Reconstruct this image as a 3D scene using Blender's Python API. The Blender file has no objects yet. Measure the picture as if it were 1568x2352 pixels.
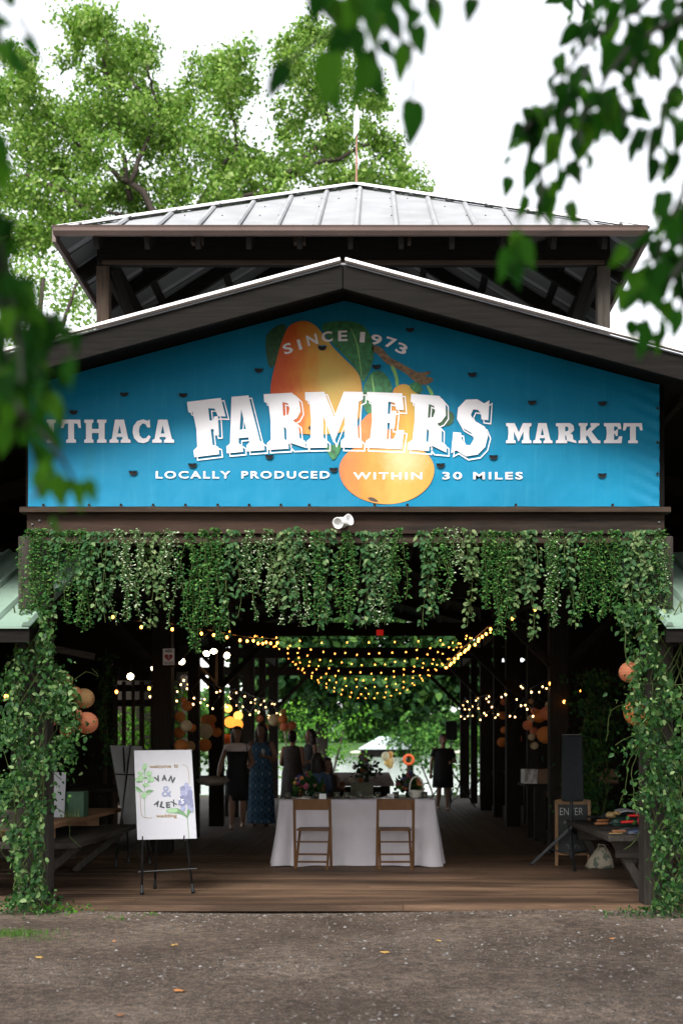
import bpy, bmesh, math, random
import numpy as np
from mathutils import Vector, Matrix, Euler

random.seed(7)
rng = np.random.default_rng(11)
R = math.radians
scene = bpy.context.scene
COL = scene.collection

# ------------------------------------------------------------------ camera, sky, sun, exposure
F, VX, VY, CZ = 2700.0, 865.0, 1715.0, 1.35      # focal length and vanishing point in a 1568 x 2352 frame, eye height
cam_d = bpy.data.cameras.new("camera")
cam = bpy.data.objects.new("camera", cam_d)
COL.objects.link(cam)
cam.location = (0, 0, CZ)
cam.rotation_euler = (R(90), 0, 0)
cam_d.sensor_fit = 'VERTICAL'
cam_d.sensor_width = 24
cam_d.sensor_height = 36
cam_d.lens = F / 2352 * 36
cam_d.shift_x = -(VX - 784) / 2352
cam_d.shift_y = (VY - 1176) / 2352
cam_d.clip_start = 0.05
cam_d.clip_end = 3000
cam_d.dof.use_dof = True
cam_d.dof.focus_distance = 10.2
cam_d.dof.aperture_fstop = 2.2
scene.camera = cam

world = bpy.data.worlds.new("World")
scene.world = world
world.use_nodes = True
wn, wl = world.node_tree.nodes, world.node_tree.links
sky = wn.new('ShaderNodeTexSky')
sky.sky_type = 'NISHITA'
sky.sun_disc = False
SUN_EL, SUN_ROT = R(42), R(194)
sky.sun_elevation = SUN_EL
sky.sun_rotation = SUN_ROT
sky.air_density = 1.0
sky.dust_density = 1.2
sky.ozone_density = 1.0
hs = wn.new('ShaderNodeHueSaturation')
hs.inputs['Saturation'].default_value = 0.14
wl.new(sky.outputs[0], hs.inputs['Color'])
wl.new(hs.outputs[0], wn['Background'].inputs[0])
wn['Background'].inputs[1].default_value = 0.08

sun_d = bpy.data.lights.new("sun", 'SUN')
sun_d.energy = 1.25
sun_d.angle = R(28)
sun_d.color = (1.0, 0.96, 0.9)
sun = bpy.data.objects.new("sun", sun_d)
COL.objects.link(sun)
sdir = Vector((math.sin(SUN_ROT) * math.cos(SUN_EL), math.cos(SUN_ROT) * math.cos(SUN_EL), math.sin(SUN_EL)))
sun.rotation_euler = sdir.to_track_quat('Z', 'Y').to_euler()
sun.location = sdir * 60

scene.view_settings.view_transform = 'Standard'
scene.view_settings.look = 'None'
scene.view_settings.exposure = 2.7
scene.view_settings.gamma = 1
scene.render.engine = 'CYCLES'
scene.cycles.use_denoising = True
scene.cycles.max_bounces = 6
scene.cycles.diffuse_bounces = 4
scene.cycles.transmission_bounces = 4
scene.cycles.sample_clamp_indirect = 4


# ------------------------------------------------------------------ helpers
def at(px, py, Y):
    return Vector(((px - VX) / F * Y, Y, CZ + (VY - py) / F * Y))


def tag(o, label=None, cat=None, group=None, kind=None):
    if label: o['label'] = label
    if cat: o['category'] = cat
    if group: o['group'] = group
    if kind: o['kind'] = kind
    return o


def empty(name, loc, label=None, cat=None, group=None, rz=0):
    o = bpy.data.objects.new(name, None)
    COL.objects.link(o)
    o.location = loc
    o.rotation_euler = (0, 0, rz)
    o.empty_display_size = 0.1
    return tag(o, label, cat, group)


def world_of(o):
    m = Matrix.LocRotScale(o.location, o.rotation_euler, None)
    return world_of(o.parent) @ o.matrix_parent_inverse @ m if o.parent else m


def link_mesh(name, me, mat=None, parent=None, world_space=True):
    o = bpy.data.objects.new(name, me)
    COL.objects.link(o)
    if mat: me.materials.append(mat)
    if parent:
        o.parent = parent
        if world_space:
            o.matrix_parent_inverse = world_of(parent).inverted()
    return o


def copy_tree(o, parent=None):
    c = o.copy()
    COL.objects.link(c)
    c.parent = parent
    for ch in list(o.children):
        copy_tree(ch, c)
    return c


class MB:
    def __init__(s):
        s.v, s.f = [], []

    def add(s, vs, fs):
        b = len(s.v)
        s.v += [tuple(p) for p in vs]
        s.f += [tuple(b + i for i in f) for f in fs]
        return s

    def box(s, c, d, rot=None):
        x, y, z = d[0] / 2, d[1] / 2, d[2] / 2
        vs = [Vector(p) for p in ((-x, -y, -z), (x, -y, -z), (x, y, -z), (-x, y, -z), (-x, -y, z), (x, -y, z), (x, y, z), (-x, y, z))]
        if rot is not None:
            m = Euler(rot).to_matrix()
            vs = [m @ p for p in vs]
        c = Vector(c)
        return s.add([p + c for p in vs], [(0, 3, 2, 1), (4, 5, 6, 7), (0, 1, 5, 4), (1, 2, 6, 5), (2, 3, 7, 6), (3, 0, 4, 7)])

    def span(s, a, b):
        a, b = Vector(a), Vector(b)
        return s.box((a + b) / 2, [abs(q) for q in (b - a)])

    def bar(s, a, b, w, h, up=(0, 0, 1)):
        a, b = Vector(a), Vector(b)
        d = (b - a).normalized()
        u = Vector(up)
        r = d.cross(u)
        if r.length < 1e-4: r = d.cross(Vector((0, 1, 0)))
        r.normalize()
        u = r.cross(d).normalized()
        vs = []
        for p in (a, b):
            for sx, sy in ((-1, -1), (1, -1), (1, 1), (-1, 1)):
                vs.append(p + r * (w / 2 * sx) + u * (h / 2 * sy))
        return s.add(vs, [(0, 1, 2, 3), (7, 6, 5, 4), (0, 4, 5, 1), (1, 5, 6, 2), (2, 6, 7, 3), (3, 7, 4, 0)])

    def tube(s, pts, r, n=8, cap=True):
        pts = [Vector(p) for p in pts]
        if not hasattr(r, '__len__'): r = [r] * len(pts)
        vs, fs = [], []
        prev = None
        for i, p in enumerate(pts):
            d = (pts[min(i + 1, len(pts) - 1)] - pts[max(i - 1, 0)])
            d = d.normalized() if d.length > 1e-9 else Vector((0, 0, 1))
            u = prev if prev is not None else (Vector((0, 0, 1)) if abs(d.z) < .9 else Vector((0, 1, 0)))
            a = d.cross(u)
            if a.length < 1e-5: a = d.cross(Vector((1, 0, 0)))
            a.normalize()
            u = a.cross(d).normalized()
            prev = u
            for k in range(n):
                t = 2 * math.pi * k / n
                vs.append(p + (a * math.cos(t) + u * math.sin(t)) * r[i])
        for i in range(len(pts) - 1):
            for k in range(n):
                k2 = (k + 1) % n
                fs.append((i * n + k, i * n + k2, (i + 1) * n + k2, (i + 1) * n + k))
        if cap:
            fs.append(tuple(reversed(range(n))))
            fs.append(tuple((len(pts) - 1) * n + k for k in range(n)))
        return s.add(vs, fs)

    def ball(s, c, r, nu=16, nv=10, fn=None):
        c = Vector(c)
        if not hasattr(r, '__len__'): r = (r, r, r)
        vs = [c + Vector((0, 0, r[2]))]
        for j in range(1, nv):
            t = math.pi * j / nv
            for i in range(nu):
                p = 2 * math.pi * i / nu
                d = Vector((math.sin(t) * math.cos(p), math.sin(t) * math.sin(p), math.cos(t)))
                k = fn(d, i, j) if fn else 1
                vs.append(c + Vector((d.x * r[0], d.y * r[1], d.z * r[2])) * k)
        vs.append(c - Vector((0, 0, r[2])))
        fs = []
        for i in range(nu):
            i2 = (i + 1) % nu
            fs.append((0, 1 + i, 1 + i2))
            for j in range(nv - 2):
                a = 1 + j * nu
                fs.append((a + i, a + nu + i, a + nu + i2, a + i2))
            a = 1 + (nv - 2) * nu
            fs.append((a + i, len(vs) - 1, a + i2))
        return s.add(vs, fs)

    def lathe(s, prof, c=(0, 0, 0), n=20, axis=None):
        m = Matrix.Identity(3)
        if axis is not None:
            m = Vector(axis).to_track_quat('Z', 'Y').to_matrix()
        c = Vector(c)
        vs, fs = [], []
        for r, z in prof:
            for k in range(n):
                t = 2 * math.pi * k / n
                vs.append(c + m @ Vector((r * math.cos(t), r * math.sin(t), z)))
        for i in range(len(prof) - 1):
            for k in range(n):
                k2 = (k + 1) % n
                fs.append((i * n + k, i * n + k2, (i + 1) * n + k2, (i + 1) * n + k))
        if prof[0][0] > 1e-4: fs.append(tuple(reversed(range(n))))
        if prof[-1][0] > 1e-4: fs.append(tuple((len(prof) - 1) * n + k for k in range(n)))
        return s.add(vs, fs)

    def rings(s, rows, cap=(True, True)):
        n = len(rows[0])
        vs = [p for r in rows for p in r]
        fs = []
        for i in range(len(rows) - 1):
            for k in range(n):
                k2 = (k + 1) % n
                fs.append((i * n + k, i * n + k2, (i + 1) * n + k2, (i + 1) * n + k))
        if cap[0]: fs.append(tuple(reversed(range(n))))
        if cap[1]: fs.append(tuple((len(rows) - 1) * n + k for k in range(n)))
        return s.add(vs, fs)

    def slab(s, pts, thick):
        """polygon pts with thickness along the vector thick"""
        t = Vector(thick)
        n = len(pts)
        vs = [Vector(p) for p in pts] + [Vector(p) + t for p in pts]
        fs = [tuple(range(n)), tuple(reversed(range(n, 2 * n)))] + [(i, i + n, (i + 1) % n + n, (i + 1) % n) for i in range(n)]
        return s.add(vs, fs)

    def build(s, name, mat, parent=None, smooth=False, bevel=0.0, fix=True):
        me = bpy.data.meshes.new(name)
        me.from_pydata(s.v, [], s.f)
        if fix:
            bm = bmesh.new()
            bm.from_mesh(me)
            bmesh.ops.recalc_face_normals(bm, faces=bm.faces)
            bm.to_mesh(me)
            bm.free()
        if smooth:
            me.polygons.foreach_set('use_smooth', [True] * len(me.polygons))
        o = link_mesh(name, me, mat, parent)
        if bevel:
            b = o.modifiers.new('bevel', 'BEVEL')
            b.width = bevel
            b.segments = 2
            b.limit_method = 'ANGLE'
        return o


# ------------------------------------------------------------------ materials
def newmat(name):
    m = bpy.data.materials.new(name)
    m.use_nodes = True
    nt = m.node_tree
    return m, nt.nodes, nt.links, nt.nodes['Principled BSDF']


def ramp(n, stops):
    r = n.new('ShaderNodeValToRGB')
    e = r.color_ramp.elements
    while len(e) < len(stops): e.new(0.5)
    for i, (p, c) in enumerate(stops):
        e[i].position = p
        e[i].color = (*c, 1) if len(c) == 3 else c
    return r


def noise(n, l, vec, scale, detail=4, rough=.55, stretch=None):
    t = n.new('ShaderNodeTexNoise')
    t.inputs['Scale'].default_value = scale
    t.inputs['Detail'].default_value = detail
    t.inputs['Roughness'].default_value = rough
    if stretch:
        mp = n.new('ShaderNodeMapping')
        mp.inputs['Scale'].default_value = stretch
        l.new(vec, mp.inputs[0])
        vec = mp.outputs[0]
    l.new(vec, t.inputs['Vector'])
    return t.outputs['Fac']


def mix(n, l, fac, a, b, mode='MIX'):
    m = n.new('ShaderNodeMix')
    m.data_type = 'RGBA'
    m.blend_type = mode
    if isinstance(fac, (int, float)): m.inputs[0].default_value = fac
    else: l.new(fac, m.inputs[0])
    for i, c in ((6, a), (7, b)):
        if isinstance(c, (tuple, list)): m.inputs[i].default_value = (*c[:3], 1)
        else: l.new(c, m.inputs[i])
    return m.outputs[2]


def bump(n, l, h, bsdf, strength=.3, dist=.01):
    b = n.new('ShaderNodeBump')
    b.inputs['Strength'].default_value = strength
    b.inputs['Distance'].default_value = dist
    l.new(h, b.inputs['Height'])
    l.new(b.outputs[0], bsdf.inputs['Normal'])


def plain(name, col, rough=.6, metal=0, var=.15, scale=6, emit=0, bumpy=0, spec=.5):
    m, n, l, b = newmat(name)
    tc = n.new('ShaderNodeTexCoord').outputs['Object']
    f = noise(n, l, tc, scale, 5)
    r = ramp(n, [(.25, [c * (1 - var) for c in col]), (.75, [min(1, c * (1 + var)) for c in col])])
    l.new(f, r.inputs[0])
    l.new(r.outputs[0], b.inputs['Base Color'])
    b.inputs['Roughness'].default_value = rough
    b.inputs['Metallic'].default_value = metal
    b.inputs['Specular IOR Level'].default_value = spec
    if emit:
        b.inputs['Emission Color'].default_value = (*col, 1)
        b.inputs['Emission Strength'].default_value = emit
    if bumpy:
        bump(n, l, noise(n, l, tc, scale * 8, 4), b, bumpy)
    return m


def wood(name, dark, light, axis='X', scale=3.0, rough=.8, island=False, wear=None, spec=.12):
    """weathered timber, grain along one axis of the piece"""
    m, n, l, b = newmat(name)
    tc = n.new('ShaderNodeTexCoord').outputs['Object']
    st = {'X': (.06, 1, 1), 'Y': (1, .06, 1), 'Z': (1, 1, .06)}[axis]
    g = noise(n, l, tc, scale * 14, 6, .65, st)
    big = noise(n, l, tc, scale * .7, 4, .6, tuple(.25 if q < 1 else 1 for q in st))
    r = ramp(n, [(.25, dark), (.55, [(a + c) / 2 for a, c in zip(dark, light)]), (.8, light)])
    l.new(g, r.inputs[0])
    c = mix(n, l, .55, r.outputs[0], mix(n, l, big, (.25, .25, .25), (1.35, 1.3, 1.25)), 'MULTIPLY')
    if island:
        gi = n.new('ShaderNodeNewGeometry').outputs['Random Per Island']
        ri = ramp(n, [(0, (.68, .68, .68)), (1, (1.2, 1.16, 1.12))])
        l.new(gi, ri.inputs[0])
        c = mix(n, l, .8, c, ri.outputs[0], 'MULTIPLY')
    if wear:
        w = noise(n, l, tc, wear[0], 5, .6, wear[3] if len(wear) > 3 else None)
        rw = ramp(n, [(.45, (0, 0, 0)), (.6, (1, 1, 1))])
        l.new(w, rw.inputs[0])
        c = mix(n, l, rw.outputs[0], c, mix(n, l, wear[2], c, wear[1]))
    l.new(c, b.inputs['Base Color'])
    b.inputs['Roughness'].default_value = rough
    b.inputs['Specular IOR Level'].default_value = spec
    bump(n, l, g, b, .5, .006)
    return m


def leafmat(name, stops, transl=.35, rough=.45, spec=.4):
    m, n, l, b = newmat(name)
    gi = n.new('ShaderNodeNewGeometry').outputs['Random Per Island']
    r = ramp(n, stops)
    l.new(gi, r.inputs[0])
    l.new(r.outputs[0], b.inputs['Base Color'])
    b.inputs['Roughness'].default_value = rough
    b.inputs['Specular IOR Level'].default_value = spec
    t = n.new('ShaderNodeBsdfTranslucent')
    l.new(mix(n, l, .6, r.outputs[0], (1.1, 1.3, .5), 'MULTIPLY'), t.inputs[0])
    ms = n.new('ShaderNodeMixShader')
    ms.inputs[0].default_value = transl
    l.new(b.outputs[0], ms.inputs[1])
    l.new(t.outputs[0], ms.inputs[2])
    l.new(ms.outputs[0], n['Material Output'].inputs[0])
    return m


def glow(name, col, strength):
    m, n, l, b = newmat(name)
    b.inputs['Base Color'].default_value = (*col, 1)
    b.inputs['Emission Color'].default_value = (*col, 1)
    b.inputs['Emission Strength'].default_value = strength
    return m


M = {}
DW, LW = (.0028, .0025, .002), (.014, .012, .010)
for ax in 'XYZ':
    M['old' + ax] = wood('dark_weathered_wood_' + ax, DW, LW, ax)
    M['grey' + ax] = wood('grey_weathered_wood_' + ax, (.02, .0175, .015), (.075, .066, .056), ax)
    M['brown' + ax] = wood('brown_wood_' + ax, (.022, .015, .011), (.075, .053, .039), ax)
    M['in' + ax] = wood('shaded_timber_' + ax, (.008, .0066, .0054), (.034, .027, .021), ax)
M['beam'] = wood('stained_beam_wood', (.009, .007, .006), (.045, .034, .027), 'X', wear=(1.2, (.08, .042, .028), .35, (.3, 1, 2)))
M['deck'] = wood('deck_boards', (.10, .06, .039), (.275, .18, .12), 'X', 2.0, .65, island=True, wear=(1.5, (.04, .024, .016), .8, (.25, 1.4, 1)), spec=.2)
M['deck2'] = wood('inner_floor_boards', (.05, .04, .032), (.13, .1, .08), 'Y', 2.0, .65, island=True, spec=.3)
M['riser'] = wood('new_shelf_wood', (.16, .085, .045), (.34, .2, .11), 'Y', 2)
M['chair'] = wood('chair_wood', (.105, .048, .019), (.22, .108, .042), 'Z', 5, .5, spec=.25)
M['roof'] = plain('white_roof_metal', (.20, .204, .213), .6, 0, .16, 3, spec=.12)
M['roofg'] = plain('pale_green_roof_metal', (.21, .30, .24), .55, 0, .14, 1.5, spec=.15)
M['under'] = plain('galvanised_underside', (.085, .09, .088), .5, 0, .2, 3, spec=.2)
M['gutter'] = plain('brown_gutter_metal', (.085, .058, .05), .45, 0, .15, 3, spec=.25)
M['trim'] = plain('white_edge_trim', (.8, .78, .78), .4, 0, .05, 3)
M['black'] = plain('black_metal', (.012, .014, .016), .4, .3, .2, 20)
M['blackcloth'] = plain('black_cloth', (.008, .012, .016), .85, 0, .3, 12)
M['white'] = plain('white_board', (.42, .42, .455), .65, 0, .02, 5, spec=.1)
M['whitep'] = plain('white_plastic', (.75, .75, .75), .35, 0, .05, 8)
M['grey'] = plain('grey_board', (.16, .16, .16), .7, 0, .1, 5)
M['cloth'] = plain('lilac_white_linen', (.60, .56, .60), .9, 0, .06, 5, bumpy=.25, spec=.1)
M['card'] = plain('white_card', (.75, .75, .75), .6, 0, .03, 10)
M['bark'] = wood('tree_bark', (.018, .014, .011), (.06, .05, .042), 'Z', 2)
M['letter'] = plain('white_print', (.74, .73, .76), .6, 0, .02, 4, spec=.08)
M['stem'] = plain('vine_stem', (.06, .085, .025), .7, 0, .3, 9, spec=.15)
M['twig'] = plain('dark_twig', (.025, .022, .016), .7, 0, .3, 9)
M['rust'] = plain('rusty_pole_metal', (.2, .1, .07), .6, .2, .2, 9)

M['tree'] = leafmat('cottonwood_leaves', [(0, (.05, .12, .016)), (.5, (.115, .215, .036)), (.85, (.20, .30, .07)), (1, (.29, .37, .14))], .5, .6, .1)
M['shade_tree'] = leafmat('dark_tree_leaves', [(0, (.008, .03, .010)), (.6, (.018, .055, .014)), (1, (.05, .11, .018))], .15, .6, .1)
M['bush'] = leafmat('bright_bush_leaves', [(0, (.03, .11, .01)), (.6, (.065, .2, .016)), (1, (.14, .29, .035))], .35, .6, .1)
M['far'] = leafmat('far_shore_leaves', [(0, (.012, .05, .010)), (.6, (.035, .11, .018)), (1, (.09, .19, .035))], .2, .6, .1)
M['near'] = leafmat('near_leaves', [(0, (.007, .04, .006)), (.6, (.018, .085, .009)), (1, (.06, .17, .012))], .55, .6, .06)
M['vine'] = leafmat('vine_leaves', [(0, (.010, .042, .010)), (.55, (.024, .085, .017)), (.85, (.07, .16, .034)), (1, (.27, .37, .16))], .3, .5, .22)
M['ivy'] = leafmat('small_green_leaves', [(0, (.012, .065, .014)), (.6, (.034, .13, .026)), (1, (.15, .30, .07))], .25, .5, .22)
M['euc'] = leafmat('eucalyptus_leaves', [(0, (.014, .06, .018)), (.6, (.036, .10, .03)), (1, (.17, .24, .10))], .2, .6, .2)
M['yel'] = leafmat('yellowish_eucalyptus_leaves', [(0, (.035, .085, .025)), (.6, (.09, .15, .05)), (1, (.2, .25, .11))], .25, .55, .2)
M['wht'] = leafmat('white_tipped_leaves', [(0, (.02, .10, .025)), (.55, (.11, .23, .075)), (.85, (.36, .44, .27)), (1, (.6, .63, .52))], .2, .5, .2)
M['grass'] = leafmat('grass_blades', [(0, (.05, .14, .02)), (1, (.14, .28, .04))], .3)


# ------------------------------------------------------------------ leaf batches
LEAF = (np.array([(0, 0, 0), (.28, .30, .06), (.66, .26, .03), (1, 0, -.10), (.66, -.26, .03), (.28, -.30, .06)]), [(0, 1, 2, 3), (0, 3, 4, 5)])
ROUND = (np.array([(0, 0, 0), (.2, .36, .04), (.6, .44, .04), (.95, .2, 0), (.95, -.2, 0), (.6, -.44, .04), (.2, -.36, .04)]), [(0, 1, 2, 3, 4, 5, 6)])
HEART = (np.array([(0, 0, 0), (-.04, .15, .04), (.12, .29, .08), (.42, .30, .07), (.74, .16, .0), (1.04, 0, -.16), (.74, -.16, .0), (.42, -.30, .07), (.12, -.29, .08), (-.04, -.15, .04)]),
         [(0, 1, 2, 3, 4, 5), (0, 5, 6, 7, 8, 9)])
DIAMOND = (np.array([(0, 0, 0), (.45, .34, .05), (1, 0, -.06), (.45, -.34, .05)]), [(0, 1, 2, 3)])


def unit(a):
    return a / np.maximum(np.linalg.norm(a, axis=1, keepdims=True), 1e-9)


def leaf_mesh(name, P, D, N, S, mat, shape=LEAF, parent=None):
    P, D, N, S = (np.asarray(q, float) for q in (P, D, N, S))
    D = unit(D)
    W = unit(np.cross(N, D))
    N = np.cross(D, W)
    T, faces = shape
    k = len(T)
    V = P[:, None, :] + S[:, None, None] * (T[None, :, 0:1] * D[:, None, :] + T[None, :, 1:2] * W[:, None, :] + T[None, :, 2:3] * N[:, None, :])
    V = V.reshape(-1, 3)
    n = len(P)
    lens = np.array([len(f) for f in faces])
    flat = np.concatenate([np.array(f) for f in faces])
    loops = (np.arange(n)[:, None] * k + flat[None, :]).ravel()
    tot = np.tile(lens, n)
    start = np.concatenate([[0], np.cumsum(tot)[:-1]])
    me = bpy.data.meshes.new(name)
    me.vertices.add(len(V))
    me.vertices.foreach_set('co', V.ravel())
    me.loops.add(len(loops))
    me.loops.foreach_set('vertex_index', loops.astype(np.int32))
    me.polygons.add(len(tot))
    me.polygons.foreach_set('loop_start', start.astype(np.int32))
    me.polygons.foreach_set('loop_total', tot.astype(np.int32))
    me.polygons.foreach_set('use_smooth', np.ones(len(tot), bool))
    me.update(calc_edges=True)
    me.validate()
    return link_mesh(name, me, mat, parent)


def rnd(n): return unit(rng.normal(size=(n, 3)))


def blob_leaves(blobs, dens, size, sub=7, flat=.75):
    """leaf positions clumped on the outsides of round boughs: (x,y,z,r) list"""
    P, N = [], []
    for (x, y, z, r) in blobs:
        c = np.array((x, y, z))
        k = max(3, int(sub * rng.uniform(.8, 1.3)))
        dirs = rnd(k)
        subs = c + dirs * r * rng.uniform(.45, .95, (k, 1)) * np.array((1, 1, flat))
        m = max(4, int(dens * r * r / k))
        for s_, d in zip(subs, dirs):
            q = rng.normal(size=(m, 3)) * r * .31 * np.array((1, 1, .8))
            P.append(s_ + q)
            N.append(q / (r * .31) * .5 + d * .6 + np.array((0, 0, .5)) + rng.normal(size=(m, 3)) * .6)
    P = np.concatenate(P)
    N = unit(np.concatenate(N))
    D = rnd(len(P)) + np.array((0, 0, -.5))
    S = size * rng.uniform(.65, 1.3, len(P))
    return P, D, N, S


def make_tree(name, label, cat, base, blobs, limbs, dens, size, mat, group=None, shape=LEAF, trunk_r=.4, sub=7):
    t = empty(name, base, label, cat, group)
    mb = MB()
    for pts, r0, r1 in limbs:
        k = len(pts)
        mb.tube(pts, [r0 + (r1 - r0) * i / (k - 1) for i in range(k)], 8)
    mb.build('trunk', M['bark'], t, True)
    leaf_mesh('crown', *blob_leaves(blobs, dens, size, sub), mat, shape, t)
    return t


def curve(a, b, n, wob, sag=0):
    a, b = Vector(a), Vector(b)
    out = []
    for i in range(n + 1):
        t = i / n
        p = a.lerp(b, t)
        w = math.sin(math.pi * t)
        out.append(p + Vector((random.uniform(-wob, wob) * w, random.uniform(-wob, wob) * w, random.uniform(-wob, wob) * w - sag * w)))
    return out


# ================================================================== SETTING: ground, lake
def ground_z(x, y):
    if y < 34: z = -.045
    elif y < 40: z = -.045 - 2.4 * ((y - 34) / 6) ** 1.3
    elif y < 390: z = -2.445
    elif y < 430: z = -2.445 + 5.0 * (y - 390) / 40
    else: z = 2.555 + (y - 430) * .02
    if y < 10: z += .018 * math.sin(x * 1.3 + y * .9) * math.sin(y * 1.1 + .4) - .012
    return z


xs = [-900, -400, -150, -60, -25] + [-12 + .5 * i for i in range(49)] + [25, 60, 150, 400, 900]
ys = [-60, -25, -8, 0, 3, 5] + [5.5 + .25 * i for i in range(18)] + [9.95, 12, 16, 22, 28, 33, 34, 35, 36, 37, 38, 39, 40, 60, 120, 250, 390, 400, 410, 420, 430, 600, 1200, 2500]
mb = MB()
mb.v = [(x, y, ground_z(x, y)) for y in ys for x in xs]
nx = len(xs)
mb.f = [(j * nx + i, j * nx + i + 1, (j + 1) * nx + i + 1, (j + 1) * nx + i) for j in range(len(ys) - 1) for i in range(nx - 1)]
gm, n, l, b = newmat('gravel_ground')
tc = n.new('ShaderNodeTexCoord').outputs['Object']
n1 = noise(n, l, tc, .9, 8, .68)
n2 = noise(n, l, tc, 14, 8, .75)
n3 = noise(n, l, tc, 75, 4, .7)
r1 = ramp(n, [(.34, (.088, .063, .047)), (.5, (.142, .105, .080)), (.66, (.215, .165, .128))])
l.new(n1, r1.inputs[0])
r2 = ramp(n, [(.34, (.3, .3, .3)), (.5, (.9, .9, .9)), (.66, (1.7, 1.62, 1.55))])
l.new(n2, r2.inputs[0])
r3 = ramp(n, [(.38, (.35, .35, .35)), (.52, (1, 1, 1)), (.64, (2.2, 2.15, 2.1))])
l.new(n3, r3.inputs[0])
c1 = mix(n, l, .8, mix(n, l, .8, r1.outputs[0], r2.outputs[0], 'MULTIPLY'), r3.outputs[0], 'MULTIPLY')
sp = n.new('ShaderNodeSeparateXYZ')
l.new(tc, sp.inputs[0])
mr = n.new('ShaderNodeMapRange')
mr.inputs[1].default_value, mr.inputs[2].default_value = 31, 34
l.new(sp.outputs[1], mr.inputs[0])
c1 = mix(n, l, mr.outputs[0], c1, (.025, .065, .012))
l.new(c1, b.inputs['Base Color'])
b.inputs['Roughness'].default_value = .85
b.inputs['Specular IOR Level'].default_value = .3
ad = n.new('ShaderNodeMath')
ad.operation = 'ADD'
l.new(n2, ad.inputs[0])
l.new(n3, ad.inputs[1])
bump(n, l, ad.outputs[0], b, .9, .015)
o = mb.build('ground', gm, None, True)
tag(o, 'brown grey gravel drive in front of the market', kind='structure')

wm, n, l, b = newmat('lake_water')
b.inputs['Base Color'].default_value = (.06, .085, .06, 1)
b.inputs['Roughness'].default_value = .15
b.inputs['IOR'].default_value = 1.33
tc = n.new('ShaderNodeTexCoord').outputs['Object']
bump(n, l, noise(n, l, tc, .5, 4, .6, (.25, 1, 1)), b, .04, .1)
mb = MB()
mb.add([(-900, 35, -1.5), (900, 35, -1.5), (900, 420, -1.5), (-900, 420, -1.5)], [(0, 1, 2, 3)])
tag(mb.build('lake_water', wm), 'calm lake beyond the far end of the pavilion', kind='structure')

# loose stones and grit on the drive
n_st = 21000
T = np.array([(1, 0, 0), (0, 1, 0), (-1, 0, 0), (0, -1, 0), (0, 0, .6), (.6, .6, .35), (-.6, .5, .3)])
me_v, me_f = [], []
tri = [(0, 1, 4), (1, 2, 4), (2, 3, 4), (3, 0, 4)]
Y_ = 5.6 + 4.35 * rng.random(n_st) ** 1.0
X_ = rng.uniform(-1, 1, n_st) * 3.4
patch = np.sin(X_ * 1.7 + Y_ * 2.3) + np.sin(X_ * .9 - Y_ * 3.1 + 1) + .6 * X_
edge = rng.random(n_st) < .10
Y_[edge] = 9.97 - .16 * rng.random(int(edge.sum())) ** 2
keep = edge | ((patch + rng.normal(size=n_st) * 1.2) > -.3)
X_, Y_ = X_[keep], Y_[keep]
S_ = .0035 + .015 * rng.random(len(X_)) ** 4
for x, y, s_ in zip(X_, Y_, S_):
    a = random.uniform(0, 6.28)
    z = ground_z(x, y) + s_ * .05
    base = len(me_v)
    e = random.uniform(.6, 1.5)
    for q in T[:5]:
        qx, qy = q[0] * e * random.uniform(.7, 1.2), q[1] * random.uniform(.7, 1.2)
        me_v.append((x + s_ * (qx * math.cos(a) - qy * math.sin(a)), y + s_ * (qx * math.sin(a) + qy * math.cos(a)), z + s_ * q[2] * random.uniform(.6, 1.3)))
    me_f += [tuple(base + i for i in t) for t in tri]
mb = MB()
mb.v, mb.f = me_v, me_f
sm = leafmat('grit_stones', [(0, (.05, .042, .035)), (.5, (.12, .098, .083)), (.93, (.20, .18, .163)), (1, (.32, .30, .285))], 0, .8, .3)
tag(mb.build('gravel', sm, fix=False), 'loose pale and dark gravel scattered over the drive', kind='stuff')

# ================================================================== PAVILION
CX = -.27
YB, YF = 10.0, 9.36                       # banner plane, fascia plane
SL = .27
pav = empty('market_pavilion', (CX, 10, 0), 'dark timber open market pavilion with white metal roof and raised cupola', 'pavilion')
ZA = at(785, 605, YF).z                  # apex of the gable
HALF = 5.6
floor_end = 31.5

# floor
mb = MB()
y = 10.0
while y < 14.6:
    w = .137
    x = -7.0 - random.random() * 2
    while x < 7:
        L = random.uniform(2.4, 4.2)
        mb.span((x, y, -.05), (x + L - .004, y + w - .006, random.uniform(-.0015, .0015)))
        x += L
    y += w
tag(mb.build('floor', M['deck']), 'worn reddish brown deck boards at the pavilion entrance', kind='structure')
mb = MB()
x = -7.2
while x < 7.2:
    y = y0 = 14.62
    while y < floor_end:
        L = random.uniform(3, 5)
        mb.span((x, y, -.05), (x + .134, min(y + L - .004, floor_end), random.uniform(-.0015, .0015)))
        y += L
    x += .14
tag(mb.build('floor_inner', M['deck2']), 'shaded dark floorboards inside the pavilion', kind='structure')

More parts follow.
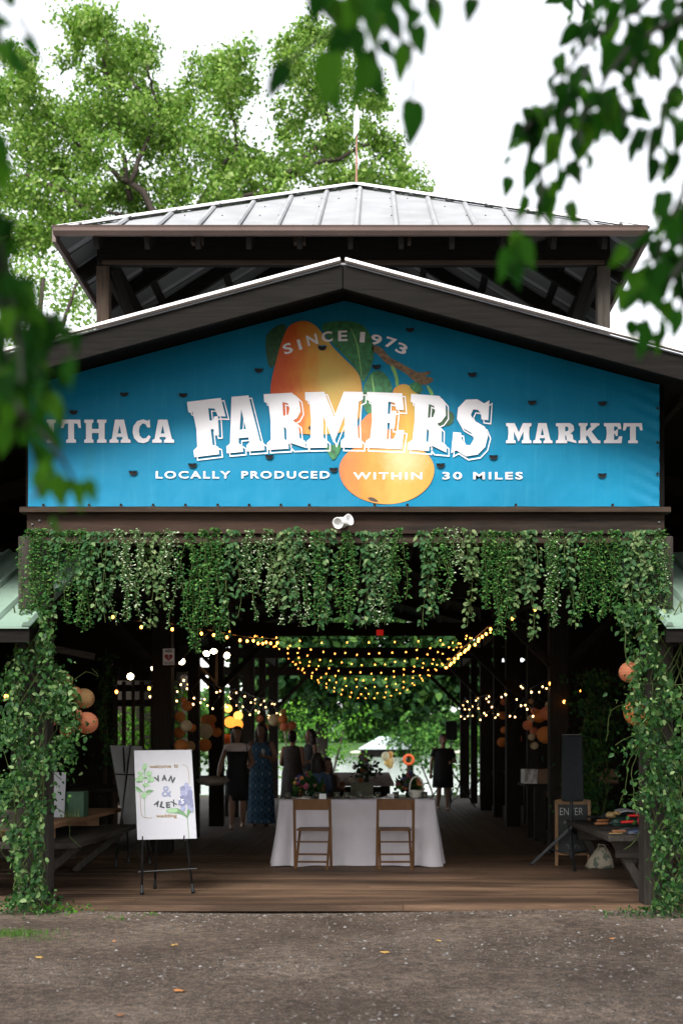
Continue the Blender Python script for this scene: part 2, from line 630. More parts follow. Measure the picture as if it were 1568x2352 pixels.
# main roof
for sgn in (-1, 1):
    mb = MB()
    a = Vector((CX, YF, ZA + .006))
    e = Vector((CX + sgn * HALF, YF, ZA + .006 - SL * HALF))
    L = Vector((0, floor_end + .5 - YF, 0))
    mb.slab([a, e, e + L, a + L], (0, 0, -.02))
    k = 0
    ny = int((floor_end - YF - .7) / .6)
    for i in range(ny):
        yy = YF + .9 + i * .6
        mb.bar(a + Vector((0, yy - a.y, .02)), e + Vector((0, yy - e.y, .02)), .05, .03)
    mb.build('roof', M['roof'], pav)
    # white drip edge, fascia board, inner rafter
    mb = MB()
    mb.bar(a + Vector((sgn * .02, -.04, .006)), e + Vector((0, -.04, .006)), .05, .022, up=(0, 0, 1))
    mb.build('roof_edge_trim', M['trim'], pav)
    mb = MB()
    d = Vector((0, .02, -.014))
    mb.slab([a + d + Vector((sgn * .003, -.04, -.006)), e + d + Vector((0, -.04, -.006)), e + d + Vector((0, -.04, -.20)), a + d + Vector((sgn * .003, -.04, -.20))], (0, .05, 0))
    mb.build('fascia_board', M['oldX'], pav, bevel=.004)
    for yy in (9.40,):
        mb = MB()
        mb.slab([Vector((CX, yy, ZA - .05)), Vector((CX + sgn * HALF, yy, ZA - .05 - SL * HALF)), Vector((CX + sgn * HALF, yy, ZA - .17 - SL * HALF)), Vector((CX, yy, ZA - .17))], (0, .06, 0))
        mb.build('rafter', M['oldX'], pav)
    mb = MB()
    d = Vector((0, .06, -.024))
    mb.slab([a + d, e + d, e + d + L, a + d + L], (0, 0, -.02))
    mb.build('roof_shade_sheet', M['oldY'], pav)  # dark sheet added so the roof underside looks shaded
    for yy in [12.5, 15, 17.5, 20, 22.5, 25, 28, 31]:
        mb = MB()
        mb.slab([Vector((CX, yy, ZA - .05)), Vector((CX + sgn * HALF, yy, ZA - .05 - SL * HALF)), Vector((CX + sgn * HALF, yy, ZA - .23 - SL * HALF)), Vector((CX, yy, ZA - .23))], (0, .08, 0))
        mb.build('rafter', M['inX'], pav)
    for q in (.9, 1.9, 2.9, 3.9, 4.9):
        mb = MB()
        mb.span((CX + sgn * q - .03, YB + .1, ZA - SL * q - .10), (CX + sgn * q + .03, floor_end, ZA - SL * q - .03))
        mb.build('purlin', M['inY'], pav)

# gable back boards behind the banner
zb = at(0, 1165, YB).z
mb = MB()
yb = YB + .03
hw = 2.72
mb.slab([(CX - hw, yb, zb), (CX + hw, yb, zb), (CX + hw, yb, ZA - .05 - SL * hw), (CX, yb, ZA - .05), (CX - hw, yb, ZA - .05 - SL * hw)], (0, .04, 0))
mb.build('gable_wall', M['oldZ'], pav)

# sill board and beam under the banner
mb = MB()
mb.span(at(45, 1164, YB - .10) , (at(1540, 0, YB - .10).x, YB + .02, at(0, 1176, YB - .1).z))
mb.build('sill_board', M['brownX'], pav, bevel=.004)
b0, b1 = at(62, 1177, YB - .03), at(1525, 1226, YB - .03)
mb = MB()
mb.span(b0, (b1.x, YB + .17, b1.z))
mb.build('beam', M['beam'], pav, bevel=.006)
mb = MB()
mb.span((b0.x + .01, YB + .0, b1.z - .075), (b1.x - .01, YB + .15, b1.z - .003))
mb.build('beam', M['brownX'], pav, bevel=.004)
mb = MB()
for px, py in ((75, 1205), (76, 1217), (119, 1203), (119, 1219), (1512, 1200), (1513, 1216), (92, 1196)):
    p = at(px, py, YB - .03)
    mb.lathe([(.012, -.004), (.012, .006), (.007, .012)], p, 8, (0, -1, 0))
mb.build('bolt', M['under'], pav)

# columns
cols = [(-2.93, 10.12, .25), (2.40, 10.12, .25)]
for x, y, w in cols:
    mb = MB()
    mb.span((x - w / 2, y - .1, -.04), (x + w / 2, y + .12, zb - .24))
    mb.build('column', M['greyZ'], pav, bevel=.012)
XL, XR = -2.72, 2.31
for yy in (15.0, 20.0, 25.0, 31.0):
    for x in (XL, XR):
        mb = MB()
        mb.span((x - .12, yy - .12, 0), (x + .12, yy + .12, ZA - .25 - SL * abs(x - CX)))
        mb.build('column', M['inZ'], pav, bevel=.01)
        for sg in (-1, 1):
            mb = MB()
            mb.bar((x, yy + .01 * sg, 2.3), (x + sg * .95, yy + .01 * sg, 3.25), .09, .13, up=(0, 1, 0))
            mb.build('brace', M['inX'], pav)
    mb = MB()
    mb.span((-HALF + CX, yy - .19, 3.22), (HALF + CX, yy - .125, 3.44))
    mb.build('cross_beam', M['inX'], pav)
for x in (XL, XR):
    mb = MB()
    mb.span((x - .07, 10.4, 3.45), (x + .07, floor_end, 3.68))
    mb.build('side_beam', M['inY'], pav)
# intermediate posts along both aisles and the outer rows
for x, yy in [(XL, 17.5), (XL, 22.5), (XL, 28), (XR, 17.5), (XR, 22.5), (XR, 28), (-4.9, 13), (-5.6, 17), (4.7, 13.5), (5.2, 18), (-5.6, 24), (5.2, 24), (-4.35, 10.6), (3.85, 10.6)]:
    mb = MB()
    mb.span((x - .08, yy - .08, 0), (x + .08, yy + .08, 3.5 if abs(x) > 3 else 3.45))
    mb.build('post', M['inZ'], pav, bevel=.008)
# front side bracing seen under the porches
mb = MB()
mb.bar(at(115, 1488, 11.2), at(215, 1508, 11.2), .06, .12, up=(0, 1, 0))
mb.build('brace', M['greyX'], pav)

# cupola
YC = 12.5
zc0, zc1 = at(0, 606, YC).z, at(0, 556, YC).z
zg = at(0, 528, 12.0).z
EY, EHX = 12.0, 3.02
RIDGE_Y, ZR = 15.0, at(0, 430, 15.0).z
END_Y = 22.0
cl, cr, ap, ap2 = (Vector((CX - EHX, EY, zg)), Vector((CX + EHX, EY, zg)), Vector((CX, RIDGE_Y, ZR)), Vector((CX, END_Y - 3, ZR)))
bl, br = Vector((CX - EHX, END_Y, zg)), Vector((CX + EHX, END_Y, zg))
cup = MB()
th = Vector((0, 0, -.03))
for poly in ([cl, cr, ap], [cl, ap, ap2, bl], [cr, br, ap2, ap], [bl, ap2, br]):
    cup.slab(poly, th)
croof = cup.build('cupola_roof', M['roof'], pav)
for i in range(-7, 8):
    mb = MB()
    x = i * .41 + .06
    t = 1 - abs(x) / EHX
    if t <= .02: continue
    a = Vector((CX + x, EY - .03, zg + .012))
    e = Vector((CX + x, EY + (RIDGE_Y - EY) * t, zg + .012 + (ZR - zg) * t))
    nrm = (Vector((0, -(ZR - zg), RIDGE_Y - EY))).normalized()
    vs = []
    for p in (a, e):
        vs += [p + Vector((-.03, 0, 0)), p + Vector((.03, 0, 0)), p + Vector((.014, 0, 0)) + nrm * .02, p + Vector((-.014, 0, 0)) + nrm * .02]
    mb.add(vs, [(0, 1, 2, 3), (4, 7, 6, 5), (0, 4, 5, 1), (1, 5, 6, 2), (2, 6, 7, 3), (3, 7, 4, 0)])
    mb.build('roof_rib', M['roof'], croof)
mb = MB()
for c in (cl, cr):
    sg = 1 if c is cr else -1
    mb.bar(c + Vector((sg * -.02, .04, .055)), ap + Vector((0, 0, .055)), .2, .012, up=(0, -.45, 1))
mb.build('hip_cap', M['trim'], croof)
mb = MB()
for c in (cl, cr):
    mb.bar(c + Vector((0, 0, .025)), ap + Vector((0, 0, .025)), .10, .03, up=(0, -.45, 1))
mb.build('hip_shadow_strip', M['black'], croof)  # black bars stand in for the shadow under the hip caps
mb = MB()
dots = []
for i in range(60):
    t = random.uniform(.05, .9)
    x = random.choice([-1, 1]) * random.randint(0, 14) * .205
    if abs(x) > EHX * (1 - t) - .1: continue
    t = round(t * 5) / 5 + .08
    if abs(x) > EHX * (1 - t) - .1: continue
    p = Vector((CX + x + .02, EY + (RIDGE_Y - EY) * t, zg + (ZR - zg) * t + .006))
    mb.ball(p, .009, 6, 4)
mb.build('roof_screw', M['under'], croof)
# gutter (front) and side fascias
mb = MB()
gx0, gx1 = at(122, 0, EY - .08).x, at(1486, 0, EY - .08).x
prof = [(0, .0), (.0, -.075), (-.05, -.085), (-.085, -.05), (-.09, -.02), (-.10, -.0), (-.085, .0), (-.02, -.06)]
vs, fs = [], []
for x in (gx0, gx1):
    vs += [(x, EY - .005 + p, zg + .005 + z) for p, z in prof]
k = len(prof)
fs = [tuple(range(k)), tuple(reversed(range(k, 2 * k)))] + [(i, (i + 1) % k, (i + 1) % k + k, i + k) for i in range(k)]
mb.add(vs, fs)
mb.build('gutter', M['gutter'], croof)
for sg in (-1, 1):
    mb = MB()
    x = CX + sg * EHX
    mb.span((x - .02, EY, zg - .12), (x + .02, END_Y, zg - .005))
    mb.build('side_fascia', M['gutter'], croof)
# cupola frame
mb = MB()
px0, px1 = at(224, 0, YC).x, at(1399, 0, YC).x
mb.span((px0, YC - .02, zc0), (px1, YC + .10, zc1 + .06))
mb.build('cupola_beam', M['oldX'], pav, bevel=.005)
mb = MB()
mb.span((px0 + .06, YC - .045, zc0 - .02), (px1 - .06, YC - .022, zc0 + .02))
mb.build('cupola_trim', M['brownX'], pav)
for x0, x1, mt in ((222, 251, 'brownZ'), (1371, 1400, 'greyZ')):
    mb = MB()
    a, e = at(x0, 0, YC).x, at(x1, 0, YC).x
    mb.span((a, YC - .01, 4.2), (e, YC + .12, zc0 - .022))
    mb.build('cupola_post', M[mt], pav, bevel=.006)
    mb = MB()
    mb.span((a, END_Y - .8, 4.2), (e, END_Y - .67, zc0 + .2))
    mb.build('cupola_post', M['oldZ'], pav)
    mb = MB()
    s_ = 1 if x0 < 700 else -1
    xm = (a + e) / 2 + s_ * .1
    mb.bar((xm, YC + .05, zc0 - .05), (xm + s_ * .55, YC + 1.0, 4.75), .06, .1)
    mb.build('brace', M['oldZ'], pav)
    mb = MB()
    mb.span((a, YC + .13, zc0 - .02), (e, END_Y - .82, zc0 + .2))
    mb.build('cupola_beam', M['oldY'], pav)
# cupola rafters and corrugated underside
for sg in (-1, 1):
    for i in range(10):
        mb = MB()
        yy = YC + .35 + i * .95
        t = min(1, (yy - EY) / (RIDGE_Y - EY))
        a = Vector((CX + sg * (EHX - .05), yy, zg - .14))
        e = Vector((CX + sg * EHX * (1 - t), yy, zg - .11 + (ZR - zg) * t))
        mb.bar(a, e, .06, .15)
        mb.build('rafter', M['oldX'], pav)
    for q in (.2, .45, .7):
        mb = MB()
        x = CX + sg * EHX * (1 - q)
        mb.span((x - .04, EY + .2 + (RIDGE_Y - EY) * q, zg - .085 + (ZR - zg) * q), (x + .04, END_Y - .4, zg - .035 + (ZR - zg) * q))
        mb.build('purlin', M['oldY'], pav)
    mb = MB()
    nrm = Vector((sg * -(ZR - zg), 0, -EHX)).normalized()
    for i in range(22):
        yy = EY + .25 + i * .42
        t = min(.98, (yy - EY) / (RIDGE_Y - EY))
        a = Vector((CX + sg * (EHX - .02), yy, zg - .033))
        e = Vector((CX + sg * EHX * (1 - t), yy, zg - .033 + (ZR - zg) * t))
        mb.bar(a, e, .30, .012)
    mb.build('roof_underside', M['under'], pav)
# front slope rafters
for i in range(-5, 6):
    mb = MB()
    x = i * .52
    t = 1 - abs(x) / EHX
    mb.bar((CX + x, EY + .02, zg - .12), (CX + x, EY + (RIDGE_Y - EY) * t, zg - .11 + (ZR - zg) * t), .05, .13)
    mb.build('rafter', M['oldY'], pav)
for px in (453, 688, 930, 1163):
    mb = MB()
    p = at(px, 552, EY + .15)
    mb.span(p - Vector((.06, .05, .035)), p + Vector((-.025, .05, .035)))
    mb.span(p + Vector((.025, -.05, -.035)), p + Vector((.06, .05, .035)))
    mb.build('gutter_bracket', M['brownX'], pav)
# lightning rod with vane on the ridge
rod = empty('weather_vane', ap, 'thin rusty pole with pale metal vane standing on the cupola peak', 'weather vane')
mb = MB()
tp = at(819, 240, 15.0)
mb.tube([ap + Vector((.01, 0, -.05)), (tp.x, 15, tp.z)], [.014, .009], 8)
mb.build('pole', M['rust'], rod)
mb = MB()
a = at(819, 250, 15.0)
mb.slab([at(813, 270, 14.97), at(819, 240, 14.97), at(825, 268, 14.97), at(823, 300, 14.97), at(812, 318, 14.97)], (0, .015, 0))
mb.build('vane', plain('pale_blue_metal', (.5, .6, .62), .3, .5), rod)

# wings behind (cross roofs) on both sides
for sg, px in ((-1, 40), (1, 1545)):
    Yw = 13.0
    x0 = at(px, 0, Yw).x
    x1 = x0 + sg * 7
    ze = at(0, 1003, Yw).z
    mb = MB()
    mb.slab([(x0, Yw, ze), (x1, Yw, ze), (x1, Yw + 3, ze + 1.0), (x0 + sg * .0, Yw + 3, ze + 1.0)], (0, 0, -.03))
    mb.slab([(x0, Yw + 6, ze), (x1, Yw + 6, ze), (x1, Yw + 3, ze + 1.0), (x0, Yw + 3, ze + 1.0)], (0, 0, -.03))
    mb.build('wing_roof', M['roof'], pav)
    mb = MB()
    mb.span((min(x0, x1), Yw - .07, ze - .12), (max(x0, x1), Yw - .005, ze - .0))
    mb.build('wing_gutter', M['gutter'], pav)
    for i in range(6):
        mb = MB()
        yy = Yw + .2 + i * .6
        mb.span((min(x0, x1), yy, ze - .3), (max(x0, x1), yy + .05, ze - .13))
        mb.build('wing_rafter', M['oldX'], pav)
    mb = MB()
    mb.bar((x0 + sg * .1, 12.6, 3.4), (x0 + sg * .9, 12.9, 4.7), .1, .14)
    mb.build('brace', M['oldZ'], pav)

# side porch roofs in pale green metal
for sg, px in ((-1, 66), (1, 1530)):
    Ye, Yt = 9.55, 12.0
    ze, zt = at(0, 1438, Ye).z, at(0, 1268, Yt).z
    x0 = at(px, 0, Ye).x
    xt = at(px, 0, Yt).x
    x1 = x0 + sg * 5
    pr = MB()
    pr.slab([(x0, Ye, ze), (x1, Ye, ze), (x1, Yt, zt), (x0 , Yt, zt)], (0, 0, -.02))
    for i in range(13):
        x = x0 + sg * (.02 + i * .30)
        n_ = Vector((0, -(zt - ze), Yt - Ye)).normalized()
        vs = []
        for p in (Vector((x, Ye - .01, ze + .002)), Vector((x, Yt, zt + .002))):
            vs += [p + Vector((-.035, 0, 0)), p + Vector((.035, 0, 0)), p + Vector((.015, 0, 0)) + n_ * .03, p + Vector((-.015, 0, 0)) + n_ * .03]
        pr.add(vs, [(0, 1, 2, 3), (4, 7, 6, 5), (0, 4, 5, 1), (1, 5, 6, 2), (2, 6, 7, 3), (3, 7, 4, 0)])
    po = pr.build('porch_roof', M['roofg'], pav)
    mb = MB()
    mb.span((min(x0, x1), Ye + .02, ze - .13), (max(x0, x1), Ye + .06, ze - .022))
    mb.build('fascia_board', M['oldX'], po)
    for i in range(8):
        mb = MB()
        x = x0 + sg * (.08 + i * .6)
        mb.bar((x, Ye + .07, ze - .10), (x, Yt, zt - .10), .05, .13)
        mb.build('rafter', M['oldY'], po)
    mb = MB()
    mb.span((min(x0, x1), Yt, zt - .1), (max(x0, x1), Yt + .05, zt + .03))
    mb.build('ledger_board', M['oldX'], po)

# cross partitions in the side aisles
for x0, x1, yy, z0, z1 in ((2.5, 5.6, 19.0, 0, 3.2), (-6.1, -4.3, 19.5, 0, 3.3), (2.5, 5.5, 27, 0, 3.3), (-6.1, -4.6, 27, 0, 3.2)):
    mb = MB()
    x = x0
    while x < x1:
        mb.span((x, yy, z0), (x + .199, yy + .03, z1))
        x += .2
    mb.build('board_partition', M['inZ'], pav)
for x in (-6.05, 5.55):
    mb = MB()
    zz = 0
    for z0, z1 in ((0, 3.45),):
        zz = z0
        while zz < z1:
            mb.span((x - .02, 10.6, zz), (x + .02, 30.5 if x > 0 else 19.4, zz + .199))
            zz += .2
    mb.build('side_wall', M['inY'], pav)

# slatted screen on the left
sc = empty('slatted_screen', (-3.9, 19.2, 0), 'dark wooden slatted screen with greenery showing through its gaps', 'screen')
mb = MB()
xa, xb = at(238, 0, 18).x, at(376, 0, 18).x
x = xa
i = 0
while x < xb:
    w = (.045, .07, .06)[i % 3]
    mb.span((x, 18, .15), (x + w, 18.03, 2.35))
    x += w + (.1, .065, .09, .075)[i % 4]
    i += 1
mb.build('slat', M['brownZ'], sc)
for z in (.5, 1.2, 1.97, 2.2):
    mb = MB()
    mb.span((xa - .1, 18.031, z), (xb + .1, 18.08, z + .1))
    mb.build('rail', M['inX'], sc)
mb = MB()
mb.span((-6.1, 18.1, 2.5), (XL - .13, 18.14, 3.75))
mb.build('header_board', M['inX'], sc)
mb = MB()
mb.span((xa - .1, 17.96, 2.36), (xb + .2, 17.99, 2.62))
mb.build('rail', M['inX'], sc)

# ================================================================== BANNER
ban = empty('banner', (CX, YB, zb), 'large blue printed vinyl market banner with pear and apple under the gable', 'banner')
bm_, n, l, b = newmat('blue_banner_vinyl')
tc = n.new('ShaderNodeTexCoord').outputs['Object']
f1 = noise(n, l, tc, 1.1, 5)
f2 = noise(n, l, tc, 9, 5, .7, (1.6, 1, .12))
r1 = ramp(n, [(.3, (.0008, .15, .27)), (.7, (.001, .185, .33))])
l.new(f1, r1.inputs[0])
r2 = ramp(n, [(.52, (0, 0, 0)), (.8, (.35, .35, .35))])
l.new(f2, r2.inputs[0])
l.new(mix(n, l, r2.outputs[0], r1.outputs[0], (.035, .25, .38)), b.inputs['Base Color'])
b.inputs['Roughness'].default_value = .5
b.inputs['Specular IOR Level'].default_value = .2
w1 = noise(n, l, tc, 2.2, 3, .5, (1, 1, .7))
bump(n, l, w1, b, .6, .04)

NXB, NZB = 120, 40
bl_, br_ = at(66, 1166, YB).x, at(1512, 1166, YB).x


def ban_top(x): return ZA - .055 - SL * abs(x - CX)


def ban_y(x, z):
    """small ripples along the right and bottom hems"""
    e = max(0, 1 - (br_ - x) / .35)
    q = max(0, 1 - (z - zb) / .16)
    d = .018 * e * math.sin(z * 26 + x * 14) + .006 * q * math.sin(x * 9)
    return YB - .006 - abs(d)


mb = MB()
for j in range(NZB + 1):
    for i in range(NXB + 1):
        x = bl_ + (br_ - bl_) * i / NXB
        z = zb + .004 + (ban_top(x) - zb - .004) * j / NZB
        mb.v.append((x, ban_y(x, z), z))
mb.f = [(j * (NXB + 1) + i, j * (NXB + 1) + i + 1, (j + 1) * (NXB + 1) + i + 1, (j + 1) * (NXB + 1) + i) for j in range(NZB) for i in range(NXB)]
mb.build('vinyl_sheet', bm_, ban, True)


def fill_poly(name, contours, place, mat, parent):
    """contours (first is outer, others are holes) in 2-D -> filled flat mesh, placed by a function"""
    cu = bpy.data.curves.new(name, 'CURVE')
    cu.dimensions = '2D'
    cu.fill_mode = 'BOTH'
    for c in contours:
        s_ = cu.splines.new('POLY')
        s_.points.add(len(c) - 1)
        for p, q in zip(s_.points, c): p.co = (q[0], q[1], 0, 1)
        s_.use_cyclic_u = True
    tmp = bpy.data.objects.new(name, cu)
    COL.objects.link(tmp)
    dg = bpy.context.evaluated_depsgraph_get()
    me = bpy.data.meshes.new_from_object(tmp.evaluated_get(dg))
    bpy.data.objects.remove(tmp)
    bpy.data.curves.remove(cu)
    me.name = name
    me.materials.clear()
    for v in me.vertices: v.co = place(v.co.x, v.co.y)
    return link_mesh(name, me, mat, parent)


def smooth_poly(pts, it=2):
    for _ in range(it):
        q = []
        for i in range(len(pts)):
            a, c = pts[i], pts[(i + 1) % len(pts)]
            q += [(a[0] * .75 + c[0] * .25, a[1] * .75 + c[1] * .25), (a[0] * .25 + c[0] * .75, a[1] * .25 + c[1] * .75)]
        pts = q
    return pts


def on_banner(layer, Y=YB):
    def f(px, py):
        p = at(px, -py, Y)
        return Vector((p.x, Y - .010 - .003 * layer, p.z))
    return f


def crop(pts):                           # close-up coordinates -> frame coordinates (y downwards kept negative)
    return [(533.1 + .36 * x, -(689.9 + .36 * y)) for x, y in pts]


def fruitmat(name, stops, x0, x1, spot=None, extra=(1, .85, .35), s=9):
    """printed fruit shading laid out across the banner in metres"""
    m, n, l, b = newmat(name)
    tc = n.new('ShaderNodeTexCoord').outputs['Object']
    sp = n.new('ShaderNodeSeparateXYZ')
    l.new(tc, sp.inputs[0])
    wx = lambda q: at(533.1 + .36 * q, 0, YB).x
    mr = n.new('ShaderNodeMapRange')
    mr.inputs[1].default_value, mr.inputs[2].default_value = wx(x0), wx(x1)
    l.new(sp.outputs[0], mr.inputs[0])
    nz = noise(n, l, tc, s, 5, .6, (1, 1, .5))
    mm = n.new('ShaderNodeMath')
    mm.operation = 'MULTIPLY_ADD'
    mm.inputs[1].default_value = .5
    l.new(nz, mm.inputs[0])
    sb = n.new('ShaderNodeMath')
    sb.operation = 'SUBTRACT'
    l.new(mr.outputs[0], sb.inputs[0])
    sb.inputs[1].default_value = .25
    l.new(sb.outputs[0], mm.inputs[2])
    r = ramp(n, stops)
    l.new(mm.outputs[0], r.inputs[0])
    c = r.outputs[0]
    if spot:
        q = at(533.1 + .36 * spot[0], 689.9 + .36 * spot[1], YB)
        ds = n.new('ShaderNodeVectorMath')
        ds.operation = 'DISTANCE'
        l.new(tc, ds.inputs[0])
        ds.inputs[1].default_value = q
        ad = n.new('ShaderNodeMath')
        ad.operation = 'MULTIPLY_ADD'
        l.new(noise(n, l, tc, 26, 5, .7), ad.inputs[0])
        ad.inputs[1].default_value = spot[2] * .9
        l.new(ds.outputs['Value'], ad.inputs[2])
        rs = ramp(n, [(spot[2] * .75, (.5, .5, .5)), (spot[2] * 1.6, (0, 0, 0))])
        l.new(ad.outputs[0], rs.inputs[0])
        c = mix(n, l, rs.outputs[0], c, spot[3])
    l.new(c, b.inputs['Base Color'])
    b.inputs['Roughness'].default_value = .45
    return m


fm_pear = fruitmat('pear_print', [(0, (0.475, 0.051, 0.007)), (.25, (0.533, 0.102, 0.010)), (.45, (0.576, 0.245, 0.028)), (.6, (0.518, 0.320, 0.056)), (1, (0.475, 0.245, 0.035))], 245, 825, (640, 520, .2, (0.533, 0.394, 0.098)))
fm_app = fruitmat('apple_print', [(0, (0.533, 0.129, 0.035)), (.3, (0.576, 0.211, 0.028)), (.6, (0.619, 0.313, 0.063)), (1, (0.576, 0.245, 0.035))], 680, 1290, (1100, 1010, .2, (0.648, 0.530, 0.350)))
fm_yel = fruitmat('yellow_fruit_print', [(0, (0.533, 0.190, 0.021)), (.5, (0.547, 0.313, 0.042)), (1, (0.432, 0.258, 0.035))], 1010, 1210)
fm_red = plain('red_fruit_print', (.66, .17, .04), .45, 0, .2, 20)
fm_leaf = plain('green_leaf_print', (.022, .14, .045), .45, 0, .65, 26)
fm_vein = plain('leaf_vein_print', (.16, .36, .10), .45, 0, .2, 20)
fm_dark = plain('dark_leaf_print', (.02, .075, .03), .45, 0, .6, 26)
fm_br = plain('branch_print', (.16, .095, .045), .5, 0, .65, 40)
fm_line = plain('apple_calyx_print', (.05, .035, .02), .5, 0, .3, 30)


def art(name, pts, mat, layer, it=2):
    return fill_poly(name, [smooth_poly(crop(pts), it)], on_banner(layer), mat, ban)


art('leaf_print', [(210, 270), (228, 200), (310, 150), (350, 160), (330, 300), (285, 400), (250, 442), (225, 400)], fm_dark, 0)
art('leaf_print', [(560, 150), (700, 130), (820, 145), (885, 220), (908, 330), (890, 420), (860, 490), (832, 535), (800, 450), (740, 380), (660, 300), (590, 220)], fm_leaf, 0)
art('branch_print', [(890, 285), (950, 300), (1000, 365), (1060, 395), (1130, 435), (1190, 468), (1262, 452), (1266, 468), (1222, 487), (1282, 497), (1278, 522), (1215, 548), (1150, 512), (1108, 468), (1040, 432), (975, 402), (935, 350), (890, 325)], fm_br, 0, 1)
art('fruit_print', [(1025, 570), (1060, 540), (1110, 535), (1170, 570), (1200, 640), (1205, 760), (1190, 880), (1150, 940), (1080, 950), (1020, 900), (1000, 800), (1010, 660)], fm_yel, .4)
art('stem_print', [(1004, 420), (1030, 418), (1052, 470), (1066, 545), (1042, 556), (1038, 490)], fm_vein, .8, 1)
art('stem_print', [(1235, 545), (1250, 545), (1282, 590), (1280, 612), (1262, 606)], fm_vein, .8, 1)
art('fruit_print', [(800, 800), (880, 712), (905, 720), (960, 780), (1020, 860), (1000, 950), (830, 930), (795, 870)], fm_red, .7, 1)
art('leaf_print', [(826, 610), (850, 520), (890, 458), (950, 448), (1000, 500), (1030, 590), (960, 600), (880, 620), (905, 700), (870, 735), (840, 690)], fm_leaf, .9, 1)
art('leaf_print', [(1122, 545), (1165, 520), (1208, 538), (1212, 580), (1195, 606), (1155, 585)], fm_leaf, .9)
art('leaf_print', [(1235, 690), (1270, 660), (1360, 690), (1420, 730), (1400, 800), (1330, 805), (1260, 880), (1236, 800)], fm_dark, .5, 1)
art('pear_print', [(330, 230), (360, 165), (420, 136), (480, 133), (540, 168), (592, 235), (650, 312), (722, 382), (785, 440), (820, 500), (830, 590), (826, 700), (800, 780), (740, 835), (640, 855), (500, 860), (390, 845), (320, 790), (268, 715), (248, 640), (244, 570), (256, 490), (280, 400), (302, 310)], fm_pear, 1)
art('apple_print', [(985 + 305 * math.cos(t / 24 * 2 * math.pi), 1082 + (222 if math.sin(t / 24 * 2 * math.pi) > 0 else 190) * math.sin(t / 24 * 2 * math.pi)) for t in range(24)], fm_app, 1.2)
art('leaf_print', [(590, 932), (700, 915), (692, 960), (646, 1032), (618, 990)], fm_leaf, 1.1, 1)
art('calyx_print', [(860, 1262), (890, 1256), (920, 1272), (935, 1290), (900, 1286), (880, 1280)], fm_line, 1.6, 1)
art('calyx_print', [(478, 815), (510, 795), (545, 800), (540, 835), (505, 838)], fm_line, 1.6, 1)
art('stem_print', [(742, 150), (800, 260), (820, 400), (828, 520), (812, 400), (790, 270)], fm_vein, .35, 1)
art('stem_print', [(890, 462), (900, 520), (912, 590), (900, 592), (888, 520)], fm_vein, 1.0, 1)

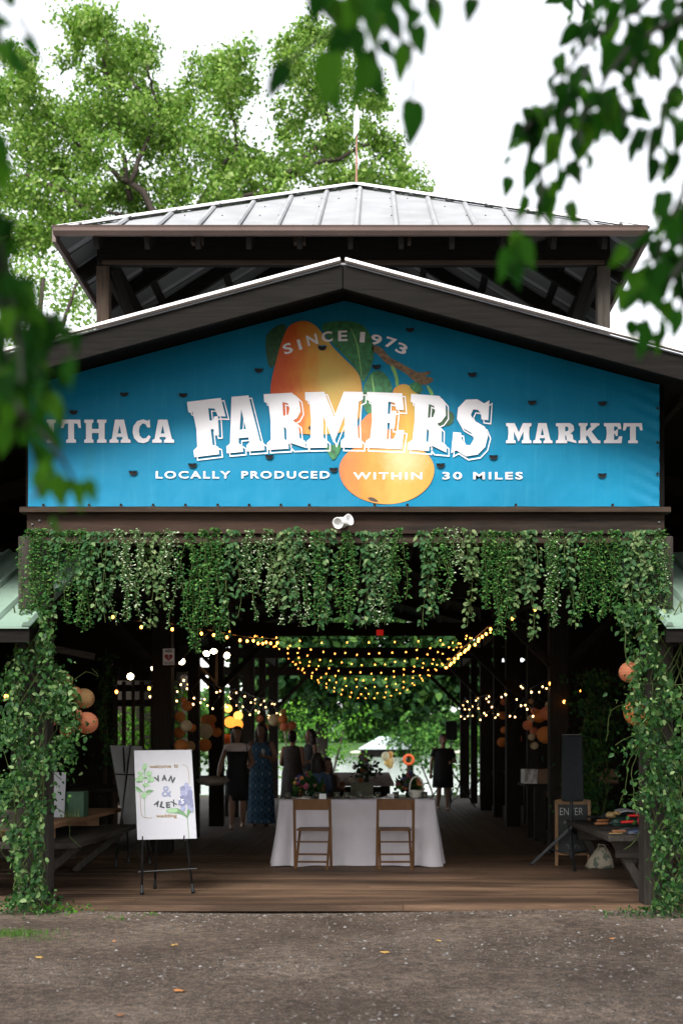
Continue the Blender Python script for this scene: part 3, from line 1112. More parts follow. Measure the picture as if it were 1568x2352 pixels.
# hand-drawn slab letters on a 100-high grid
G = {
    'F': (74, [[(0, 100), (70, 100), (76, 66), (60, 68), (55, 82), (42, 84), (42, 62), (49, 61), (52, 68), (60, 68), (58, 34), (50, 34), (48, 46), (42, 46), (42, 18), (54, 13), (54, 0), (0, 0), (0, 12), (9, 18), (12, 50), (9, 82), (7, 78), (0, 82)]]),
    'E': (76, [[(0, 100), (70, 100), (75, 70), (60, 70), (56, 82), (43, 84), (43, 62), (50, 62), (52, 68), (60, 68), (58, 36), (50, 36), (48, 46), (43, 46), (43, 16), (58, 18), (64, 34), (78, 34), (75, 0), (0, 0), (0, 12), (9, 18), (12, 50), (9, 82), (0, 86)]]),
    'A': (84, [[(22, 100), (58, 100), (75, 17), (84, 12), (84, 0), (45, 0), (45, 11), (52, 16), (51, 25), (29, 25), (28, 16), (36, 11), (36, 0), (0, 0), (0, 12), (9, 17)], [(40, 76), (33, 40), (47, 40)]]),
    'R': (84, [[(0, 100), (58, 100), (72, 88), (75, 66), (67, 54), (58, 50), (69, 42), (71, 18), (82, 13), (84, 0), (52, 0), (45, 8), (43, 36), (38, 40), (38, 18), (46, 12), (46, 0), (0, 0), (0, 12), (9, 18), (11, 50), (9, 82), (0, 86)], [(38, 84), (49, 81), (52, 72), (49, 61), (38, 59)]]),
    'M': (108, [[(0, 100), (36, 100), (54, 54), (72, 100), (108, 100), (108, 86), (100, 82), (98, 50), (100, 18), (108, 12), (108, 0), (67, 0), (67, 12), (74, 18), (74, 58), (53, 8), (33, 58), (33, 18), (40, 12), (40, 0), (0, 0), (0, 12), (8, 18), (10, 50), (8, 82), (0, 86)]]),
    'S': (76, [[(70, 102), (60, 95), (44, 101), (20, 98), (5, 82), (5, 62), (17, 48), (40, 40), (47, 30), (41, 18), (29, 17), (20, 27), (17, 38), (0, 38), (0, 0), (11, 6), (34, -3), (60, 3), (74, 18), (77, 40), (67, 54), (41, 63), (34, 72), (38, 82), (48, 82), (56, 76), (58, 66), (73, 66)]]),
    'I': (34, [[(0, 100), (34, 100), (34, 88), (27, 84), (27, 16), (34, 12), (34, 0), (0, 0), (0, 12), (7, 16), (7, 84), (0, 88)]]),
    'T': (76, [[(0, 100), (76, 100), (79, 64), (69, 64), (64, 82), (51, 84), (51, 16), (59, 12), (59, 0), (19, 0), (19, 12), (27, 16), (27, 84), (13, 82), (8, 64), (-3, 64)]]),
    'H': (86, [[(0, 100), (36, 100), (36, 88), (30, 84), (30, 60), (56, 60), (56, 84), (50, 88), (50, 100), (86, 100), (86, 88), (79, 84), (79, 16), (86, 12), (86, 0), (50, 0), (50, 12), (56, 16), (56, 42), (30, 42), (30, 16), (36, 12), (36, 0), (0, 0), (0, 12), (7, 16), (7, 84), (0, 88)]]),
    'C': (78, [[(74, 101), (66, 95), (46, 101), (20, 94), (3, 72), (0, 46), (6, 20), (24, 2), (48, -2), (68, 6), (79, 26), (70, 33), (58, 20), (44, 18), (31, 30), (27, 50), (31, 72), (44, 84), (56, 80), (64, 66), (77, 66)]]),
    'K': (88, [[(0, 100), (36, 100), (36, 88), (30, 84), (30, 60), (52, 84), (48, 88), (48, 100), (84, 100), (84, 90), (74, 84), (52, 58), (78, 16), (88, 12), (88, 0), (56, 0), (36, 38), (30, 34), (30, 16), (36, 12), (36, 0), (0, 0), (0, 12), (7, 16), (7, 84), (0, 88)]]),
}


def ribbon(contours, w):
    mb = MB()
    for c in contours:
        k = len(c)
        P = [Vector((p[0], p[1], 0)) for p in c]
        inn, out = [], []
        for i in range(k):
            d0 = (P[i] - P[i - 1]).normalized()
            d1 = (P[(i + 1) % k] - P[i]).normalized()
            n0, n1 = Vector((-d0.y, d0.x, 0)), Vector((-d1.y, d1.x, 0))
            m_ = n0 + n1
            if m_.length < .2: m_ = n0
            m_.normalize()
            q = w / 2 / max(.4, m_.dot(n0))
            inn.append(P[i] + m_ * q)
            out.append(P[i] - m_ * q)
        mb.add(inn + out, [(i, (i + 1) % k, (i + 1) % k + k, i + k) for i in range(k)])
    return mb


# FARMERS on an arc, each letter with an offset outline
ARC = 2500.0


def big_letter(ch, x0, x1, hgt=128):
    w, cs = G[ch]
    sx = (x1 - x0) / w
    xc = 782.0

    def pl(off, layer):
        def f(gx, gy):
            u = x0 + gx * sx + off[0]
            v = gy * hgt / 100 + off[1]
            th = (u - xc) / ARC
            rr = ARC + v
            p = (xc + rr * math.sin(th), -(1029 + ARC) + rr * math.cos(th))
            return on_banner(layer)(*p)
        return f
    o = fill_poly('letter', cs, pl((0, 0), 3), M['letter'], ban)
    mb = ribbon([[(p[0] + 6.5 / sx, p[1] - 5.5) for p in c] for c in cs], 2.2)
    f = pl((0, 0), 2)
    mb.v = [f(v[0], v[1]) for v in mb.v]
    mb.build('letter_outline', M['letter'], o)


for ch, a, e in (('F', 444, 528), ('A', 519, 611), ('R', 612, 706), ('M', 702, 834), ('E', 837, 926), ('R', 933, 1028), ('S', 1033, 1116)):
    big_letter(ch, a + 2.5, e - 3)


def plain_word(word, xs_, top, base):
    for ch, (a, e) in zip(word, xs_):
        w, cs = G[ch]
        fill_poly('letter', cs, (lambda gx, gy, a=a, e=e, w=w: on_banner(2)(a + gx * (e - a) / w, -(base - gy * (base - top) / 100))), M['letter'], ban)


plain_word('ITHACA', [(109, 130), (143, 186), (195, 246), (253, 301), (306, 347), (351, 401)], 965, 1018)
plain_word('MARKET', [(1161, 1219), (1223, 1267), (1275, 1322), (1327, 1377), (1385, 1426), (1430, 1472)], 973, 1019)


def text_mesh(name, txt, place, mat, parent, bold=0.0, fit=None, spacing=1.0, shear=0):
    """typed text -> flat mesh; place(u, v) with u in 0..1 along the text and v in em heights, fitted to fit[0] wide"""
    cu = bpy.data.curves.new(name, 'FONT')
    cu.body = txt
    cu.size = 1
    cu.offset = bold
    cu.space_character = spacing
    cu.resolution_u = 3
    tmp = bpy.data.objects.new(name, cu)
    COL.objects.link(tmp)
    dg = bpy.context.evaluated_depsgraph_get()
    me = bpy.data.meshes.new_from_object(tmp.evaluated_get(dg))
    bpy.data.objects.remove(tmp)
    bpy.data.curves.remove(cu)
    me.materials.clear()
    xs_ = [v.co.x for v in me.vertices]
    ys_ = [v.co.y for v in me.vertices]
    x0, x1, y0, y1 = min(xs_), max(xs_), min(ys_), max(ys_)
    cap = .0
    for v in me.vertices:
        v.co = place((v.co.x - x0) / (x1 - x0), (v.co.y - (0 if fit == 'em' else y0)) / (1 if fit == 'em' else (y1 - y0)))
    me.name = name
    return link_mesh(name, me, mat, parent)


def line_text(txt, x0, x1, top, base, sp=1.25):
    text_mesh('lettering', txt, lambda u, v: on_banner(2)(x0 + u * (x1 - x0), -(base - v * (base - top))), M['letter'], ban, .022, None, sp)


line_text('LOCALLY', 359, 530, 1083, 1100)
line_text('PRODUCED', 555, 757, 1083, 1100)
line_text('WITHIN', 811, 969, 1086, 1102)
line_text('30', 1015, 1060, 1085, 1102)
line_text('MILES', 1086, 1199, 1085, 1102)


def arc_text(name, chars, mat, parent, base, hgt, wid, bold):
    """single characters placed and turned: (ch, cx, cy, degrees clockwise)"""
    for ch, cx, cy, rot in chars:
        ca, sa = math.cos(R(-rot)), math.sin(R(-rot))
        wch = wid * {'I': .3, '1': .45, 'S': .85, 'M': 1.2, 'E': .85}.get(ch, 1)

        def f(u, v):
            dx, dy = (u - .5) * wch, (v - .5) * hgt
            return base(cx + dx * ca - dy * sa, -cy + dx * sa + dy * ca)
        text_mesh(name, ch, f, mat, parent, bold)


arc_text('letter', [('S', 661, 802, -20), ('I', 688, 793, -16), ('N', 717, 782, -13), ('C', 751, 775, -7), ('E', 787, 773, -2), ('1', 832, 776, 5), ('9', 864, 782, 11), ('7', 897, 789, 17), ('3', 922, 802, 23)],
         M['letter'], ban, on_banner(2.2), 24, 25, .025)

# half-moon wind vents, stains, eyelets
blackp = plain('vent_black', (.01, .01, .012), .9)
for px, py in ((287, 905), (171, 946), (422, 907), (443, 1068), (307, 1085), (595, 850), (619, 1048), (766, 1078), (740, 799), (864, 842), (1083, 860), (1220, 924), (1381, 926), (1132, 1049), (1011, 1068), (1381, 1091), (941, 757)):
    a = [(px - 9.5, -py + 3), (px - 4, -py + 1.5), (px + 4, -py + 1.5), (px + 9.5, -py + 3)] + [(px + 9.5 * math.cos(R(t)), -py - 8 * math.sin(R(t))) for t in range(0, 181, 20)]
    o = fill_poly('wind_vent', [a], on_banner(4), blackp, ban)
    # raised flap along the cut
    mb = MB()
    f = on_banner(4)
    p, q, m_ = f(px - 10, -py + 3), f(px + 10, -py + 3), f(px, -py + 1)
    mb.tube([p, m_ + Vector((0, -.02, 0)), q], .004, 6)
    mb.build('vent_flap', bm_, o)
mb = MB()
for px in (100, 205, 278, 352, 426, 500, 572, 645, 710, 860, 935, 1184, 1406):
    p = at(px, 1160, YB - .02)
    mb.lathe([(.009, 0), (.013, .003), (.013, .0)], (p.x, YB - .016, p.z), 10, (0, -1, 0))
for py in (940, 1018, 1090):
    p = at(1507, py, YB)
    mb.lathe([(.009, 0), (.012, .003), (.012, .0)], (p.x, YB - .03, p.z), 10, (0, -1, 0))
mb.build('eyelet', M['under'], ban)

# twin white floodlight on the beam
fl = empty('floodlight', at(788, 1200, YB - .05), 'small white twin head outdoor floodlight mounted on the beam below the banner', 'floodlight')
mb = MB()
p = at(786, 1200, YB - .05)
mb.lathe([(.045, 0), (.045, .025), (.02, .035)], p + Vector((0, .02, 0)), 16, (0, -1, 0))
mb.build('mount', M['whitep'], fl, True)
for px, py, ax in ((779, 1200, (-.35, -.8, -.35)), (797, 1196, (.75, -.65, .2))):
    mb = MB()
    q = at(px, py, YB - .16)
    mb.lathe([(.016, -.08), (.034, -.06), (.04, -.02), (.05, .03), (.044, .031), (.024, .0)], q, 16, ax)
    mb.tube([p, q - Vector(ax).normalized() * .07], .014, 8)
    mb.build('lamp_head', M['whitep'], fl, True)

# ================================================================== GREENERY ON THE FRONT
def garland(px, kind, ybot, idx, dens=1.0):
    Y = YB - .10
    lab = {'i': 'bright green small leaved', 'e': 'grey green round leaved eucalyptus', 'w': 'white tipped fine leaved', 'y': 'yellow green eucalyptus'}[kind]
    top = at(px, 1222 + random.uniform(-6, 4), Y)
    bot = at(px + random.uniform(-4, 4), ybot, Y)
    g = empty('hanging_garland', top, None, 'garland', 'artificial garlands hanging along the front beam')
    P, D, N, S = [], [], [], []
    P2, D2, N2, S2 = [], [], [], []
    st = MB()
    ns = {'i': 6, 'w': 6, 'e': 3, 'y': 3}[kind]
    for k in range(ns):
        off = Vector((random.uniform(-.095, .095), random.uniform(-.05, .03), 0))
        L = (top.z - bot.z) * (1 if k == 0 else random.uniform(.45, 1.06))
        pts = []
        x, y = top.x, Y
        m_ = 14
        for i in range(m_ + 1):
            t = i / m_
            pts.append(Vector((top.x + (bot.x - top.x) * t + off.x * min(1, t * 4) + math.sin(t * 7 + k * 2 + px) * (.014 + .03 * ((k * 37 + int(px)) % 5) / 5 * t), Y + off.y * min(1, t * 4) - .03, top.z + (.03 if i == 1 else 0) - L * t)))
        st.tube(pts, .0028, 5, False)
        nl = {'i': 135, 'w': 130, 'e': 15, 'y': 18}[kind]
        nl = int(nl * dens * L / .75)
        for j in range(nl):
            t = random.random() ** .95 * m_
            i = min(int(t), m_ - 1)
            p = pts[i].lerp(pts[i + 1], t - i)
            a = random.uniform(0, 6.28)
            sp_ = {'i': .022, 'w': .022, 'e': .012, 'y': .012}[kind]
            P.append(p + Vector((math.cos(a), math.sin(a), random.uniform(-1, 1))) * sp_ * random.random())
            D.append((math.cos(a), math.sin(a) - .3, random.uniform(-.9, .3)))
            N.append((math.cos(a) * .3 + random.uniform(-.5, .5), -.7 + random.uniform(-.5, .5), .7))
            S.append({'i': .026, 'w': .022, 'e': .041, 'y': .048}[kind] * random.uniform(.6, 1.4))
        if kind in 'ey':
            for j in range(int(48 * dens)):
                t = random.random() * m_ * .95
                i = min(int(t), m_ - 1)
                p = pts[i].lerp(pts[i + 1], t - i)
                a = random.uniform(0, 6.28)
                P2.append(p + Vector((math.cos(a), math.sin(a), 0)) * .03)
                D2.append((math.cos(a) * .8, math.sin(a) * .8, -.8))
                N2.append((random.uniform(-.6, .6), -.8, .5))
                S2.append(.045 * random.uniform(.55, 1.35))
    st.build('stem', M['stem'], g)
    leaf_mesh('leaves', P, D, N, S, M[{'i': 'ivy', 'e': 'euc', 'w': 'wht', 'y': 'yel'}[kind]], {'i': DIAMOND, 'w': DIAMOND, 'e': ROUND, 'y': ROUND}[kind], g)
    if P2: leaf_mesh('leaves', P2, D2, N2, S2, M['euc' if kind == 'e' else 'yel'], LEAF, g)
    return g, lab


gl = [(72, 'i', 1440), (98, 'i', 1425), (136, 'e', 1437), (166, 'i', 1425), (190, 'i', 1448), (222, 'e', 1405), (245, 'e', 1432), (275, 'w', 1425), (314, 'w', 1428), (350, 'y', 1446), (394, 'w', 1442), (434, 'i', 1492), (470, 'i', 1445), (494, 'i', 1462),
      (535, 'e', 1466), (578, 'w', 1428), (618, 'w', 1436), (655, 'y', 1402), (666, 'e', 1405), (694, 'w', 1430), (724, 'i', 1434), (758, 'e', 1452), (796, 'i', 1446), (836, 'e', 1440), (866, 'e', 1445), (888, 'w', 1436), (916, 'i', 1428), (966, 'e', 1446),
      (1003, 'i', 1420), (1034, 'w', 1384), (1072, 'y', 1440), (1112, 'i', 1400), (1134, 'i', 1462), (1162, 'i', 1450), (1196, 'y', 1472), (1218, 'e', 1405), (1248, 'w', 1442), (1282, 'i', 1436), (1320, 'e', 1446), (1354, 'i', 1428), (1372, 'i', 1418),
      (1410, 'i', 1388), (1436, 'e', 1400), (1462, 'y', 1390), (1480, 'e', 1445), (1496, 'w', 1410), (1516, 'i', 1420)]
ORD = ['zeroth', 'first', 'second', 'third', 'fourth', 'fifth', 'sixth', 'seventh', 'eighth', 'ninth', 'tenth', 'eleventh', 'twelfth', 'thirteenth', 'fourteenth', 'fifteenth', 'sixteenth', 'seventeenth', 'eighteenth', 'nineteenth', 'twentieth']
cnt = {}
tot = {k: sum(1 for g_ in gl if g_[1] == k) for k in 'iewy'}
for i, (px, k, yb_) in enumerate(gl):
    g, lab = garland(px, k, yb_, i, 1.25 if px > 1400 or px < 110 else 1)
    cnt[k] = cnt.get(k, 0) + 1
    tag(g, f"{lab} garland on the beam, {ORD[cnt[k]]} such from the left")


def vine(name, label, prof, n, Y0, Y1, xc, seed):
    """leafy climber over a column; prof = (py, px_left, px_right) rows"""
    r_ = np.random.default_rng(seed)
    ys_ = np.array([p[0] for p in prof])
    a_ = np.array([p[1] for p in prof])
    b_ = np.array([p[2] for p in prof])
    cdf = np.cumsum(np.interp(np.linspace(ys_[0], ys_[-1], 400), ys_, b_ - a_))
    py = np.interp(r_.random(n) * cdf[-1], cdf, np.linspace(ys_[0], ys_[-1], 400))
    lo, hi = np.interp(py, ys_, a_), np.interp(py, ys_, b_)
    u = r_.random(n)
    u = .5 + (u - .5) * (.55 + .45 * r_.random(n))
    u = np.where(r_.random(n) < .12, .5 + (u - .5) * 1.5, u)
    clump = np.sin(py * .045 + u * 7) + np.sin(py * .017 - u * 11 + 2)
    keep = clump + r_.normal(size=n) * .8 > -.5
    py, lo, hi, u = py[keep], lo[keep], hi[keep], u[keep]
    m_ = len(py)
    Y = Y0 + (Y1 - Y0) * r_.random(m_)
    px = lo + (hi - lo) * u
    P = np.stack([(px - VX) / F * Y, Y, CZ + (VY - py) / F * Y], 1)
    D = r_.normal(size=(m_, 3)) * .7 + np.array((0, -.35, -.75))
    N = r_.normal(size=(m_, 3)) * .55 + np.array((0, -.75, .6))
    S = .043 * r_.uniform(.4, 1.5, m_)
    t = empty(name, (xc, 10, 0), label, 'vine')
    leaf_mesh('leaves', P, D, N, S, M['vine'], LEAF, t)
    mb = MB()
    for k in range(12):
        i0 = r_.integers(0, m_)
        p = Vector(P[i0])
        pts = [p]
        d = Vector((r_.normal() * .5, r_.normal() * .2 - .1, r_.normal() * .4 - .5))
        for j in range(9):
            d = d * .8 + Vector((r_.normal() * .25, r_.normal() * .1, r_.normal() * .2 - .1))
            p = p + d.normalized() * .07
            if p.z < .02: break
            pts.append(p.copy())
        if len(pts) > 2: mb.tube(pts, .0035, 5, False)
    for k in range(7):
        pts = []
        for j in range(16):
            q = ys_[0] + (ys_[-1] - ys_[0]) * j / 15
            mid = xc
            pts.append(Vector((mid + .13 * math.sin(j * .9 + k * 1.1), 9.92 + .08 * math.cos(j * .9 + k * 1.1) , at(0, q, 10).z)))
        mb.tube(pts, .006, 5, False)
    mb.build('stem', M['stem'], t)
    return t


vine('climbing_vine', 'leafy green climbing vine wrapped round the left front column', [(1395, 70, 125), (1460, 62, 130), (1510, 15, 150), (1570, -10, 180), (1640, -30, 205), (1700, -30, 185), (1745, -30, 190), (1790, -30, 150), (1850, -20, 130), (1900, 10, 115), (1960, 20, 105), (2020, 25, 110), (2060, 5, 135), (2078, -25, 160)], 7800, 9.6, 10.3, -2.93, 3)
vine('climbing_vine', 'leafy green climbing vine wrapped round the right front column', [(1385, 1395, 1525), (1450, 1425, 1530), (1510, 1440, 1535), (1570, 1432, 1560), (1620, 1415, 1585), (1680, 1440, 1590), (1720, 1420, 1595), (1770, 1440, 1600), (1850, 1450, 1600), (1920, 1490, 1600), (2000, 1492, 1600), (2060, 1490, 1600), (2088, 1465, 1600)], 7800, 9.55, 10.3, 2.45, 5)
# darker climber further inside on the right
t = empty('climbing_vine', (3.2, 14.5, 0), 'dark leafy vine in the shade behind the speaker stand', 'vine')
n_ = 1500
py = rng.uniform(1540, 1900, n_)
px = 1365 + rng.normal(size=n_) * 32 + 14 * np.sin(py * .02)
Y = rng.uniform(14.0, 14.8, n_)
P = np.stack([(px - VX) / F * Y, Y, CZ + (VY - py) / F * Y], 1)
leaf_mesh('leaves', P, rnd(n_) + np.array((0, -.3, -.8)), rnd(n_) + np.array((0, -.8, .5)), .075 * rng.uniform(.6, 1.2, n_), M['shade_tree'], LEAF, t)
mb = MB()
for k in range(8):
    p0 = at(1365 + k * 6 - 20, 1535, 14.4)
    mb.tube([p0 + Vector((.06 * math.sin(j + k), 0, -j * .19)) for j in range(11)], .006, 5, False)
mb.build('stem', M['stem'], t)
t = empty('climbing_vine', (-3.3, 15, 0), 'thin dark ivy hanging beside the slatted screen', 'vine')
n_ = 420
py = rng.uniform(1500, 1760, n_)
px = 243 + rng.normal(size=n_) * 10 + 8 * np.sin(py * .03)
Y = rng.uniform(15.4, 15.8, n_)
P = np.stack([(px - VX) / F * Y, Y, CZ + (VY - py) / F * Y], 1)
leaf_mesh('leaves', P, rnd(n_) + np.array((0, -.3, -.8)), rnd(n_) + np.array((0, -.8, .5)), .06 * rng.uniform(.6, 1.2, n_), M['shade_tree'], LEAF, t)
mb = MB()
mb.tube([at(243 + 6 * math.sin(j), 1495 + j * 26, 15.6) for j in range(11)], .008, 5, False)
mb.build('stem', M['stem'], t)

# weeds and grass along the deck edge
def tuft(name, label, cat, px, py, w, h, n, mat, shape=LEAF, size=.03, group=None):
    Y = CZ * F / (py - VY) * 1.0
    c = at(px, py, Y)
    t = empty(name, (c.x, c.y, ground_z(c.x, c.y)), label, cat, group)
    if shape is not LEAF: t['kind'] = 'stuff'
    q = rng.normal(size=(n, 3)) * np.array((w, w * .5, 0)) * .5
    P = np.array((c.x, c.y, ground_z(c.x, c.y) - .005)) + q
    if shape is LEAF:
        P[:, 2] += rng.random(n) * h
        D = rnd(n) + np.array((0, 0, .2))
        N = rnd(n) * .5 + np.array((0, -.4, .9))
        S = size * rng.uniform(.6, 1.3, n)
    else:
        D = rnd(n) * .6 + np.array((0, 0, 1.2))
        N = rnd(n) + np.array((0, -.8, 0))
        S = h * rng.uniform(.5, 1.2, n)
    leaf_mesh('leaves' if shape is LEAF else 'blades', P, D, N, S, mat, shape, t)


BLADE = (np.array([(0, .05, 0), (.6, .035, .05), (1, 0, .2), (.6, -.035, .05), (0, -.05, 0)]), [(0, 1, 2, 3, 4)])
tuft('weed', 'low green weed clump at the left end of the deck edge', 'weed', 135, 2082, .3, .06, 170, M['bush'])
tuft('weed', 'low leafy weed at the foot of the left vine', 'weed', 60, 2088, .45, .06, 200, M['vine'])
tuft('weed', 'tiny weed sprig below the welcome sign', 'weed', 348, 2086, .12, .03, 26, M['bush'], size=.02)
tuft('weed', 'small weed sprig just right of the welcome sign legs', 'weed', 270, 2097, .16, .02, 30, M['bush'], size=.02)
tuft('weed', 'trailing weed at the foot of the right vine', 'weed', 1500, 2092, .45, .06, 230, M['vine'])
tuft('grass_patch', 'short bright grass patch at the left edge of the drive', 'grass', 18, 2132, .34, .045, 700, M['grass'], BLADE)
tuft('grass_patch', 'sparse small grass patch right of the bright grass', 'grass', 100, 2142, .22, .025, 130, M['grass'], BLADE)
leafc = [plain('fallen_leaf_orange', (.42, .17, .05), .7, 0, .3, 40), plain('fallen_leaf_yellow', (.5, .3, .08), .7, 0, .3, 40), plain('fallen_leaf_brown', (.28, .12, .05), .7, 0, .3, 40)]
for px, py, s_, mi, lab in ((885, 2189, .07, 1, 'yellow star shaped fallen leaf on the gravel right of centre'), (412, 2269, .09, 0, 'orange fallen leaf lying flat near the bottom edge of the drive'), (275, 2330, .06, 2, 'reddish brown fallen leaf at the very bottom of the drive'),
                            (92, 2198, .06, 1, 'curled tan fallen leaf on the left of the drive'), (264, 2164, .03, 0, 'tiny orange leaf on the gravel left of centre'), (1006, 2160, .045, 1, 'pale yellow fallen leaf below the right chair'),
                            (400, 2172, .07, 1, 'dry yellow leaf stalk curled on the gravel'), (1404, 2158, .04, 0, 'small orange leaf on the gravel at the right')):
    Y = (CZ + .05) * F / (py - VY)
    c = at(px, py, Y)
    z = ground_z(c.x, c.y) + .006
    pts = []
    a0 = random.uniform(0, 6)
    for k in range(10):
        r_ = s_ * (.55 if k % 2 else .3) * random.uniform(.8, 1.2)
        pts.append((c.x + r_ * math.cos(k * .628 + a0), c.y + r_ * math.sin(k * .628 + a0), z + random.uniform(0, .012)))
    mb = MB()
    mb.add([(c.x, c.y, z + .012)] + pts, [(0, 1 + k, 1 + (k + 1) % 10) for k in range(10)])
    o = mb.build('fallen_leaf', leafc[mi])
    tag(o, lab, 'leaf', 'fallen leaves on the drive')

# ================================================================== WELCOME SIGN ON EASEL
def easel(base_c, feet, tops, bar, label, hooks=None):
    e = empty('easel', base_c, label, 'easel', 'black metal display easels')
    for a, q in zip(feet, tops):
        mb = MB()
        a, q = Vector(a), Vector(q)
        mb.tube([q, a.lerp(q, .06)], .011, 10)
        d = (q - a).normalized()
        mb.lathe([(.018, 0), (.02, .02), (.012, .05), (.014, .075), (.014, .085)], a, 10, d)
        mb.build('leg', M['black'], e, True)
    mb = MB()
    mb.tube([bar[0], bar[1]], .008, 8)
    mb.build('crossbar', M['black'], e)
    if hooks:
        mb = MB()
        for h in hooks:
            h = Vector(h)
            mb.tube([h + Vector((0, .05, -.015)), h + Vector((0, -.035, -.015)), h + Vector((.005, -.05, .035))], .006, 6)
        mb.build('support_hook', M['black'], e)
    return e


BT, BBm = 10.92, 10.72
q_tl, q_tr, q_br, q_bl = at(308, 1724, BT), at(440, 1722, BT), at(452, 1926, BBm), at(316, 1929, BBm)
f1, f2, f3 = at(326, 2056, 10.72), at(444, 2047, 10.82), at(356, 2043, 11.15)
f1.z = f2.z = f3.z = .003
easel((f1 + f2) / 2, [f1, f2, f3], [at(330, 1740, BT + .03), at(404, 1740, BT + .03), at(366, 1740, BT + .05)], (at(318, 2003, 10.76), at(452, 1995, 10.84)), 'black metal easel holding the white welcome board', [at(329, 1929, BBm), at(424, 1927, BBm)])
wb = empty('welcome_board', (q_bl + q_br) / 2, 'white wedding welcome board with leaf and lilac flower drawings on the front easel', 'sign')
mb = MB()
mb.slab([q_tl, q_tr, q_br, q_bl], (0, .012, 0))
mb.build('board', M['white'], wb)


def on_board(layer=1):
    def f(u, v):                       # u,v in close-up pixels of the sign
        # board corners in the close-up: tl(355,187) tr(1187,178) br(1257,1455) bl(411,1477)
        vv = (v - 183) / (1466 - 183)
        for _ in range(2):
            l0, r0 = 355 + 56 * vv, 1187 + 70 * vv
            uu = (u - l0) / (r0 - l0)
            yt, yb2 = 187 - 9 * uu, 1477 - 22 * uu
            vv = (v - yt) / (yb2 - yt)
        p = q_tl.lerp(q_tr, uu).lerp(q_bl.lerp(q_br, uu), vv)
        return p + Vector((0, -.0015 * layer - .001, 0))
    return f


def bpoly(name, pts, mat, layer, it=2):
    fill_poly(name, [smooth_poly([(p[0], -p[1]) for p in pts], it)], lambda x, y: on_board(layer)(x, -y), mat, wb)


def bline(name, pts, w, mat, layer):
    f = on_board(layer)
    P = [Vector((p[0], p[1], 0)) for p in pts]
    vs = []
    for i, p in enumerate(P):
        d = (P[min(i + 1, len(P) - 1)] - P[max(0, i - 1)]).normalized()
        nn = Vector((-d.y, d.x, 0)) * w / 2
        vs += [f(*(p + nn)[:2]), f(*(p - nn)[:2])]
    mb = MB()
    mb.add(vs, [(2 * i, 2 * i + 1, 2 * i + 3, 2 * i + 2) for i in range(len(P) - 1)])
    mb.build(name, mat, wb)


gold = plain('gold_ink', (.24, .16, .06), .6, spec=.1)
ink = plain('dark_ink', (.012, .018, .022), .5)
lil = plain('pale_lilac_ink', (.22, .24, .36), .6, spec=.1)
lil2 = plain('lilac_ink', (.13, .14, .25), .5, 0, .35, 60)
lil3 = plain('light_lilac_ink', (.21, .225, .36), .5, 0, .3, 60)
gr1 = plain('pale_green_ink', (.21, .36, .19), .5, 0, .15, 60)
gr2 = plain('mid_green_ink', (.085, .19, .08), .5, 0, .25, 60)
wink = plain('white_ink', (.8, .8, .85), .5)
ft = lambda x0, x1, top, base, lay=2, tilt=0: (lambda u, v: on_board(lay)(x0 + u * (x1 - x0), base - v * (base - top) + u * tilt))
text_mesh('lettering', 'welcome', ft(580, 892, 393, 446, 2, -4), gold, wb, .012, None, 1.0)
text_mesh('lettering', 'to', ft(935, 996, 385, 440, 2, -2), gold, wb, .012)
text_mesh('lettering', 'wedding', ft(678, 974, 1108, 1172, 2, -3), gold, wb, .012)
text_mesh('lettering', '&', ft(757, 902, 703, 862), lil, wb, .004)
text_mesh('lettering', 'S', ft(1036, 1076, 893, 957, 4), wink, wb, .0)
text_mesh('lettering', "'", ft(1014, 1026, 880, 905, 4), wink, wb, .0)
ob = on_board(2)
arc_text('letter', [('V', 697, 602, -24), ('A', 796, 585, 0), ('N', 903, 607, 25)], ink, wb, lambda x, y: ob(x, -y), 88, 80, .05)
arc_text('letter', [('A', 693, 955, 30), ('L', 772, 976, 15), ('E', 850, 978, -6), ('X', 931, 950, -33)], ink, wb, lambda x, y: ob(x, -y), 88, 72, .05)
bline('border_line', [(1052, 400), (1085, 402), (1115, 418), (1135, 445), (1144, 490), (1150, 590), (1156, 680)], 6, gold, 1)
bline('border_line', [(447, 805), (453, 930), (460, 1060), (468, 1110), (488, 1145), (520, 1162), (560, 1166), (615, 1164)], 6, gold, 1)
bline('plant_stem', [(512, 480), (515, 700), (512, 880), (517, 1050), (523, 1160)], 5, gr2, 1.3)
bline('plant_stem', [(1126, 1150), (1130, 1220), (1138, 1340), (1147, 1456)], 8, gr2, 1.3)
for c, rx, ry, rot in (((514, 430), 34, 58, 15), ((450, 520), 45, 28, 10), ((570, 525), 50, 38, -20), ((430, 610), 58, 34, 5), ((600, 610), 52, 42, 5), ((462, 580), 50, 28, 8), ((530, 690), 52, 30, -3), ((505, 840), 40, 48, 10), ((570, 815), 30, 14, -20), ((425, 760), 55, 30, 30)):
    pts = []
    for k in range(14):
        t = k / 14 * 6.283
        x, y = rx * math.cos(t), ry * math.sin(t)
        pts.append((c[0] + x * math.cos(R(rot)) - y * math.sin(R(rot)), c[1] + x * math.sin(R(rot)) + y * math.cos(R(rot))))
    bpoly('leaf_drawing', pts, gr1, random.uniform(1.5, 2.0), 1)
for pts in ([(520, 800), (560, 750), (655, 768), (600, 800)], [(380, 710), (420, 715), (470, 775), (510, 795), (440, 780), (385, 740)], [(505, 470), (528, 440), (515, 520), (500, 520)], [(510, 570), (560, 575), (540, 600), (515, 600)], [(380, 650), (440, 630), (500, 640), (440, 655)], [(560, 545), (610, 555), (570, 575)], [(545, 650), (590, 630), (575, 580), (600, 640), (560, 660)], [(480, 680), (510, 715), (530, 720), (510, 690)]):
    bpoly('leaf_drawing', pts, gr2, 2.6, 1)
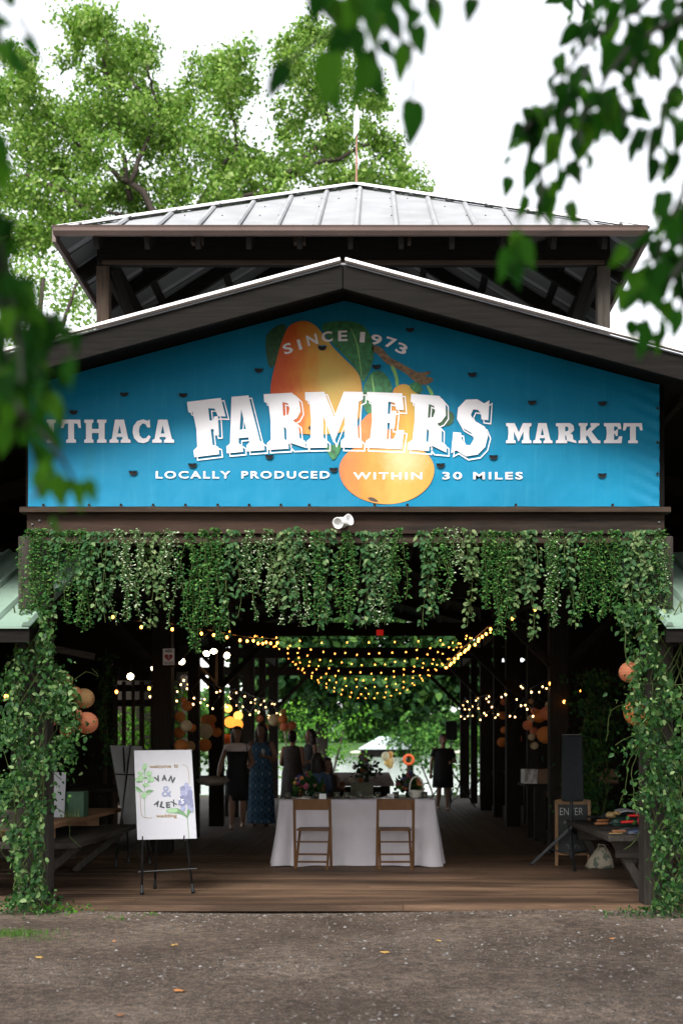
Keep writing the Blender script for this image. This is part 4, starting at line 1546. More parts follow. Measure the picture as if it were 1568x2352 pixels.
bpoly('leaf_drawing', [(815, 1055), (860, 1030), (980, 1018), (1040, 1050), (1110, 1110), (1126, 1175), (1080, 1130), (1000, 1100), (900, 1095), (830, 1085)], gr2, 2.1, 1)
bpoly('leaf_drawing', [(825, 1055), (870, 1032), (970, 1024), (1000, 1060), (950, 1092), (850, 1086)], gr1, 2.8, 1)
bpoly('leaf_drawing', [(1115, 1160), (1120, 1060), (1142, 985), (1175, 1050), (1232, 1088), (1170, 1075), (1135, 1150)], gr2, 2.1, 1)
for c, r_, mt, ly in (((1112, 690), 38, lil3, 1.9), ((1065, 745), 48, lil2, 2), ((1140, 745), 52, lil3, 2.1), ((1165, 805), 52, lil2, 2.2), ((1070, 810), 50, lil3, 2.05), ((1060, 880), 48, lil2, 2.3), ((1150, 870), 58, lil2, 2.4), ((1190, 920), 38, lil2, 2.35), ((1050, 945), 62, lil2, 2.45), ((1175, 985), 55, lil2, 2.5), ((1065, 1030), 42, lil3, 2.55), ((1190, 1040), 36, lil3, 2.6), ((1110, 920), 45, lil2, 2.65), ((1150, 1010), 30, lil3, 2.7)):
    bpoly('flower_drawing', [(min(c[0] + r_ * (1.05 if k % 2 else .8) * math.cos(k * .5236), 1150 + .066 * c[1] - 2), c[1] + r_ * (1.05 if k % 2 else .8) * math.sin(k * .5236)) for k in range(12)], mt, ly, 1)

# second easel with a grey board, further back on the left
Yb = 13.35
f1, f2, f3 = at(265, 1992, 13.16), at(296, 1983, 13.6), at(345, 1985, 13.4)
for f_ in (f1, f2, f3): f_.z = .003
easel((f1 + f2) / 2, [f1, f2, f3], [at(300, 1712, 13.5), at(284, 1716, 13.5), at(312, 1725, 13.5)], (at(262, 1778, 13.28), at(330, 1780, 13.28)), 'black metal easel in the shade behind the welcome board')
bk = empty('display_board', at(300, 1890, 13.35), 'large dark grey display board leaning on the rear easel', 'board')
mb = MB()
mb.slab([at(253, 1712, 13.6), at(326, 1714, 13.6), at(372, 1893, 13.35), at(285, 1895, 13.35)], (0, .015, 0))
mb.build('panel', M['grey'], bk)

# ================================================================== BENCH TABLES LEFT AND RIGHT
def rough_plank(mb, a, b, t):
    mb.span(a, (b[0], b[1], a[2] + t))


lt = empty('picnic_table', (-3.4, 10.8, 0), 'low weathered grey trestle table beside the left vine column', 'table')
mb = MB()
x = -2.70
for w in (.30, .28, .29, .3, .28):
    mb.span((x - w + .008, 10.62 + random.uniform(-.04, .04), .425), (x, 13.15 + random.uniform(-.05, .05), .48))
    x -= w
mb.build('tabletop', M['greyY'], lt, bevel=.008)
for yy in (10.95, 12.8):
    for sx in (-1, 1):
        mb = MB()
        mb.bar((-3.42 + sx * .64, yy, .42), (-3.42 + sx * .14, yy + sx * .01, .0), .07, .12, up=(0, 1, 0))
        mb.build('leg', M['greyZ'], lt, bevel=.006)
    mb = MB()
    mb.span((-4.05, yy + .06, .3), (-2.82, yy + .11, .42))
    mb.build('crosspiece', M['greyX'], lt, bevel=.005)
rs = empty('shelf_riser', (-3.45, 11, .48), 'low brown wooden display riser standing on the left table', 'shelf')
mb = MB()
mb.span((-3.95, 10.55, .585), (-3.0, 13.9, .625))
mb.build('top_board', M['riser'], rs, bevel=.004)
for yy in (11.15, 12.9):
    mb = MB()
    mb.span((-3.9, yy, .482), (-3.05, yy + .03, .584))
    mb.build('support', M['riser'], rs)
# benches in the dark under the left porch
for x0, y0, z0, lab in ((-4.5, 10.3, .45, 'rough wooden bench in the dark under the left porch roof'),):
    bn = empty('bench', (x0, y0, 0), lab, 'bench')
    mb = MB()
    mb.span((x0 - 1.2, y0, z0), (x0 + 1.3, y0 + .35, z0 + .06))
    mb.build('seat', M['greyX'], bn, bevel=.006)
    mb = MB()
    for sx in (-1.0, 1.05):
        mb.bar((x0 + sx, y0 + .17, z0), (x0 + sx * .8, y0 + .17, 0), .08, .2, up=(0, 1, 0))
    mb.build('legs', M['greyZ'], bn)
    mb = MB()
    mb.span((x0 - .3, y0 + .02, .62), (x0 + 1.45, y0 + .07, .80))
    mb.build('rail', M['greyX'], bn)
a, e = at(146, 1878, 12.1), at(193, 1820, 12.1)
bx = empty('painted_box', (a + e) / 2, 'dark green box painted with yellow grass blades on the left display riser', 'box')
bx.location.z = .625
mb = MB()
mb.span((a.x, 12.1, .627), (e.x, 12.3, .627 + e.z - a.z))
mb.build('box_body', plain('green_painted_box', (.022, .075, .035), .6, 0, .35, 14), bx, bevel=.004)
mb = MB()
for k in range(16):
    x = a.x + .012 + (e.x - a.x - .03) * random.random()
    h = random.uniform(.05, .12)
    lx = random.uniform(-.02, .02)
    mb.add([(x, 12.097 - k * .0001, .628), (x + .007, 12.097 - k * .0001, .628), (min(x + lx + .005, e.x), 12.097 - k * .0001, .628 + h)], [(0, 1, 2)])
mb.build('painted_grass', plain('yellow_green_paint', (.20, .25, .06), .6), bx)
a, e = at(117, 1878, 12.0), at(146, 1775, 12.0)
wp = MB()
wp.slab([(a.x, 12.0, .627), (e.x, 12.03, .627), (e.x, 12.1, .627 + .46), (a.x, 12.07, .627 + .46)], (0, .012, 0))
o = wp.build('white_panel', M['white'])
tag(o, 'blank narrow white panel propped beside the green box on the riser', 'panel')

rt = empty('picnic_table', (2.6, 11, 0), 'low weathered grey trestle table by the right column covered with umbrellas', 'table')
ZT = .52
mb = MB()
for k in range(4):
    x = 2.15 + k * .27
    mb.span((x, 10.92 + random.uniform(-.03, .03), ZT - .055), (x + .262, 13.7 + random.uniform(-.05, .05), ZT))
mb.build('tabletop', M['greyY'], rt, bevel=.008)
for yy in (11.2, 13.3):
    for sx in (-1, 1):
        mb = MB()
        mb.bar((2.72 + sx * .45, yy, ZT - .06), (2.68 + sx * .16, yy + sx * .01, .0), .08, .13, up=(0, 1, 0))
        mb.build('leg', M['greyZ'], rt, bevel=.006)
    mb = MB()
    mb.span((2.25, yy - .12, .3), (3.3, yy - .07, ZT - .058))
    mb.build('crosspiece', M['greyX'], rt, bevel=.005)

# umbrellas lying on it
def umbrella(p, ang, L, canopy, handle, label, tilt=0, fat=.05, ferr=True):
    u = empty('umbrella', p, label, 'umbrella', 'folded umbrellas on the right table')
    d = Vector((math.cos(ang) * math.cos(tilt), math.sin(ang) * math.cos(tilt), math.sin(tilt)))
    p = Vector(p)
    mb = MB()
    mb.lathe([(.012, 0), (.017, .008), (.015, .03), (.018, .06), (.014, .1), (.016, .135), (.01, .14)], p, 12, d)
    mb.build('handle', handle, u, True)
    mb = MB()
    mb.tube([p + d * .13, p + d * L], .006, 8)
    mb.build('shaft', M['under'], u)
    rows = []
    q = d.to_track_quat('Z', 'Y').to_matrix()
    for t, r_ in ((.22, .35), (.24, .8), (.32, 1.0), (.5, .85), (.75, .55), (.93, .2)):
        row = []
        for k in range(24):
            a = k / 24 * 6.283
            rr = fat * r_ * (1 + .28 * math.cos(a * 8 + t * 5))
            row.append(p + d * (L * t) + q @ Vector((rr * math.cos(a), rr * math.sin(a) * .8, 0)))
        rows.append(row)
    MB().rings(rows).build('canopy', canopy, u, True)


um_red = plain('red_nylon', (.45, .012, .012), .45, 0, .2, 12)
um_navy = plain('navy_nylon', (.012, .022, .05), .5, 0, .2, 12)
um_blk = plain('black_nylon', (.008, .01, .012), .5, 0, .2, 12)
um_grn = plain('dark_green_nylon', (.006, .03, .02), .5, 0, .2, 12)
hw_ = plain('light_wood_handle', (.45, .26, .09), .4, 0, .2, 30)
hb_ = plain('brown_wood_handle', (.26, .10, .035), .4, 0, .2, 30)
hr_ = plain('red_plastic_handle', (.5, .01, .012), .3)
hk_ = plain('black_plastic_handle', (.01, .01, .012), .3)
umbrella(at(1397, 1917, 11.25) + Vector((0, 0, .0)), .12, .8, um_navy, hw_, 'navy umbrella with pale ridged wooden handle at the table front edge', .02)
umbrella(at(1404, 1910, 11.5), .06, .8, um_blk, hb_, 'black umbrella with orange brown handle behind the pale wooden handle')
umbrella(at(1376, 1910, 11.6), .10, .85, um_blk, hk_, 'black umbrella with long black handle near the table corner')
umbrella(at(1425, 1893, 12.0) + Vector((0, 0, .02)), .15, .8, um_red, hr_, 'bright red umbrella with red handle in the middle of the pile', .04, .06)
umbrella(at(1365, 1892, 12.3), .22, .85, um_grn, hb_, 'dark green umbrella with brown wooden handle at the left of the pile', .02, .065)
umbrella(at(1370, 1885, 12.5), .18, .9, um_blk, hb_, 'black umbrella with dark brown handle tucked behind the green one', .02, .06)
umbrella(at(1345, 1877, 13.0), .1, .85, um_blk, hk_, 'black umbrella with white cord at the back of the pile', .02, .06)
umbrella(at(1440, 1885, 12.2) + Vector((0, 0, .05)), .05, .8, um_red, hr_, 'second red umbrella lying on top at the right of the pile', .03, .06)
mb = MB()
sheet = []
a = at(1417, 1852, 12.6)
for j in range(5):
    for i in range(9):
        sheet.append((a.x + i * .05, 12.5 + j * .07 + i * .012, .64 + .02 * math.sin(i * .8) + .005 * j))
mb.v = sheet
mb.f = [(j * 9 + i, j * 9 + i + 1, (j + 1) * 9 + i + 1, (j + 1) * 9 + i) for j in range(4) for i in range(8)]
o = mb.build('paper_sheet', M['white'], None, True)
o.modifiers.new('thick', 'SOLIDIFY').thickness = .004
tag(o, 'curled white paper sheet lying on top of the umbrella pile', 'paper')
mb = MB()
c = at(1402, 1872, 12.4)
mb.ball(c, (.05, .03, .03), 14, 8, lambda d, i, j: 1 + .3 * math.sin(i * 2.1 + j))
mb.ball(c + Vector((.06, 0, .02)), (.04, .025, .02), 14, 8, lambda d, i, j: 1 + .3 * math.sin(i * 1.7 + j))
o = mb.build('paper_bundle', plain('tan_paper', (.33, .22, .09), .7, 0, .3, 30), None, True)
tag(o, 'crumpled tan paper wrapping among the umbrella handles', 'paper')

# tote bag on the floor
bg = empty('tote_bag', at(1376, 1994, 13.05), 'slumped cream canvas tote bag printed with leaves on the floor by the right table', 'bag')
bg.location.z = 0
c = at(1376, 1994, 13.05)
rows = []
for t, r_, dz in ((0, .9, .004), (.06, 1.05, .02), (.4, .95, .09), (.75, .65, .17), (.95, .35, .22), (1, .2, .235)):
    rows.append([Vector((c.x + .145 * r_ * math.cos(k / 22 * 6.283) * (1 + .1 * math.sin(k * 3 + t * 9)) + .03 * t, c.y + .08 * r_ * math.sin(k / 22 * 6.283) * (1 + .15 * math.sin(k * 2 + t * 5)), dz + .012 * math.sin(k * 2.3))) for k in range(22)])
tb, n, l, b = newmat('printed_canvas')
tc = n.new('ShaderNodeTexCoord').outputs['Object']
r1 = ramp(n, [(.5, (.33, .28, .21)), (.56, (.10, .12, .09))])
l.new(noise(n, l, tc, 11, 2), r1.inputs[0])
l.new(r1.outputs[0], b.inputs['Base Color'])
b.inputs['Roughness'].default_value = .9
MB().rings(rows).build('bag_body', tb, bg, True)
mb = MB()
mb.tube([c + Vector((-.03, -.03, .2)), c + Vector((-.02, -.05, .27)), c + Vector((.05, -.05, .26)), c + Vector((.07, -.03, .19))], .008, 6)
mb.build('handle', plain('canvas_strap', (.3, .26, .2), .9), bg, True)

# chalkboard sign
cb = empty('chalkboard_sign', at(1315, 1989, 13.35), 'wood framed black chalkboard with white writing standing behind the speaker tripod', 'sign')
cb.location.z = 0
xa, xb = at(1275, 0, 13.3).x, at(1357, 0, 13.3).x
z0, z1 = .12, .73
yb0 = 13.34
mb = MB()
mb.span((xa + .03, yb0, z0 + .03), (xb - .03, yb0 + .012, z1 - .02))
mb.build('slate', plain('blackboard', (.012, .016, .015), .6, 0, .3, 12), cb)
fr = plain('honey_wood_frame', (.20, .105, .04), .5, 0, .25, 20)
for xx in (xa, xb - .035):
    mb = MB()
    mb.span((xx, yb0 - .015, 0), (xx + .035, yb0 + .025, z1 - .01))
    mb.build('leg', fr, cb, bevel=.004)
mb = MB()
k_ = 14
top = [Vector((xa + (xb - xa) * i / k_, yb0 - .012, z1 + .015 * math.sin(i / k_ * 2 * math.pi * 1.5) + .01)) for i in range(k_ + 1)]
mb.slab([Vector((xa, yb0 - .012, z1 - .035)), *[Vector((p.x, p.y, z1 - .035)) for p in top[1:-1]], Vector((xb, yb0 - .012, z1 - .035))] + list(reversed(top)), (0, .03, 0))
mb.build('frame', fr, cb)
mb = MB()
mb.span((xa + .036, yb0 - .012, z0), (xb - .036, yb0 + .02, z0 + .03))
mb.build('rail', fr, cb)
chalk = plain('chalk', (.5, .5, .5), .9, 0, .3, 60)
xw = xa + .055
text_mesh('chalk_writing', 'ENTER', lambda u, v: Vector((xw + u * .26, yb0 - .0015, .575 + v * .08)), chalk, cb, -.016)
mb = MB()
def squig(x, z, s_, k):
    pts = [Vector((x + i * s_ * .5, yb0 - .002, z + s_ * math.sin(i * 1.9 + k))) for i in range(5)]
    mb.tube(pts, .0022, 4)
for x, z, s_ in ((xa + .10, .49, .022), (xa + .2, .49, .02), (xa + .17, .39, .012), (xa + .13, .22, .03), (xa + .22, .22, .03)):
    squig(x, z, s_, x * 50)
mb.build('chalk_scribble', chalk, cb)

# speakers on tripods
def tripod_speaker(c, zb_, zt_, w, dep, label, cover=False):
    s_ = empty('speaker', (c[0], c[1], zb_), label[0], 'speaker')
    mb = MB()
    x, y = c[0], c[1]
    rows = []
    for t, k in ((0, 1.0), (.05, 1.06), (.5, 1.0), (1, .96)):
        z = zb_ + (zt_ - zb_) * t
        rows.append([Vector((x + sx * w / 2 * k * f_, y + sy * dep / 2 * k, z)) for sx, sy, f_ in ((-1, -1, 1), (1, -1, 1), (1, 1, .75), (-1, 1, .75))])
    mb.rings(rows)
    mb.build('cabinet', M['blackcloth'], s_, bevel=.015)
    mb = MB()
    mb.span((x - w * .4, y - dep / 2, zt_ ), (x + w * .4, y + dep * .3, zt_ + .006))
    mb.build('top_edge', M['grey'], s_)
    st = empty('speaker_stand', (x, y, 0), label[1], 'stand')
    mb = MB()
    mb.tube([(x, y, zb_ + .01), (x, y, .1)], .018, 10)
    mb.build('pole', M['black'], st)
    hz = .42 if zb_ < 1 else .8
    mb = MB()
    mb.lathe([(.03, -.05), (.035, 0), (.03, .05)], (x, y, hz), 12)
    mb.lathe([(.026, -.02), (.026, .02)], (x, y, .14), 12)
    mb.build('collar', M['black'], st)
    for a in (2.75, 4.62, .4):
        mb = MB()
        r_ = .46 if zb_ < 1 else .6
        d = Vector((math.cos(a), math.sin(a), 0))
        foot = Vector((x, y, .012)) + d * r_
        mb.bar(Vector((x, y, hz)) + d * .03, foot, .022, .03)
        mb.tube([Vector((x, y, .14)) + d * .02, foot.lerp(Vector((x, y, hz)), .45)], .008, 6)
        mb.ball(foot, (.022, .022, .014), 10, 6)
        mb.build('leg', M['black'], st)


tripod_speaker((2.18, 13.2), .74, 1.48, .235, .22, ('tall black loudspeaker column on a tripod by the chalkboard', 'black tripod stand with splayed legs in front of the chalkboard'))
cx_ = at(1035, 0, 26).x
tripod_speaker((cx_, 26), at(0, 1700, 26).z, at(0, 1657, 26).z, .26, .25, ('small black loudspeaker on a pole behind the woman near the lake end', 'black tripod speaker stand near the lake end of the hall'))

# ================================================================== SWEETHEART TABLE, CHAIRS, TABLEWARE
tx0, tx1, ty0, ty1, tz = at(642, 0, 13.3).x, at(997, 0, 13.3).x, 13.3, 14.05, .745
tb_ = empty('table', ((tx0 + tx1) / 2, 13.7, 0), 'folding table hidden under the long pale linen cloth', 'table')
mb = MB()
mb.span((tx0 + .02, ty0 + .02, tz - .04), (tx1 - .02, ty1 - .02, tz - .006))
mb.build('tabletop', M['brownX'], tb_)
for x in (tx0 + .12, tx1 - .12):
    for y in (ty0 + .12, ty1 - .12):
        mb = MB()
        mb.tube([(x, y, tz - .04), (x, y, 0)], .015, 8)
        mb.build('leg', M['black'], tb_)
per = []
W_, D_ = tx1 - tx0, ty1 - ty0
nper = 360
Lp = 2 * (W_ + D_)
for i in range(nper):
    s_ = i / nper * Lp
    if s_ < W_: p, nn = (tx0 + s_, ty0), (0, -1)
    elif s_ < W_ + D_: p, nn = (tx1, ty0 + s_ - W_), (1, 0)
    elif s_ < 2 * W_ + D_: p, nn = (tx1 - (s_ - W_ - D_), ty1), (0, 1)
    else: p, nn = (tx0, ty1 - (s_ - 2 * W_ - D_)), (-1, 0)
    # distance to the nearest corner pulls the drape into cones
    dc = min(math.hypot(p[0] - a, p[1] - c) for a in (tx0, tx1) for c in (ty0, ty1))
    per.append((p, nn, s_, dc))
nrm = []
for i in range(nper):
    q = Vector((0, 0, 0))
    for k in range(-9, 10):
        a = per[(i + k) % nper][1]
        q += Vector((a[0], a[1], 0))
    nrm.append(q.normalized())
mb = MB()
NR = 14
rows = []
for j in range(NR + 1):
    t = j / NR
    row = []
    for i, (p, nn, s_, dc) in enumerate(per):
        c_ = math.exp(-(dc / .28) ** 2)
        fold = ((.011 + .006 * math.sin(s_ * 2.3)) + .042 * c_) * math.sin(s_ * 21 + 2.6 * math.sin(s_ * 3.1) + .8 * t * math.sin(s_ * 9)) * t ** .8 + .010 * math.sin(s_ * 7.3 + 1) * t * (1 - .5 * c_)
        out = .006 + (.03 + .10 * c_) * t ** 1.2 + fold
        z = tz + .004 - (tz - .004) * t + (.012 * math.sin(s_ * 21) * c_ if j == NR else 0)
        if j == 0: z = tz + .004
        row.append(Vector((p[0] + nrm[i].x * out, p[1] + nrm[i].y * out, max(.004, z))))
    rows.append(row)
mb.rings(rows, (False, False))
mb.f.append(tuple(range(nper)))
o = mb.build('tablecloth', M['cloth'], None, True)
tag(o, 'long lilac white linen tablecloth draped to the floor over the front table', 'tablecloth')


def folding_chair(label):
    c = empty('folding_chair', (0, 0, 0), label, 'chair', 'brown wooden folding chairs at the front table')
    for s_ in (-1, 1):
        mb = MB()
        mb.bar((s_ * .195, 0, .775), (s_ * .2, .14, .0), .03, .022, up=(0, 1, 0))
        mb.build('leg', M['chair'], c, bevel=.004)
        mb = MB()
        mb.bar((s_ * .168, .33, .43), (s_ * .172, -.05, .0), .026, .024, up=(0, 1, 0))
        mb.build('leg', M['chair'], c, bevel=.004)
    mb = MB()
    rows = []
    for i in range(9):
        x = -.18 + .36 * i / 8
        yb_ = .018 * (1 - (i / 4 - 1) ** 2)
        rows.append([Vector((x, yb_ - .012, .655)), Vector((x, yb_ + .012, .655)), Vector((x, yb_ + .002, .775)), Vector((x, yb_ - .022, .775))])
    mb.rings(rows)
    mb.build('backrest', M['chair'], c, bevel=.004)
    mb = MB()
    mb.span((-.178, .03, .425), (.178, .40, .445))
    mb.build('seat', M['chair'], c, bevel=.008)
    mb = MB()
    mb.tube([(-.165, -.02, .09), (.165, -.02, .09)], .011, 8)
    mb.tube([(-.165, .06, .165), (.165, .06, .165)], .011, 8)
    mb.tube([(-.19, .085, .30), (.19, .085, .30)], .009, 8)
    mb.build('stretcher', M['chair'], c)
    return c


ch0 = folding_chair('brown wooden folding chair at the left of the front table')
ch0.location = (at(717, 0, 12.95).x, 12.88, 0)
ch0.rotation_euler = (0, 0, R(-3))
ch1 = copy_tree(ch0)
ch1.location = (at(908, 0, 12.95).x, 12.88, 0)
ch1.rotation_euler = (0, 0, R(2))
ch1['label'] = 'brown wooden folding chair at the right of the front table, before the white basket'

votg = plain('dark_green_glass', (.015, .025, .015), .15, 0, .2, 20)
flame = glow('candle_glow', (1, .55, .12), .25)
wax = plain('candle_wax', (.25, .16, .05), .5)
vpos = [662, 728, 774, 796.5, 828, 867, 908, 973.5]
for k, px in enumerate(vpos):
    p = at(px, 1833, 13.75)
    lab = 'small square dark glass votive candle on the front table, %s from the left' % (['first', 'second', 'third', 'fourth', 'fifth', 'sixth', 'seventh', 'eighth'][k])
    v = empty('votive_candle', (p.x, 13.62 + .05 * (k % 3), tz + .005), lab, 'candle', 'votive candles on the front table')
    c = Vector(v.location)
    mb = MB()
    rows = [[c + Vector((sx * r_, sy * r_, z)) for sx, sy in ((-1, -1), (1, -1), (1, 1), (-1, 1))] for r_, z in ((.034, .0), (.036, .075), (.031, .075), (.03, .03))]
    mb.rings(rows)
    mb.build('glass_holder', votg, v, bevel=.004)
    mb = MB()
    mb.lathe([(.018, .031), (.018, .05), (.01, .052)], c, 12)
    mb.build('candle', wax, v)
    mb = MB()
    mb.box(c + Vector((0, -.0365, .035)), (.02, .002, .02))
    mb.build('window_label', plain('amber_patch_%d' % k, (.16, .085, .02), .4), v)
for px, lab in ((741, 'white folded place card on the left of the front table'), (896.5, 'white folded place card on the right of the front table')):
    p = at(px, 1834, 13.5)
    mb = MB()
    mb.slab([(p.x - .04, 13.45, tz + .006), (p.x + .04, 13.45, tz + .006), (p.x + .04, 13.48, tz + .065), (p.x - .04, 13.48, tz + .065)], (0, .002, 0))
    mb.slab([(p.x - .04, 13.51, tz + .006), (p.x + .04, 13.51, tz + .006), (p.x + .04, 13.483, tz + .065), (p.x - .04, 13.483, tz + .065)], (0, .002, 0))
    tag(mb.build('place_card', M['card']), lab, 'card', 'place cards on the front table')
for px, lab in ((694, 'folded white napkin in front of the left bouquet'), (880, 'folded white napkin beside the right place card')):
    p = at(px, 1834, 13.45)
    rows = [[Vector((p.x + .10 * t + .0, 13.42 + .09 * math.cos(k / 12 * 6.283), tz + .008 + (.014 + .012 * math.sin(k / 12 * 6.283 + t * 2)) * (1 + .4 * math.sin(t * 4)))) for k in range(12)] for t in (-1, -.6, -.2, .2, .6, 1)]
    tag(MB().rings(rows).build('napkin', M['card'], None, True), lab, 'napkin', 'napkins on the front table')

# white basket
p = at(955.5, 1833, 13.8)
bk_ = empty('basket', (p.x, 13.75, tz + .005), 'small white woven basket with arched handle on the right end of the front table', 'basket')
c = Vector(bk_.location)
mb = MB()
mb.lathe([(.055, 0), (.075, .03), (.07, .06), (.085, .09), (.078, .09), (.06, .05), (.05, .01)], c, 24)
for z in (.015, .03, .045, .06, .075, .09):
    mb.lathe([(.066 + z * .2 + .004, z - .004), (.066 + z * .2 + .008, z), (.066 + z * .2 + .004, z + .004)], c, 24)
wk = plain('white_wicker', (.55, .52, .46), .7, 0, .15, 40)
mb.build('bowl', wk, bk_, True)
mb = MB()
hp = [c + Vector((.08 * math.cos(t), 0, .09 + .16 * math.sin(t) ** .8)) for t in [math.pi * i / 16 for i in range(17)]]
mb.tube(hp, .008, 8)
for i, q in enumerate(hp): mb.ball(q, .011, 8, 5)
mb.build('handle', wk, bk_, True)


def bouquet(c, w, h, cols_, label, name='bouquet', vase=True, group=None):
    c = Vector(c)
    g = empty(name, c, label, 'flowers', group)
    if vase:
        mb = MB()
        mb.lathe([(.05, 0), (.055, .04), (.035, .08), (.05, .12), (.04, .12), (.03, .06)], c, 16)
        mb.build('vase', votg, g, True)
    n_ = 160
    th = rng.uniform(0, 6.283, n_)
    r_ = np.sqrt(rng.random(n_)) * w / 2
    P = np.stack([c.x + r_ * np.cos(th), c.y + r_ * np.sin(th) * .7, c.z + .06 + h * .75 * rng.random(n_) * (1 - (r_ / w * 2) ** 2 * .4)], 1)
    leaf_mesh('leaves', P, rnd(n_) + np.array((0, -.2, .5)), rnd(n_), .08 * rng.uniform(.5, 1.3, n_), M['shade_tree'], LEAF, g)
    mb = MB()
    for k in range(18):
        a = random.uniform(0, 6.28)
        rr = random.uniform(0, w * .4)
        q = c + Vector((rr * math.cos(a), rr * math.sin(a) * .6, .08))
        mb.tube([c + Vector((0, 0, .06)), q + Vector((0, 0, h * .4))], .003, 5, False)
    mb.build('stem', M['stem'], g)
    for col_, k_, rad in cols_:
        mt = plain('petal_' + '_'.join('%d' % (q * 99) for q in col_), col_, .6, 0, .2, 40)
        for k in range(k_):
            a = random.uniform(0, 6.28)
            rr = random.uniform(0, w * .46)
            q = c + Vector((rr * math.cos(a), rr * math.sin(a) * .6 - .04, .07 + h * random.uniform(.15, .9) * (1 - (rr / w * 2) ** 2 * .5)))
            R_ = rad * random.uniform(.8, 1.2)
            mb = MB()
            ax = Vector((random.uniform(-.5, .5), -1, random.uniform(0, .9)))
            mq = ax.to_track_quat('Z', 'Y').to_matrix()
            for m_ in range(11):
                t = m_ / 11 * 6.283
                for ring, lift in ((1, .25), (.62, .5)):
                    d = mq @ Vector((math.cos(t + ring), math.sin(t + ring), lift))
                    e = mq @ Vector((-math.sin(t + ring), math.cos(t + ring), 0))
                    mb.add([q, q + d * R_ * ring * .6 + e * R_ * .22, q + d * R_ * ring, q + d * R_ * ring * .6 - e * R_ * .22], [(0, 1, 2, 3)])
            mb.ball(q + mq @ Vector((0, 0, R_ * .2)), R_ * .26, 8, 5)
            mb.build('flower', mt, g, fix=False)
    return g


p = at(706, 1833, 13.75)
bouquet((p.x, 13.75, tz + .006), .34, .25, [((.5, .16, .04), 3, .035), ((.5, .32, .07), 4, .03), ((.04, .05, .2), 8, .03), ((.25, .04, .08), 5, .035), ((.4, .2, .2), 3, .03)], 'mixed bouquet with orange, yellow and blue flowers at the left of the front table', group='bouquets on the front table')
p = at(941, 1833, 13.95)
bouquet((p.x, 13.95, tz + .006), .34, .27, [((.45, .19, .05), 3, .035), ((.18, .03, .06), 7, .035), ((.03, .03, .10), 9, .03), ((.3, .08, .03), 3, .03)], 'dark red and navy bouquet behind the white basket', group='bouquets on the front table')

# ================================================================== LONG DINING TABLE BEYOND
lt2 = empty('dining_table', (-.4, 19.5, 0), 'long bare plank dining table running towards the lake', 'table')
mb = MB()
for k in range(6):
    x = -1.0 + k * .215
    mb.span((x, 19.3 + random.uniform(-.02, .02), .70), (x + .21, 27.5, .75))
mb.build('tabletop', wood('grey_rose_planks', (.16, .12, .12), (.34, .27, .27), 'Y', 2), lt2, bevel=.005)
mb = MB()
mb.span((-.92, 19.42, .54), (.22, 19.46, .69))
mb.build('apron', M['oldX'], lt2)
for yy in (19.6, 23.4, 27.2):
    for x in (-.85, .15):
        mb = MB()
        mb.span((x - .06, yy - .06, 0), (x + .06, yy + .06, .695))
        mb.build('leg', M['oldZ'], lt2)
# table runner hanging over the near end
a, e = at(806, 0, 19.28).x, at(858, 0, 19.28).x
mb = MB()
k_ = 20
rows_r = [(.757, 19.9), (.757, 19.5), (.758, 19.29), (.74, 19.275), (.65, 19.27), (.58, 19.268), (.53, 19.265)]
for j, (z, y) in enumerate(rows_r):
    for i in range(k_ + 1):
        w = .012 * math.sin(i * 1.3) * max(0, (j - 2)) / 4
        mb.v.append((a + (e - a) * i / k_ + (.01 * math.sin(j) if i in (0, k_) else 0), y - abs(w), z + (.02 * math.sin(i * 2.1) if j == len(rows_r) - 1 else 0)))
mb.f = [(j * (k_ + 1) + i, j * (k_ + 1) + i + 1, (j + 1) * (k_ + 1) + i + 1, (j + 1) * (k_ + 1) + i) for j in range(len(rows_r) - 1) for i in range(k_)]
o = mb.build('table_runner', plain('sage_gauze', (.24, .26, .20), .9, 0, .15, 30), None, True)
o.modifiers.new('thick', 'SOLIDIFY').thickness = .004
tag(o, 'pale sage gauze runner hanging off the near end of the plank table', 'runner')
p = at(840, 1795, 19.6)
bouquet((p.x, 19.65, .762), .42, .5, [((.36, .12, .03), 5, .05), ((.3, .28, .34), 10, .04), ((.42, .3, .12), 4, .05)], 'tall wild flower arrangement with orange blooms on the plank table end')
for px, r_, cc, lab in ((828, .055, (.32, .12, .04), 'small orange gourd beside the tall arrangement'), (808, .06, (.45, .38, .28), 'pale cream gourd left of the tall arrangement'), (770, .07, (.28, .15, .06), 'brown orange gourd at the left end of the plank table')):
    p = at(px, 1795, 19.45)
    g = empty('gourd', (p.x, 19.42, .755), lab, 'gourd', 'gourds on the plank table')
    mb = MB()
    mb.ball((p.x, 19.42, .755 + r_ * .75), (r_, r_, r_ * .75), 24, 10, lambda d, i, j: 1 + .06 * math.cos(i * 2 * math.pi / 3))
    mb.build('body', plain('gourd_%d' % px, cc, .5, 0, .2, 20), g, True)
    mb = MB()
    mb.tube([(p.x, 19.42, .755 + r_ * 1.4), (p.x + .01, 19.42, .755 + r_ * 1.9)], .008, 6)
    mb.build('stalk', M['stem'], g)
# dining chairs along the plank table
seat_lab = ['first dark slatted chair on the left of the plank table', 'second dark chair along the left of the plank table', 'third dark chair along the left of the plank table', 'dark chair half behind the tall flower arrangement']
for k, (x, yy, rz) in enumerate(((-1.3, 19.9, -90), (-1.32, 21.2, -90), (-1.3, 22.6, -92), (-.55, 19.0, 8))):
    if k == 3: x, yy = -.82, 19.05
    c = copy_tree(ch0)
    c.location = (x, yy, 0)
    c.rotation_euler = (0, 0, R(rz))
    c['label'] = seat_lab[k]
    c['group'] = 'folding chairs along the plank table'

